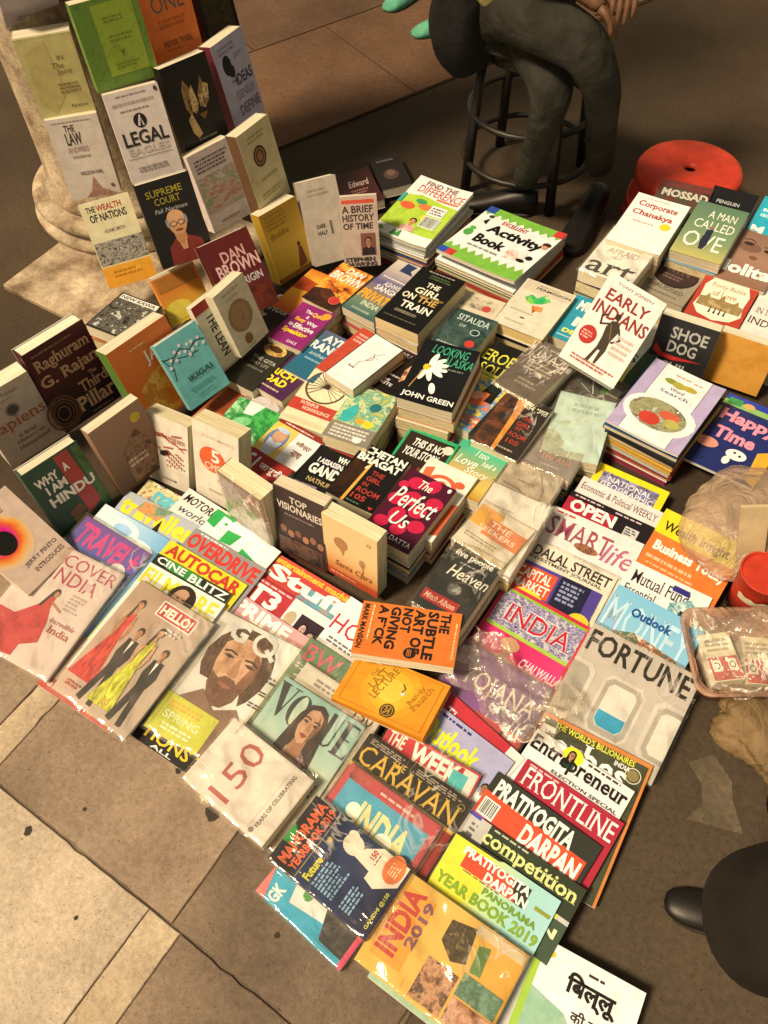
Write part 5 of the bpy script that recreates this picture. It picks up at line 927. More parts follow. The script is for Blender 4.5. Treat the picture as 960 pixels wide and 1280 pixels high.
pb('wheel', 'cream book with a spoked wheel above two red bands', 'e0cc9c', .03, [('O', .48, .26, .44, .44, .1, '5c4228')] + WH + [('E', .48, .26, .06, .06, '3c2c1c'), ('R', 0, .58, 1, .78, 'b83c2c'), ('T', 'FATEHPUR', .2, .6, .6, .66, 'e8c8a0', 'b'), ('T', 'NONVIOLENCE', .3, .68, .9, .74, 'e8c8a0', 'b'), ('R', 0, .9, 1, .96, 'd8c090')], under=3, sh='the cream book with a spoked wheel', group=GC)
pb('browncloud', 'paperback with grey brown storm clouds behind the bright green cover', grad('8a7458 b09a88 8c7460 6a5a48', 'y', .0, .16), .025, [('E', .5, .3, .35, .15, mot('a89484 c8b8a8 84705c', 16)), ('L', .2, .5, .8, .56, 1, 'd8c8b0')], under=2, sh='the storm cloud paperback', group=GC)
pb('greencover', 'bright green swirled paperback with white hindi letters', mot('2c8c3c 4cac4c 1c6c2c 8cc87c e0e8c8', 10, 3.0), .03, [('P', [(.25, .0), (.6, .0), (.5, .2), (.3, .22)], 'd8e0c0'), ('E', .4, .35, .2, .12, mot('3c9c44 8cc884 2c7c34', 18), .6), ('T', 'यती', .55, .72, .95, .86, 'f0f0dc', 'b')], under=2, sh='the bright green swirled paperback', group=GC)
pb('kabir', 'red and white paperback with a coloured portrait of a bearded old man', 'e8dcc8', .03, [('R', 0, 0, 1, .09, '8c2c20'), ('L', .15, .03, .85, .07, 1, 'e0c0a0'), ('R', 0, .09, .5, .62, 'e0bc54'), ('E', .25, .34, .2, .26, '6a7c94'), ('E', .26, .28, .13, .15, 'c89468'), ('P', [(.12, .35), (.26, .4), (.4, .35), (.36, .6), (.26, .66), (.14, .58)], 'c8c8cc'), ('E', .25, .18, .13, .05, 'b8c0cc'), ('R', 0, .62, 1, 1, 'b83428'), ('T', 'रवीन्द्र', .6, .2, .92, .3, '8a5c34', 'b'), ('T', 'नाथ', .65, .36, .86, .46, '8a5c34', 'b')], under=3, sh='the paperback with a bearded old man', group=GC)
pb('scientists', 'dark red paperback with white numerals and hindi words', '9c2820', .03, [('T', '51', .06, .1, .3, .42, 'f0e4d0', 'b'), ('T', 'जासूसी', .38, .14, .9, .36, 'f0e4d0', 'b'), ('T', 'कहानियां', .34, .48, .96, .7, 'f0e4d0', 'b')], under=2, sh='the dark red paperback with numerals', group=GC)
pb('orangeunder', 'orange brown paperback showing beneath the bright green cover', 'b8602c', .025, [('R', .08, .08, .92, .5, '8a3c1c'), ('L', .2, .6, .8, .7, 2, 'e0a870')], under=1, sh='the orange brown paperback', group=GC)
# ---- wrapped slanting column
pb('keys', 'dark grey film wrapped book with silver strokes and a green tab', mot('4a443c 5c5448 3a352e', 20), .03, [('W', [(.35, .05), (.5, .3)], .02, 'd0ccc0'), ('W', [(.45, .3), (.2, .2)], .012, 'd0ccc0'), ('P', [(.6, .1), (.7, .06), (.72, .2), (.6, .24)], '5c9c4c'), ('P', [(.7, .06), (.96, .08), (.94, .24), (.7, .22)], 'b8b08c'), ('L', .1, .05, .9, .09, 1, '8a8274')], under=2, sh='the dark grey book with silver strokes', group=GW, wrap=FILM)
pb('mint', 'plain mint book with a faint printed oblong', 'bccab4', .03, [('L', .3, .12, .8, .3, 2, '9cae9a')], under=2, sh='the plain mint book', group=GW, wrap=FILM)
pb('greywm', 'grey brown book with white capitals and orange lines under creased film', mot('8c8074 9a8c7c 746a60', 16), .03, [('T', 'WILLIAM', .2, .03, .8, .1, 'e0d8c8', 'b'), ('T', 'M A D U', .25, .14, .95, .26, 'ece4d4', 'b'), ('T', 'RETURN OF', .2, .34, .8, .44, 'd0906c', 's'), ('T', 'TALES', .26, .46, .84, .56, 'd0906c', 's'), ('T', 'THE ANA', .3, .68, .9, .78, 'd09878', 'b'), ('L', .35, .86, .8, .9, 1, 'e0d8c8')], under=3, sh='the grey brown book with white capitals', group=GW, wrap=CRINK)
pb('creamwrap', 'beige book under badly crumpled film with a raised cord pattern', mot('b8a284 c8b494 a08a6c', 14), .03, [('T', 'the last', .35, .14, .8, .26, 'd8ccb0', 'i'), ('W', [(.1, .5), (.4, .52), (.6, .6), (.85, .8)], .03, '8a6c48'), ('W', [(.6, .1), (.8, .4), (.85, .85)], .02, '9a7c54'), ('L', .3, .32, .7, .4, 1, '9a8464')], under=3, sh='the beige book under crumpled film', group=GW, wrap=HEAVY)
pb('silver', 'white film wrapped book between the crumpled beige one and the orange title', 'ddd0b8', .03, [('L', .2, .25, .6, .3, 1, 'b8a88c'), ('R', .0, .5, 1, .6, 'd0c0a4')], under=3, sh='the white film wrapped book', group=GW, wrap=HEAVY)
pb('orangethe', 'book with an orange block and cream serif title under shiny film', 'd8c8ac', .03, [('R', 0, .06, .45, .5, 'd89c2c'), ('R', .3, .22, 1, .6, 'd0783c'), ('T', 'THE', .34, .26, .74, .38, 'f0dcc0', 's'), ('T', 'SEEKERS', .2, .42, .9, .52, 'f0dcc0', 's'), ('L', .1, .68, .8, .8, 2, 'a08c70')], under=3, sh='the book with an orange block', group=GW, wrap=HEAVY)
pb('five', 'charcoal book with white words and streaks of light on its film', '2c2c2a', .035, [('R', 0, 0, 1, .01, 'c8c0a8'), ('T', 'five people', .12, .08, .88, .2, 'e8e0cc', 'b'), ('L', .3, .23, .7, .26, 1, 'a8a494'), ('T', 'Heaven', .2, .3, .98, .46, 'f0e8d8', 'i'), ('E', .5, .6, .13, .12, mot('1c1c1a 6a6860 a8a494', 60)), ('R', .05, .74, .75, .88, 'b03028'), ('T', 'Mitch Albom', .1, .77, .7, .85, 'e8c8a8', 'i')], under=3, sh='the charcoal book with white words', group=GW, wrap=FILM)
# ---- children's books at the back
bk('finddiff', 'picture_book', 'spot the difference book with green cartoon grass on a tall sheaf', 'book', 'e8dcc4', .012, [('T', 'FIND THE', .2, .04, .78, .12, '7c3028', 'b'), ('T', 'DIFFERENCE', .15, .13, .98, .25, 'b8342c', 's'), ('R', .55, .26, .95, .29, 'd06c3c'), ('P', [(0, .36), (.3, .28), (1, .34), (1, .86), (0, .86)], mot('9cb82c b4c83c 7c9c24', 12)), ('E', .2, .5, .13, .09, 'd85c34'), ('E', .48, .44, .12, .08, 'e0743c'), ('E', .36, .38, .1, .06, '3c8c4c'), ('E', .62, .6, .09, .07, 'e8c850'), ('F', .48, .7, .08, 'c88858', '2c1a14', 'e0a08c'), ('R', .58, .38, .86, .54, 'ece0cc'), ('B', .6, .56, .9, .74), ('L', .61, .4, .84, .52, 3, '6c5c4c'), ('E', .1, .94, .05, .04, '4c9c3c'), ('P', [(.3, .98), (.34, .88), (.38, .96), (.44, .87), (.46, .98)], '3c8c34'), ('R', .0, .34, .06, .5, '3c9c8c')], group='children\'s books at the back of the stall', bend=.004, under=-8, sh='the spot the difference book')
bk('activity', 'activity_book', 'white activity book with black rounded title and jagged green borders', 'book', 'ece0cc', .01, [('P', [(0, 0), (1, 0), (1, .1)] + [(1 - i * .05, .17 if i % 2 else .1) for i in range(1, 20)] + [(0, .1)], '7cae3c'), ('P', [(0, 1), (1, 1), (1, .86)] + [(1 - i * .05, .78 if i % 2 else .86) for i in range(1, 20)] + [(0, .86)], '7cae3c'), ('R', 0, 0, .12, .12, '2c4c8c'), ('R', .88, .0, 1, .12, 'c83830'), ('R', .0, .9, .1, 1, '2c4c9c'), ('R', .1, .9, .2, 1, 'c83830'), ('T', 'EXCELLENT', .3, .17, .62, .24, 'b02c28', 'b'), ('T', 'Activity', .22, .28, .92, .48, '14110f', 'x'), ('T', 'Book', .2, .5, .58, .66, '14110f', 'x'), ('L', .2, .7, .6, .75, 1, '8c8474'), ('P', [(.62, .54), (.84, .52), (.86, .7), (.64, .72)], mot('f0b8a0 ece0cc e07c5c', 30)), ('E', .08, .55, .05, .07, '4c9c3c'), ('E', .08, .46, .035, .035, '5cae44'), ('P', [(.1, .3), (.14, .22), (.16, .34)], '1c1614'), ('E', .13, .18, .03, .03, '3a3430'), ('E', .93, .3, .05, .04, '3c2418'), ('E', .93, .35, .035, .035, 'd09060'), ('E', .9, .6, .04, .04, '1c1614'), ('E', .84, .68, .05, .03, '1c1614')], group='children\'s books at the back of the stall', bend=.003, under=-6, sh='the white activity book')
# ---- orange pair
pb('subtle', 'vivid orange paperback with black capitals set sideways to the magazines', 'd9702a', .022, [('L', .2, .02, .9, .05, 1, 'f0b880'), ('T', 'THE', .04, .1, .42, .2, '241c18', 'x'), ('T', 'SUBTLE', .04, .22, .94, .33, '241c18', 'x'), ('T', 'ART OF', .04, .35, .86, .46, '241c18', 'x'), ('T', 'NOT', .04, .48, .5, .58, '241c18', 'x'), ('T', 'GIVING', .04, .6, .84, .7, '241c18', 'x'), ('T', 'A F*CK', .04, .72, .8, .82, '241c18', 'x'), ('E', .86, .44, .1, .1, '241c18'), ('R', .8, .425, .92, .432, 'd9702a'), ('R', .79, .442, .93, .449, 'd9702a'), ('R', .8, .458, .92, .465, 'd9702a'), ('L', .06, .86, .9, .89, 1, 'f4c890'), ('T', 'MARK MANSON', .06, .92, .9, .975, '241c18', 'b')], group='two orange books tossed on the magazines', pages='f0dcb0')
pb('lecture', 'amber hardback with concentric glow, a round seal and faint small capitals', mot('d88420 dc8c24 d47c1c', 20), .022, [('E', .5, .48, .3, .3, 'dd9626'), ('E', .5, .48, .22, .22, 'e3a42c'), ('E', .5, .48, .13, .13, 'e8b43c'), ('L', .1, .06, .3, .09, 1, 'f0dca0'), ('L', .1, .11, .3, .14, 1, 'f0dca0'), ('T', 'THE', .24, .2, .29, .38, '9a6a24', 's', 75), ('T', 'LAST', .28, .16, .36, .56, '8c5c20', 's', 75), ('T', 'LECTURE', .36, .08, .44, .72, '8c5c20', 's', 75), ('E', .56, .82, .075, .075, '4a3418'), ('O', .56, .82, .06, .06, .15, 'b08434'), ('T', '34', .53, .75, .59, .88, 'b08434', 'b'), ('W', [(.58, .3), (.62, .36), (.6, .44)], .01, '3c2c18'), ('E', .62, .46, .02, .015, 'c8c8c8'), ('T', 'Randy', .72, .2, .78, .6, 'a8741c', 's', 75), ('T', 'Pausch', .78, .16, .84, .66, 'a8741c', 's', 75), ('W', [(.06, .06), (.94, .06), (.94, .94), (.06, .94), (.06, .06)], .004, 'b8701c')], group='two orange books tossed on the magazines', pages='d8841c')
# ---- right cluster
pb('mossad', 'dark olive paperback with ribbed pale capitals against the red stool', mot('3c3a2c 4c4630 6a3428 2c2a20', 10, 1.0), .03, [('R', .05, .25, .95, .27, '5a5444'), ('T', 'MOSSAD', .1, .2, .98, .38, 'c8bc9c', 'x'), ('R', 0, 0, 1, .15, '6c3428')], under=3, sh='the dark olive paperback by the stool', group=GR)
pb('penguinbk', 'black paperback with a small white and orange bird', '161414', .03, [('T', 'PENGUIN', .2, .28, .7, .36, 'b8b0a0', 'b'), ('E', .6, .62, .16, .07, 'e4dccc', .3), ('E', .74, .5, .07, .06, '161414'), ('P', [(.3, .7), (.48, .6), (.5, .74)], 'c8482c'), ('E', .4, .72, .14, .08, 'b83c2c')], under=3, sh='the black paperback with a bird', group=GR)
pb('ove', 'sage green paperback with tall thin cream capitals and a small man', grad('b8a85c 7c8c5c 6c7f58 5c7454', 'y', .0, .2), .03, [('T', 'A MAN', .32, .13, .86, .27, 'e4dcbc', 'n'), ('T', 'CALLED', .14, .32, .92, .48, 'e4dcbc', 'n'), ('T', 'OVE', .1, .56, .86, .84, 'ece4c4', 'n'), ('P', [(.44, .48), (.56, .46), (.58, .75), (.54, .84), (.46, .84), (.42, .7)], '2a2a34'), ('E', .5, .44, .05, .05, '8a6a54')], under=3, sh='the sage green paperback', group=GR)
pb('turq', 'bright turquoise paperback at the back beyond the sepia portrait one', '2c9ca4', .03, [('T', 'M', .05, .55, .3, .7, 'f0ecd8', 'x'), ('L', .1, .2, .9, .4, 2, 'c8e0d8')], under=3, sh='the bright turquoise paperback', group=GR)
pb('lolita', 'sepia paperback with a shaded face and a rounded cream lower case title', grad('8a6248 9c7458 84604a', 'y', .0, .2), .03, [('E', .35, .3, .22, .14, '7c5640'), ('E', .3, .24, .1, .05, '3c241c'), ('E', .72, .3, .1, .05, '3c241c'), ('W', [(.18, .18), (.3, .15), (.42, .19)], .02, '3c241c'), ('W', [(.6, .24), (.72, .21), (.84, .26)], .02, '3c241c'), ('E', .5, .48, .08, .05, '7a4a38'), ('T', 'lolita', .08, .62, .98, .84, 'f0e4c8', 'x')], under=4, sh='the sepia paperback with a face', group=GR)
pb('oval', 'grey brown paperback with a large dark brown oval', mot('8c7c60 94846a 7c6e54', 26), .035, [('E', .5, .42, .45, .36, '2a1c18'), ('E', .5, .42, .41, .32, '36241e'), ('T', 'AYN', .28, .24, .76, .42, '5c4438', 's'), ('L', .3, .46, .75, .58, 2, '6c5444'), ('T', 'SHRUGGED', .14, .74, .86, .82, '4c4234', 's'), ('L', .2, .88, .8, .93, 1, '6a5e4a')], under=3, sh='the paperback with a brown oval', group=GR)
pb('forty', 'red bordered paperback with a cream arch over tiny minaret skyline', 'b03c28', .03, [('P', [(.1, .62), (.08, .4), (.2, .22), (.34, .16), (.5, .08), (.66, .16), (.82, .24), (.92, .42), (.9, .62), (.94, .8), (.8, .92), (.5, .97), (.2, .92), (.06, .8)], 'e8d8b0'), ('L', .34, .2, .66, .25, 1, 'b08c5c'), ('T', 'Forty Rules', .2, .32, .82, .42, 'a8744c', 's'), ('T', 'of Love', .28, .45, .72, .55, 'a8744c', 's'), ('P', [(.1, .62), (.2, .6), (.24, .52), (.28, .6), (.44, .6), (.5, .5), (.56, .6), (.72, .6), (.78, .54), (.82, .62), (.92, .64), (.9, .78), (.1, .78)], mot('a88c54 8c7040 c0a468', 30))] + [('P', [(.36 + i * .09, .86), (.38 + i * .09, .72), (.4 + i * .09, .86)], '3c2c24') for i in range(4)], under=4, sh='the red bordered paperback', group=GR)
pb('whiteindia', 'white paperback with thin serif capitals at the edge beyond the red bordered one', 'e0cdb4', .03, [('E', .4, .2, .3, .1, 'd0b49c'), ('T', 'IN THE', .1, .5, .5, .6, '6a5444', 's'), ('T', 'INDIA', .05, .68, .7, .8, '3c342c', 's')], under=3, sh='the white paperback with serif capitals', group=GR)
pb('corporate', 'white paperback with red rounded title and a sliver of yellow sun', 'ecdfc8', .03, [('L', .2, .05, .8, .08, 1, 'c8a88c'), ('T', 'Corporate', .12, .12, .86, .26, 'a8382c', 'S'), ('T', 'Chanakya', .1, .3, .86, .43, 'a8382c', 'S'), ('E', .8, .5, .1, .1, 'e8c02c'), ('L', .2, .5, .6, .55, 1, 'c8a88c')], under=4, sh='the white paperback with a red title', group=GR)
pb('whoart', 'white film wrapped paperback with a red cap and bold black last word', 'ece0cc', .035, [('E', .56, .1, .17, .06, 'a85c48'), ('T', 'WHO IS', .1, .24, .9, .36, 'a89c80', 's'), ('T', 'AFRAID', .2, .42, .8, .53, 'b8ac8c', 's'), ('T', 'of', .4, .56, .56, .62, 'b8ac8c', 's'), ('T', 'art', .06, .7, .94, .96, '1c1814', 's')], under=4, sh='the white film wrapped paperback', group=GR, wrap=HEAVY, pages='e8cfa0')
pb('shoedog', 'black book with grey capitals and a curved red swoosh', '262422', .03, [('T', 'SHOE', .25, .14, .88, .36, 'b0a894', 'b'), ('T', 'DOG', .26, .4, .76, .62, 'b0a894', 'b'), ('P', [(.06, .52), (.04, .66), (.16, .74), (.4, .76), (.9, .66), (.4, .68), (.2, .66), (.14, .6)], 'c03028'), ('T', 'PHIL', .28, .8, .72, .96, 'b0a894', 'b')], group=GR, pages='ecdcb4')
pb('ochre', 'plain mustard orange book standing beside the black one with a swoosh', mot('c8862c d2923a bc7a24', 9), .03, [], group=GR, pages='ecdcb4')
pb('backearly', 'narrow white and green paperback behind the early people book', 'ddd0b0', .03, [('R', .55, 0, 1, 1, '3c4c30'), ('T', 'S', .2, .55, .5, .68, '4a4438', 's'), ('P', [(.0, .75), (.5, .72), (.6, 1), (0, 1)], 'd8cc54')], group=GR)
pb('early', 'white paperback on ancient settlers with a bronze dancing figure and red disc', 'e6d4bc', .03, [('T', 'TONY JOSEPH', .18, .05, .82, .09, '8c7468', 'b'), ('T', 'EARLY', .12, .14, .86, .26, '8a2c24', 'b'), ('T', 'INDIANS', .05, .29, .98, .43, '8a2c24', 'b'),
    ('P', [(.42, .42), (.5, .4), (.56, .42), (.6, .5), (.56, .62), (.58, .72), (.54, .88), (.5, .88), (.5, .74), (.46, .74), (.42, .9), (.36, .9), (.42, .72), (.41, .6), (.38, .5)], '3c3020'), ('E', .47, .36, .045, .055, '332818'), ('W', [(.4, .46), (.28, .5), (.24, .42), (.32, .38)], .03, '3c3020'), ('W', [(.58, .46), (.68, .56), (.58, .62)], .03, '3c3020'), ('W', [(.44, .46), (.54, .6)], .02, '6a5638'),
    ('E', .2, .66, .14, .15, 'b02c24'), ('L', .1, .62, .3, .71, 3, 'e0a088'), ('L', .62, .5, .92, .74, 4, 'c8a890'), ('L', .14, .88, .9, .95, 2, 'b0604c')], under=0, group=GR, pages='e0d0b0')
mg('lavender', 'lavender bordered puzzle book with a fruit and flower oval', 'b09cae', [('R', .17, .0, .82, 1, 'e8dcc8'), ('W', [(.17, 0), (.17, 1)], .006, '4a3c4a'), ('W', [(.82, 0), (.82, 1)], .006, '4a3c4a'), ('E', .5, .66, .48, .34, 'e8dcc8'), ('L', .36, .08, .6, .11, 1, 'c08c6c'), ('L', .62, .09, .76, .12, 1, 'c88c7c'), ('E', .36, .2, .09, .05, '8c8c34'), ('E', .48, .21, .09, .06, 'a89c3c'), ('E', .62, .2, .1, .05, 'b09a34'), ('T', 'Word', .4, .27, .6, .31, '4c4468', 's'), ('T', 'Search', .3, .33, .7, .37, '4c4468', 's'), ('E', .48, .66, .38, .26, mot('d8ccb0 7c7c4c a89c6c 4c4c34 e0d0b8', 26, 2.0)), ('E', .42, .74, .14, .11, 'c03c2c'), ('E', .62, .62, .14, .08, 'c8583c'), ('E', .7, .7, .1, .08, 'b0a04c')], t=.006, bend=.004, group='children\'s books beside the plastic bag', under=-8, sh='the lavender puzzle book')
mg('happy', 'deep blue children\'s book with puffy pink title and a white ghostly dog', mot('1c2450 242c5c 182040', 14), [('R', 0, 0, 1, .08, '2c3c8c'), ('R', 0, .08, 1, .15, '8cb058'), ('R', .05, .04, .25, .13, '3c8c4c'), ('E', .35, .08, .08, .05, 'e09c5c'), ('T', 'Happy', .08, .2, .9, .4, 'e88c94', 'x'), ('T', 'Time', .14, .44, .72, .6, 'e88c94', 'x'), ('E', .58, .72, .14, .1, 'ece0cc'), ('E', .5, .82, .05, .08, 'ece0cc'), ('E', .55, .7, .02, .02, '1c1614'), ('E', .63, .72, .02, .02, '1c1614'), ('E', .15, .7, .16, .1, 'd88c6c'), ('P', [(.8, .6), (1, .5), (1, 1), (.85, .95)], 'e0a02c'), ('R', .0, .2, .05, .5, '2c6a3c')], t=.008, group='children\'s books beside the plastic bag')
# ---- business magazines
mg('natgeo', 'magazine with a thick yellow frame around a crowd photograph', 'e8c81c', [('R', .1, .06, .9, .94, mot('2c2840 8c84a8 3c3428 b8a8b8 1c1a20', 60, 2.0)), ('T', 'NATIONAL', .2, .09, .82, .145, 'e4dcd0', 's'), ('T', 'GEOGRAPHIC', .14, .155, .88, .21, 'e4dcd0', 's')], t=.008)
mg('epw', 'plain cream weekly with a small serif masthead', 'ddcbb4', [('T', 'Economic & Political WEEKLY', .04, .05, .97, .12, '5c4444', 's')])
mg('open', 'black topped magazine with a red block and round white capitals', '1c1416', [('L', .06, .015, .5, .04, 1, 'c8a8a0'), ('L', .55, .015, .95, .04, 1, 'c8a8a0'), ('P', [(0, .06), (.6, .06), (.55, .3), (0, .3)], 'a82430'), ('T', 'OPEN', .06, .06, .6, .18, 'f0e6d8', 'x'), ('R', .72, .1, .88, .19, 'c8bca8'), ('L', .73, .11, .87, .18, 3, '4a4444')])
mg('smart', 'cream magazine with tall rose serif capitals and a script word', 'e2d0ba', [('L', .05, .02, .3, .05, 1, 'b04438'), ('T', 'SMART', .04, .08, .72, .26, '9c4c54', 's'), ('T', 'life', .66, .12, .98, .3, 'b06474', 'i'), ('E', .5, .26, .13, .05, mot('6a3c24 a86c48 3c2418', 40))])
mg('dalal', 'white finance magazine with condensed black capitals in two lines', 'e0d2ba', [('T', 'DALAL STREET', .05, .03, .96, .125, '1e1a18', 'b'), ('T', 'INVESTMENT JOURNAL', .04, .132, .9, .17, '1e1a18', 'b')], wrap=FILM)
mg('capital', 'purple finance magazine with an orange red title block and a dark panel', '4c3c7c', [('R', .0, .03, .5, .26, 'd0502c'), ('T', 'CAPITAL', .06, .05, .46, .14, 'f0dcc0', 'b'), ('T', 'MARKET', .06, .155, .48, .24, 'f0dcc0', 'b'), ('R', .53, .0, .88, .28, '1c1c30'), ('L', .57, .03, .84, .22, 5, '8c8ca0'), ('E', .9, .3, .12, .1, 'd8b42c'), ('E', .28, .3, .2, .1, 'e8c82c')])
mg('india', 'red framed magazine with a crowd photo and a red outlined country name', 'c02c3c', [('R', .04, .03, .95, .34, mot('1c1a2c b8a8b8 4c3c5c d8ccc0 2c2830', 70, 3.0)), ('R', .06, .03, .95, .05, '8ca82c'), ('T', 'INDIA', .15, .12, .9, .29, 'e8d8c8', 'S'), ('T', 'INDIA', .16, .13, .89, .28, 'b82430', 's'), ('P', [(.04, .34), (.95, .34), (.95, .37), (.04, .37)], '9cb83c'), ('R', .04, .37, .95, 1, grad('d8306c c82c54 d83c6c', 'x', -.1, .1)), ('F', .38, .46, .1, 'a86c48', 'c89c7c', 'b08468'), ('E', .38, .44, .1, .07, 'c8946c'), ('T', 'CHAI WALLA', .55, .48, .98, .56, 'f0c8c0', 'j')])
mg('wealth', 'bright yellow magazine with a black name half hidden by the milky bag', 'e6c822', [('T', 'Wealth Insight', .08, .1, .9, .22, '2a2418', 'b')], t=.006)
mg('bizt', 'orange magazine with a round edged white name and a white arc', 'd8702c', [('T', 'Business Today', .08, .06, .97, .18, 'f2e4cc', 'x'), ('L', .06, .2, .7, .25, 1, 'e8b080'), ('L', .1, .27, .8, .3, 1, 'e8a870'), ('E', .5, .48, .3, .22, 'e8dccc'), ('R', 0, .42, 1, .44, '4c6c54')], t=.006)
mg('mutual', 'white finance magazine with a fine serif title and teal sketches', 'e2d6c2', [('T', 'Mutual Fund', .08, .06, .78, .17, '2c2624', 's'), ('R', .56, .04, .76, .09, '2c2c6c'), ('T', 'Essential', .06, .2, .44, .28, '2c2624', 's'), ('P', [(.6, .2), (.8, .1), (1, .2), (1, .4), (.62, .4)], mot('c8d8d0 4c8c84 e0e0d0 2c5c58', 20)), ('R', .74, .22, .78, .38, '1c2c2c'), ('W', [(.6, .2), (.9, .3)], .012, '2c6c64')], t=.006)
mg('omoney', 'pale blue finance magazine with huge ghostly white capitals and a tiny town', grad('b8d0d0 8cb8c0 7cb0bc', 'y', .0, .27), [('T', 'MONEY', .02, .09, .98, .38, 'b9d0d2', 's'), ('T', 'Outlook', .26, .11, .72, .19, '1c4c7c', 'x'), ('P', [(.2, .36), (.4, .3), (.9, .34), (.98, .5), (.2, .5)], mot('6a5c48 b8a07c 3c6c4c b0603c e0d0b0', 50, 2.0, hard=True))], t=.007)
mg('fortune', 'large grey magazine showing aircraft windows and spaced black capitals', mot('b8ab98 bfb2a0 b0a390', 6), [('T', 'FORTUNE', .03, .04, .96, .25, '17130f', 'b'), ('P', [(.36, .34), (.62, .34), (.68, .4), (.68, .8), (.62, .88), (.36, .88), (.3, .8), (.3, .4)], 'cbbfac'), ('P', [(.37, .37), (.61, .37), (.655, .42), (.655, .79), (.61, .85), (.37, .85), (.325, .79), (.325, .42)], 'a89c8a'), ('P', [(.4, .41), (.58, .41), (.615, .45), (.615, .75), (.58, .8), (.4, .8), (.365, .75), (.365, .45)], 'd8ccb8'), ('P', [(.37, .66), (.61, .66), (.61, .75), (.57, .795), (.41, .795), (.37, .75)], '2c94b0'), ('P', [(.82, .34), (1, .34), (1, .88), (.82, .88), (.76, .8), (.76, .4)], 'cbbfac'), ('P', [(.85, .38), (1, .38), (1, .84), (.85, .84), (.8, .78), (.8, .42)], 'a89c8a'), ('P', [(.88, .42), (1, .42), (1, .8), (.88, .8), (.84, .76), (.84, .46)], 'd8ccb8'), ('P', [(0, .34), (.16, .34), (.22, .4), (.22, .8), (.16, .88), (0, .88)], 'cbbfac'), ('P', [(0, .38), (.14, .38), (.18, .44), (.18, .78), (.13, .84), (0, .84)], 'a89c8a')], t=.007, wrap=FILM)
mg('forbes', 'dark green magazine with an orange border and wide white serif name', 'c87838', [('R', .02, .03, .975, 1, mot('3c3c24 4c4a30 2c2c1c', 16)), ('T', "THE WORLD'S BILLIONAIRES", .12, .03, .86, .075, 'd8d03c', 'b'), ('T', 'Forbes', .0, .08, .84, .26, 'ece2cc', 'S'), ('T', 'INDIA', .7, .085, .84, .12, 'ece2cc', 'b'), ('O', .88, .13, .07, .07, .12, 'd8c8a0'), ('E', .88, .13, .05, .05, '8a7444')])
mg('entre', 'white magazine with narrow black name and a woman in a yellow circle', 'e6d8c4', [('R', .01, .01, .99, .2, 'e8dac6'), ('E', .4, .03, .1, .08, 'e0d42c'), ('F', .39, .03, .045, 'b07c58', '1c1412', '2c4c2c', 1), ('T', 'Entrepreneur', .02, .03, .98, .17, '171310', 'S'), ('L', .55, .01, .98, .035, 1, '3c3028'), ('T', 'ELECTION SPECIAL', .3, .185, .96, .21, '4a3c34', 'b')])
mg('front', 'deep red magazine with thin wide white serif capitals', 'a62432', [('T', 'FRONTLINE', .05, .03, .97, .165, 'f0e0cc', 's'), ('L', .05, .01, .4, .03, 1, 'e0b0a0')])
mg('pratiyo', 'exam magazine with a dark band, orange block and heavy two line white name', '2c2c22', [('R', 0, .14, .96, .48, 'd04c2c'), ('T', 'PRATIYOGITA', .06, .025, .8, .15, 'f2e8d4', 'x'), ('T', 'DARPAN', .42, .165, .94, .3, 'f2e8d4', 'x'), ('B', .03, .18, .18, .3), ('R', .0, .31, 1, .335, '4c4c9c'), ('R', 0, .335, 1, 1, 'c0b4a0'), ('L', .06, .36, .9, .56, 6, '6c6458'), ('R', .55, .5, .98, .52, '3c3c8c')], t=.007)
mg('compet', 'exam magazine with a green black band and rounded pale lower case name', 'bdb29e', [('R', .1, .0, 1, .22, '2c3420'), ('L', .14, .006, .5, .026, 1, 'b8b48c'), ('T', 'competition', .08, .03, .97, .15, 'd4cf7c', 'S'), ('R', .12, .22, .9, .25, 'd0c83c'), ('R', .75, .25, 1, .5, '3c4c34'), ('T', 'IN', .78, .3, .95, .36, 'd8d49c', 'x')], t=.006)
mg('ybook', 'yellow and pale blue year book with an orange inset and green capitals', grad('d8cc3c d8cc3c b8cc8c 9cc4b0 a4c8b8', 'x', -.1, .1), [('P', [(0, 0.0), (0.4, 0.0), (0.3, 0.15), (0.42, 0.3), (0.3, 0.5), (0, 0.5)], 'd8cc34'), ('P', [(0.0, 0.0), (0.46, 0.0), (0.42, 0.02), (0, 0.025)], '2c2c1c'), ('R', 0.16, 0.06, 0.76, 0.23, 'cc4428'), ('P', [(0.58, 0.06), (0.76, 0.06), (0.76, 0.23), (0.68, 0.23)], '2c2c20'), ('T', 'PRATIYOGITA', 0.13, 0.05, 0.76, 0.13, 'f2e8d4', 'x'), ('T', 'DARPAN', 0.38, 0.145, 0.78, 0.225, 'f2e8d4', 'x'), ('L', 0.2, 0.235, 0.6, 0.25, 1, '6a3c5c'), ('R', 0.84, 0.15, 0.98, 0.18, '8c8c2c'), ('T', 'PANORAMA', 0.42, 0.26, 0.92, 0.32, '6c8c24', 'x'), ('T', 'YEAR BOOK 2019', 0.03, 0.34, 0.98, 0.44, '7c9824', 'x')], t=.006)
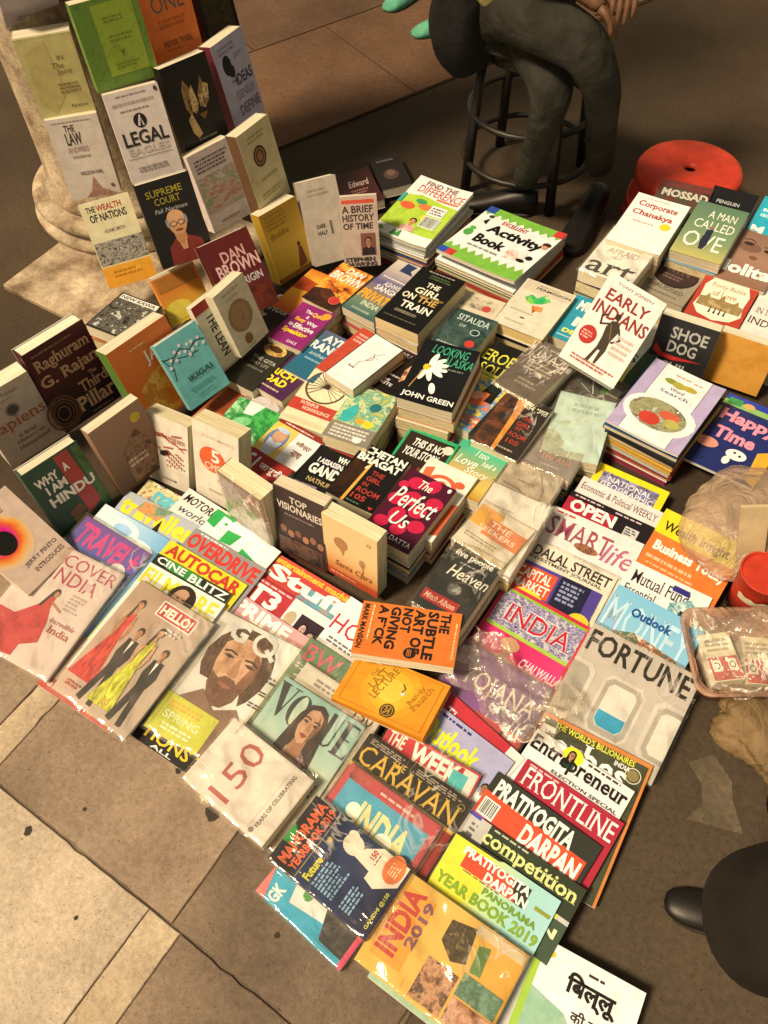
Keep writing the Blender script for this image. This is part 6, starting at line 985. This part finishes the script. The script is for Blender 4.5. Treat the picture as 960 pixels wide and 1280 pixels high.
mg('india2019', 'golden reference book with red country name, year and small photographs', grad('d8a848 dcae54 d49a3c', 'x', -.1, .1), [('P', [(.06, .12), (.3, .12), (.3, .85), (.06, .85)], 'dc9434'), ('T', 'INDIA', .06, .1, .22, .78, 'b0342c', 'x', 90), ('T', '2019', .23, .14, .31, .62, '7c5058', 'x', 90), ('P', [(.44, .14), (.62, .08), (.66, .42), (.56, .48), (.44, .36)], mot('1c1a14 5c4a2c 2c2418 8c7448', 40, 4.0)), ('P', [(.68, .2), (.76, .16), (.78, .44), (.7, .46)], '5c7c3c'), ('R', .42, .55, .66, .96, mot('2c2018 7c5438 c8946c 3c2c24 a0705c', 26, 8.0)), ('R', .68, .48, .98, .7, mot('7c9c7c 4c6c54 a8b890', 30)), ('R', .68, .72, .98, .96, mot('5c3428 a87050 d8a888 3c2420', 34, 2.0)), ('R', .62, .02, .99, .12, 'c8b088')], t=.012, pages='d0c090', wrap=FILM)
mg('greenunder', 'pale green booklet sticking out below the golden reference book', 'a4b88c', [('L', .05, .8, .9, .95, 2, '6a8454')], t=.012)
mg('comic', 'comic book with black hindi title on white over a pale green scene', 'ece2cc', [('R', 0, 0, .07, 1, '9cb83c'), ('E', .14, .07, .04, .03, 'd8b43c'), ('L', .5, .06, .66, .09, 1, '3c2c24'), ('T', 'िबल्लू', .34, .1, .82, .27, '14110f', 'x'), ('T', 'की बहादुरी', .46, .3, .94, .4, '2c2420', 'b'), ('P', [(.07, .3), (.4, .36), (.6, .5), (1, .56), (1, 1), (.07, 1)], mot('a8c09c 8cac84 c8d0ac', 6)), ('P', [(.07, .62), (.4, .7), (.7, .66), (1, .74), (1, 1), (.07, 1)], mot('c8b04c 7ca04c d8c86c', 10)), ('E', .75, .58, .1, .08, mot('c83c34 e0784c a82c2c', 30)), ('E', .3, .6, .14, .12, mot('e0c83c d8a02c 8ca83c', 30)), ('P', [(.2, .7), (.42, .68), (.5, .95), (.14, .95)], tone('3c6c9c', .3, 30)), ('P', [(.62, .66), (.86, .64), (.96, .92), (.56, .94)], tone('6a4430', .3, 30))], t=.008)
mg('redthe', 'red magazine with a broad white page edge beneath the amber hardback', 'b82c34', [('T', 'The', .08, .08, .3, .17, 'f0dcc8', 's'), ('L', .1, .22, .6, .3, 2, 'e0a090'), ('R', .82, 0, 1, 1, 'ddd0b8'), ('L', .1, .5, .7, .8, 3, '8c1c24')], t=.006)
mg('yojana', 'red bodied magazine with a purple top and white rune like name', 'b8242c', [('R', 0, 0, 1, .42, grad('6c3478 7c3c84 5c2c74', 'x', -.1, .1)), ('T', 'YOJANA', .14, .14, .97, .33, 'ece0e4', 's'), ('P', [(.0, .04), (.14, .02), (.14, .16), (.0, .18)], mot('e0d0dc 9c7cac', 40)), ('P', [(.1, .42), (.3, .42), (.22, .95), (.12, .9)], '2c0c10'), ('P', [(.4, .5), (.46, .42), (.5, .9), (.42, .8)], '2c0c10'), ('P', [(.75, .5), (.8, .42), (.84, .9), (.76, .8)], '2c0c10'), ('W', [(.05, .4), (.3, .6), (.6, .55), (.95, .7)], .012, 'e0c8c0'), ('W', [(.1, .7), (.4, .5), (.9, .48)], .01, '3c1014')], t=.008, wrap=HEAVY)
mg('outlook', 'lilac magazine with fat yellow lower case name and two boys', 'a49cac', [('L', .08, .02, .6, .05, 1, '2c2c5c'), ('T', 'Outlook', .02, .08, .72, .25, 'd8d42c', 'x'), ('F', .8, .24, .055, 'a06c48', '1c1412', 'ece4d4'), ('F', .92, .27, .055, 'a06c48', '1c1412', 'ece4d4'), ('R', 0, .38, 1, 1, 'c8b8a4')], t=.005)
mg('week', 'white magazine with red title block, heavy white capitals and a teal square', 'ddd0bc', [('R', .0, .02, .84, .22, 'b83038'), ('T', 'THE', .04, .03, .22, .13, 'f0e6d6', 'b'), ('T', 'WEEK', .3, .025, .82, .17, 'f0e6d6', 'x'), ('R', .74, .06, .9, .17, '4cb0a8'), ('R', .7, .19, .98, .36, '6c5c5c'), ('L', .72, .2, .96, .35, 4, 'b8a8a0'), ('W', [(.01, .01), (.99, .01), (.99, .99), (.01, .99), (.01, .01)], .02, 'c03840')], t=.006, wrap=FILM)
mg('caravan', 'near black magazine with elegant gold serif capitals', '1c1714', [('T', 'THE', .3, .05, .42, .1, 'd0a43c', 's'), ('T', 'CARAVAN', .03, .07, .96, .21, 'd0a43c', 's'), ('L', .05, .015, .45, .06, 3, '9c8c78'), ('L', .5, .015, .95, .06, 3, '9c8c78'), ('O', .95, .07, .03, .03, .2, '8c7848'), ('R', 0, .225, 1, .25, 'c8981c'), ('R', 0, .25, 1, 1, '8c2420')], t=.006, wrap=FILM)
mg('itoday', 'red framed magazine with yellow outlined name and white puffs on turquoise', 'b8303c', [('R', .06, .12, .94, .94, '2c96ac'), ('P', [(.0, .0), (.3, .0), (.24, .1), (.05, .12)], mot('6c2428 c04440 3c1418', 20)), ('R', .36, .04, .78, .1, 'a8242c'), ('L', .38, .05, .76, .09, 1, 'e8b0a0'), ('T', 'INDIA', .3, .2, .84, .46, 'e4d08c', 'x'), ('T', 'TODAY', .12, .48, .86, .8, 'e4d08c', 'x'), ('E', .26, .32, .07, .07, 'f0e8d8'), ('O', .26, .56, .11, .11, .25, 'e4d08c'), ('E', .64, .4, .09, .08, 'f0ead8'), ('E', .7, .5, .08, .06, 'f0ead8'), ('E', .5, .72, .1, .07, 'f0ead8'), ('E', .82, .66, .08, .06, 'f0ead8')], t=.008, wrap=HEAVY)
bk('ybook2', 'year_book', 'teal year book with pink corner under the navy one by the pavement', 'book', '3ca0b4', .016, [('P', [(0, 0), (.5, 0), (.2, .06), (0, .1)], 'e0786c'), ('T', 'GK', .05, .1, .3, .22, 'ece4d4', 'x'), ('P', [(.2, .3), (.5, .25), (.6, .6), (.3, .66)], 'dcd4c4'), ('E', .45, .4, .09, .08, '4c8c4c'), ('P', [(.1, .7), (.5, .6), (.98, .6), (.98, .95), (.1, .95)], mot('1c1c1c 3c3834 6a6460', 20)), ('R', 0, .95, 1, 1, 'e0506c')], group='year books beside the pavement', wrap=FILM)
bk('mano', 'year_book', 'navy year book with orange capitals and a bald white silhouette', 'book', grad('141c3c 1c3054 16244c', 'y', 0, .2), .02, [('R', .0, 0, 1, .23, '171520'), ('P', [(.3, .0), (.56, .0), (.48, .08), (.3, .08)], '2c8c3c'), ('T', 'MANORAMA', .08, .055, .98, .15, 'e0643c', 'x'), ('T', 'YEARBOOK 2019', .08, .165, .98, .24, 'e0643c', 'x'), ('R', .04, .262, .98, .267, 'c8a83c'), ('T', 'Future', .1, .31, .42, .38, 'd8cc3c', 'x'), ('L', .1, .4, .5, .62, 7, '8cacc0'), ('R', .62, .3, .7, .34, 'c09c4c'), ('E', .8, .5, .13, .15, 'e2d0b4'), ('E', .9, .46, .06, .08, 'e2d0b4'), ('P', [(.7, .55), (.86, .6), (1, .72), (1, .98), (.72, .98), (.52, .82), (.56, .72), (.66, .72)], 'e2d0b4'), ('T', '150', .8, .66, .92, .71, 'a83428', 'x'), ('L', .76, .72, .94, .74, 1, '7c5c54'), ('E', .87, .88, .19, .14, 'd8743c'), ('L', .78, .84, .96, .93, 4, 'f0c090'), ('L', .1, .68, .45, .8, 4, '8cacc0'), ('T', 'GANDHI @150', .1, .93, .6, .97, 'd8cc5c', 'b')], group='year books beside the pavement', wrap=FILM)
bk('pack150', 'sealed_book', 'white book sealed in glossy film with a large thin red number', 'book', 'e0cfb8', .03, [('T', '150', .1, .26, .9, .5, 'b0584c', 'n'), ('W', [(.1, .78), (.92, .78)], .003, '8c7868'), ('T', 'YEARS OF CELEBRATING', .12, .82, .9, .86, '6c5c50', 'b'), ('E', .07, .82, .035, .035, '8c7868'), ('R', .84, .1, .98, .12, 'c8b098')], wrap=SHINY)
mg('iso', 'pale grey magazine with dark numerals behind the tall serif fashion one', 'c8bca4', [('T', '150', .72, .06, .94, .15, '3c342c', 's'), ('L', .2, .05, .6, .12, 2, '8c8070')], t=.006, wrap=FILM)
mg('vogue', 'fashion magazine with huge thin black capitals and a long haired woman', grad('c8b494 d0c4a4 a8c0a8 8cb0a0', 'y', .0, .27), [('P', [(.01, .035), (.1, .035), (.165, .235), (.145, .285)], '1c2a2c'), ('P', [(.2, .035), (.215, .035), (.155, .27), (.145, .25)], '1c2a2c'), ('P', [(.0, .03), (.12, .03), (.12, .038), (.0, .038)], '1c2a2c'), ('P', [(.17, .03), (.25, .03), (.25, .038), (.17, .038)], '1c2a2c'), ('E', .33, .16, .11, .175, '1c2a2c'), ('E', .33, .16, .055, .165, 'b4c0a4'), ('E', .53, .16, .105, .175, '1c2a2c'), ('E', .535, .16, .055, .165, 'b0bfa6'), ('P', [(.58, .07), (.66, .07), (.66, .19), (.58, .19)], 'b0bfa6'), ('P', [(.57, .17), (.62, .17), (.62, .27), (.57, .27)], '1c2a2c'), ('P', [(.54, .17), (.65, .17), (.65, .178), (.54, .178)], '1c2a2c'), ('P', [(.66, .035), (.71, .035), (.71, .25), (.74, .275), (.69, .27), (.66, .24)], '1c2a2c'), ('P', [(.78, .035), (.79, .035), (.79, .25), (.75, .275), (.73, .27), (.775, .24)], '1c2a2c'), ('P', [(.84, .035), (.895, .035), (.895, .28), (.84, .28)], '1c2a2c'), ('P', [(.82, .033), (.98, .033), (.99, .09), (.975, .05), (.82, .042)], '1c2a2c'), ('P', [(.82, .272), (.975, .268), (.99, .22), (.99, .282), (.82, .282)], '1c2a2c'), ('P', [(.88, .15), (.95, .15), (.95, .158), (.88, .158)], '1c2a2c'), ('P', [(.36, .16), (.42, .07), (.52, .04), (.62, .07), (.68, .16), (.72, .34), (.76, .55), (.72, .8), (.62, .9), (.66, .5), (.4, .5), (.36, .8), (.28, .6), (.32, .36)], tone('2c1a14', .6, 60, 4, .6)), ('P', [(.18, .62), (.3, .46), (.45, .38), (.6, .38), (.74, .46), (.86, .62), (.9, 1), (.12, 1)], mot('6c3c34 a8746c d8b0a4 4c2824 c08c84', 46, 2.0)), ('P', [(.46, .28), (.58, .28), (.6, .42), (.52, .52), (.44, .42)], mot('8c5c40 a87450 94664a', 30)), ('P', [(.41, .16), (.45, .1), (.53, .08), (.6, .11), (.63, .18), (.61, .26), (.56, .33), (.5, .35), (.44, .31), (.41, .24)], mot('9a6a48 b98660 cc9c78 ae7a56', 16)), ('P', [(.57, .11), (.63, .18), (.61, .26), (.56, .33), (.57, .22)], mot('7c5038 8c6044', 30)), ('P', [(.43, .185), (.46, .178), (.495, .19), (.46, .2)], '1c100c'), ('P', [(.54, .19), (.575, .18), (.605, .192), (.57, .203)], '1c100c'), ('W', [(.42, .165), (.46, .157), (.5, .166)], .014, '241410'), ('W', [(.54, .166), (.58, .158), (.61, .168)], .014, '241410'), ('P', [(.51, .19), (.53, .19), (.55, .25), (.5, .25)], mot('9a6a48 ae7a56', 30)), ('P', [(.47, .28), (.51, .27), (.56, .28), (.52, .305)], '943c34'), ('P', [(.36, .2), (.42, .08), (.5, .05), (.44, .12), (.41, .24), (.43, .4), (.36, .6), (.32, .4)], tone('2c1a14', .6, 60, 4, .6)), ('L', .78, .5, .96, .62, 3, '6c5c4c'), ('L', .06, .5, .2, .6, 3, '6c5c4c')], t=.006, wrap=SHINY, bend=.0)
mg('stripmag', 'black magazine edge with yellow condensed words under the portrait magazine', '1c1814', [('T', 'TIONS 2', .1, .86, .95, .95, 'd8b42c', 'b'), ('T', 'ALL', .3, .96, .6, .99, 'e0d4c0', 'b')], t=.005)
mg('gq', 'mens magazine with a bearded man gazing out over a lime green lower panel', grad('cfc6b2 ddd5c2 e2dac8', 'x', -.1, .1), [('P', [(.12, .42), (.1, .3), (.15, .18), (.24, .09), (.36, .04), (.52, .035), (.66, .07), (.76, .15), (.81, .27), (.8, .4), (.74, .52), (.68, .58), (.64, .5), (.24, .5), (.18, .5)], tone('4a2e1c', .5, 90, 3, .8)), ('P', [(.24, .2), (.34, .12), (.48, .11), (.6, .15), (.67, .24), (.68, .38), (.65, .48), (.6, .56), (.52, .62), (.42, .63), (.34, .58), (.28, .48), (.24, .34)], mot('9a6a48 c08e66 d8ac84 b8845c', 12, 2.0)), ('P', [(.56, .15), (.67, .24), (.68, .38), (.65, .48), (.6, .56), (.56, .44), (.6, .3)], mot('8a5a3c 7c4c34 9c6a4a', 30)), ('P', [(.27, .43), (.36, .46), (.42, .425), (.52, .43), (.6, .47), (.65, .44), (.62, .57), (.54, .645), (.44, .66), (.35, .62), (.28, .52)], mot('4c2e1e 7c5238 5c3a28 8c6044', 90, 4.0)), ('P', [(.38, .49), (.46, .475), (.55, .49), (.46, .515)], '9c5a4a'), ('P', [(.45, .27), (.475, .27), (.52, .4), (.49, .425), (.41, .41)], mot('c08e66 a87450 d0a078', 20)), ('P', [(.28, .285), (.34, .27), (.4, .285), (.34, .3)], '2c1c14'), ('P', [(.52, .29), (.58, .28), (.64, .3), (.58, .31)], '2c1c14'), ('P', [(.26, .255), (.33, .235), (.41, .25), (.41, .262), (.33, .25), (.27, .268)], '2c1a12'), ('P', [(.5, .255), (.58, .245), (.66, .27), (.65, .28), (.58, .262), (.51, .27)], '2c1a12'), ('T', 'G', .2, .02, .4, .17, 'd2ccbc', 'x'), ('O', .6, .1, .13, .12, .32, 'd2ccbc'), ('W', [(.64, .13), (.74, .18)], .045, 'd2ccbc'), ('P', [(.1, .72), (.3, .58), (.5, .68), (.7, .6), (.9, .74), (.9, 1), (.1, 1)], '7c5c48'), ('L', .78, .28, .96, .34, 2, '4c443c'), ('L', .8, .4, .96, .44, 2, '4c443c'), ('L', .76, .5, .94, .54, 2, '4c443c'), ('P', [(.0, .7), (.62, .72), (.6, 1), (0, 1)], mot('b8b82c c8c440 a4a824', 8)), ('L', .1, .74, .5, .8, 2, 'd89c3c'), ('T', 'SPRING', .1, .82, .5, .88, 'd8d8a0', 'b'), ('L', .14, .9, .55, .96, 2, 'e0dcb0')], t=.006, wrap=SHINY)
mg('hello2', 'red edged magazine under the one with four people in evening dress', 'b04838', [('R', .05, .02, .98, .9, 'c8a888'), ('L', .1, .92, .9, .98, 1, 'e0b090')], t=.005)
mg('hello', 'celebrity magazine with four people in evening dress and a red name box', mot('b09880 baa28a a89078', 5), [('R', .0, .0, .5, 1, grad('c8ac94 b89a80 a88a70', 'y', 0, .28)), ('R', .38, .04, .86, .17, 'e8dccc'), ('R', .4, .05, .84, .16, 'b83038'), ('T', 'HELLO!', .42, .065, .82, .147, 'f4ecdc', 'x'), ('G', .2, .12, .72, 'b07850', '2a1812', 'c03428', 1, -.02), ('G', .4, .3, .66, 'a87048', '1c1410', '241e1c', 0, -.02), ('G', .6, .22, .7, 'c09068', '3c2418', 'bcb82c', 1, -.06), ('G', .78, .34, .62, 'a87048', '14100e', '1c1a1a', 0, .0), ('L', .62, .2, .82, .26, 2, 'd8c8b4'), ('T', '20', .52, .84, .62, .9, 'c89c34', 's'), ('L', .08, .88, .3, .93, 2, 'c06450')], t=.006, wrap=SHINY)
mg('filmfare', 'white film magazine with yellow capitals broken by a woman in dark hair', 'ddd4bc', [('T', 'FILMFARE', .02, .03, .96, .18, 'd4c42c', 'b'), ('E', .56, .14, .16, .16, '2a1a14'), ('E', .55, .15, .1, .125, 'b08460'), ('P', [(.62, .06), (.76, .24), (.66, .34), (.6, .2)], '2a1a14'), ('E', .52, .14, .02, .01, '1c1210'), ('E', .59, .14, .02, .01, '1c1210'), ('E', .55, .2, .03, .013, '8c3c34')])
mg('cineblitz', 'black and green magazine with white engraved name above the film one', '1c2018', [('P', [(.1, .0), (.6, .0), (.66, .08), (.2, .08)], '2c7c34'), ('T', 'CINE', .04, .008, .42, .07, 'ece4d0', 'S'), ('T', 'BLITZ', .48, .012, .98, .08, 'ece4d0', 'S')])
mg('autocar', 'yellow car magazine with slanting red capitals', 'e4c424', [('T', 'AUTOCAR', .04, .015, .97, .125, 'b83424', 'x'), ('L', .1, .2, .6, .24, 1, '6a4c1c')])
mg('overdrive', 'grey car magazine with bright red rounded capitals', '8c8478', [('T', 'OVERDRIVE', .02, .03, .97, .17, 'c83428', 'x'), ('L', .1, .01, .6, .03, 1, 'e0d8c8')])
mg('bike', 'white magazine with chunky cut capitals on a green flash', 'e2dac6', [('P', [(0, 0), (.3, 0), (.2, .16), (0, .14)], '2c9c44'), ('T', 'BIKE', .14, .02, .9, .19, 'f2ecdc', 'x'), ('P', [(.3, .1), (.5, .08), (.46, .2), (.3, .22)], '2c9c44'), ('P', [(.6, .16), (.9, .2), (.8, .28), (.6, .24)], '2c9c44'), ('T', 'INDIA', .72, .2, .95, .25, '1c3c24', 'b'), ('R', 0, .28, 1, .32, '6c6864')])
mg('travel', 'travel magazine with magenta capitals over purple and blue sea', grad('6cb8c8 8cc0cc 3c4c9c 6c3c8c', 'y', .05, .27), [('T', 'TRAVEL+', .06, .04, .96, .24, 'c8287c', 'x'), ('E', .8, .25, .1, .07, 'd8d0c8'), ('L', .1, .3, .6, .36, 2, 'e8e0d8'), ('P', [(.5, .5), (.9, .4), (1, .7), (.6, .9)], mot('8c6a4c c8a888 3c8ca0', 14))], t=.005, wrap=HEAVY)
mg('clouds', 'pale blue magazine with a swirl of cloud next to the travel one', grad('d8dcd0 a8c4cc 6ca0b8', 'x', -.1, .1), [('E', .4, .12, .22, .12, 'd0dce0'), ('E', .4, .12, .12, .06, '9cbccc'), ('E', .7, .2, .2, .1, 'dce0dc')])
mg('traveller', 'grey magazine with big yellow lower case name and a red green picture', grad('c0bcb0 b8b4ac a8a8a0', 'y', 0, .27), [('T', 'traveller', .03, .03, .97, .2, 'e4d02c', 'x'), ('P', [(.25, .02), (.6, .0), (.5, .14), (.2, .12)], mot('c04838 4c8c6c d88c4c 2c4c4c', 16)), ('P', [(.5, .26), (.55, .1), (.6, .26)], '1c1c18')])
mg('pattern', 'magazine with a teal red and gold patterned masthead behind the yellow named one', mot('2c5c64 b89c4c d8c88c 8c3c34 4c9ca0', 30, 3.0), [('T', 'nature', .2, .03, .98, .16, '5cb0b0', 'x'), ('L', .1, .01, .8, .03, 1, 'e0d4b0')])
mg('motoring', 'white magazine with small slanted black title in front of the cream books', 'd8ccb4', [('T', 'MOTORING', .05, .04, .8, .12, '1c1a18', 'j'), ('T', 'world', .1, .15, .6, .22, '3c4450', 'i')])
mg('discover', 'pale travel magazine with a woman whirling in a red gown', mot('ccb4a0 d4beac c4ac98', 6), [('T', 'DISCOVER', .04, .04, .98, .15, 'a8344c', 'n'), ('T', 'INDIA', .3, .17, .86, .29, 'a8344c', 'n'), ('P', [(.42, .5), (.52, .48), (.6, .6), (.66, .78), (.5, .86), (.5, .96), (.3, .98), (.2, .92), (.0, .78), (.04, .66), (.24, .66)], mot('a8242c c03434 8c1c24', 14)), ('P', [(.44, .42), (.52, .4), (.54, .52), (.44, .54)], 'b8342c'), ('W', [(.52, .46), (.66, .5)], .025, 'a87450'), ('E', .5, .38, .04, .05, '2a1812'), ('E', .51, .39, .025, .035, 'b08058'), ('W', [(.47, .38), (.42, .52)], .03, '2a1812'), ('L', .66, .32, .84, .48, 5, 'b09888'), ('T', 'Incredible', .62, .56, .92, .6, 'a85c54', 'i'), ('T', 'India', .66, .62, .92, .68, 'a83c3c', 's'), ('R', .72, .2, .8, .26, 'c8a8a0'), ('L', .1, .3, .3, .4, 3, 'b8a090')], t=.008, wrap=SHINY)
mg('t3', 'red and white gadget magazine with a small framed picture of two faces', 'e0d6c2', [('R', 0, 0, .52, .3, 'b03034'), ('T', 'T3', .04, .045, .42, .2, 'f0e8d8', 'x'), ('L', .06, .01, .5, .035, 1, 'e0b0a0'), ('E', .6, .16, .06, .08, 'b8a078'), ('R', .68, .08, .98, .32, '2c1c24'), ('F', .78, .18, .06, 'c8a08c', '140e0e', '5c4850'), ('F', .89, .21, .06, 'c8a08c', '140e0e', '5c4850')])
mg('stuff', 'gadget magazine with orange strapline and large white lower case name', 'c84c34', [('T', 'entertainment machine', .02, .01, .97, .065, 'e8b434', 'x'), ('R', 0, .07, 1, .3, 'b83c34'), ('P', [(.5, .12), (.9, .1), (1, .3), (.4, .3)], mot('c87c5c 4c9ca0 b83c34', 14)), ('T', 'Stuff', .04, .07, .95, .2, 'f4eee0', 'x'), ('R', 0, .3, 1, .35, '3ca4b4'), ('R', 0, .35, 1, 1, 'e0d8c8')])
mg('fhm', 'pink banded magazine with block white capitals and a yellow number tag', 'd8988c', [('T', 'PRIME', .06, .02, .72, .14, 'f2ead8', 'x'), ('R', 0, .22, 1, .4, 'd8ccb8'), ('E', .56, .24, .12, .1, '2a1a14'), ('R', .78, .12, 1, .24, 'e0c82c'), ('T', '9', .81, .13, .9, .22, '1c1814', 'x'), ('R', 0, .4, 1, 1, 'c88878')])
mg('hcc', 'white magazine with a red round lettered name under the vivid orange book', 'e4dac8', [('P', [(.3, .0), (.4, .0), (.36, .12), (.32, .12)], '3c9c7c'), ('T', 'HOUSE', .02, .16, .9, .3, 'b82c38', 'n'), ('L', .1, .34, .5, .4, 2, '6c645c')], t=.006)
mg('bw', 'green magazine with rose capitals behind the tall serif fashion one', mot('5c7450 64805c 4c6444', 10), [('T', 'BW', .04, .03, .5, .17, 'c85c6c', 's'), ('T', 'IN', .56, .05, .9, .19, 'c85c6c', 's'), ('L', .05, .2, .4, .25, 2, 'd8d0b8'), ('W', [(.1, .3), (.4, .24), (.5, .3)], .02, 'd8d4c4')], t=.006, wrap=FILM)
# ---- books lying underneath: one plain kind, copied
def plain_book():
    root = empty('plain_book', None, 'book', group='plain books underneath in the piles')
    c = MB(); c.box(-.5, 0, .024, .5, 1, .025); c.box(-.5, 0, 0, .5, 1, .001); c.box(-.5, 0, .001, -.49, 1, .024)
    o1 = c.build('cover', [ink('cfc0a4')], root)
    o2 = MB().box(-.489, .005, .0011, .494, .995, .0239).build('page_block', [paper('e0c48c')], root)
    return root, o1, o2
PROTO = plain_book(); used = False
CC = ['d8ccb4', 'a83c30', '2c4c6c', 'c89434', '3c5c40', 'e4dac4', '4c2c3c', 'b86c3c', '24201e', 'cdb890', '7c98a0', '8c3040']
CN = ['cream', 'red', 'navy', 'mustard', 'green', 'white', 'plum', 'rust', 'black', 'tan', 'grey blue', 'wine']
ORD = ['first', 'second', 'third', 'fourth', 'fifth', 'sixth', 'seventh', 'eighth']
rr = random.Random(11)
for key, n_, desc in UNDER:
    p = POSE[key]; top = BOOKS[key]; zb = p[2] - 0 - .001
    zb = top.matrix_world.translation.z - .0015
    if p[4] < -.02: zb -= abs(math.sin(p[4])) * p[6]
    thin = n_ < 0; nn = -n_ if thin else max(1, min(5, n_, int(zb / .016))); th = zb / nn
    for k in range(nn):
        if not used: src = PROTO; root, a, b = PROTO; used = True
        else:
            root = PROTO[0].copy(); COL.objects.link(root)
            a = PROTO[1].copy(); b = PROTO[2].copy()
            for q in (a, b): COL.objects.link(q); q.parent = root
        j = rr.randrange(len(CC)); w, h = p[5] + rr.uniform(-.006, .004), p[6] + rr.uniform(-.006, .002)
        yaw = p[3] + rr.uniform(-.03, .03); z = zb - (k + 1) * th
        root.rotation_euler = (0, 0, yaw); root.scale = (w, h, (th - .0012) / .025)
        root.location = (p[0] + rr.uniform(-.004, .004), p[1] + rr.uniform(-.004, .005), z)
        for q in ((a, b) if thin and k % 2 else (a,)):
            q.material_slots[0].link = 'OBJECT'; q.material_slots[0].material = ink(CC[j])
        root['label'] = '%s book lying %s beneath %s' % (CN[j], ORD[k], desc)
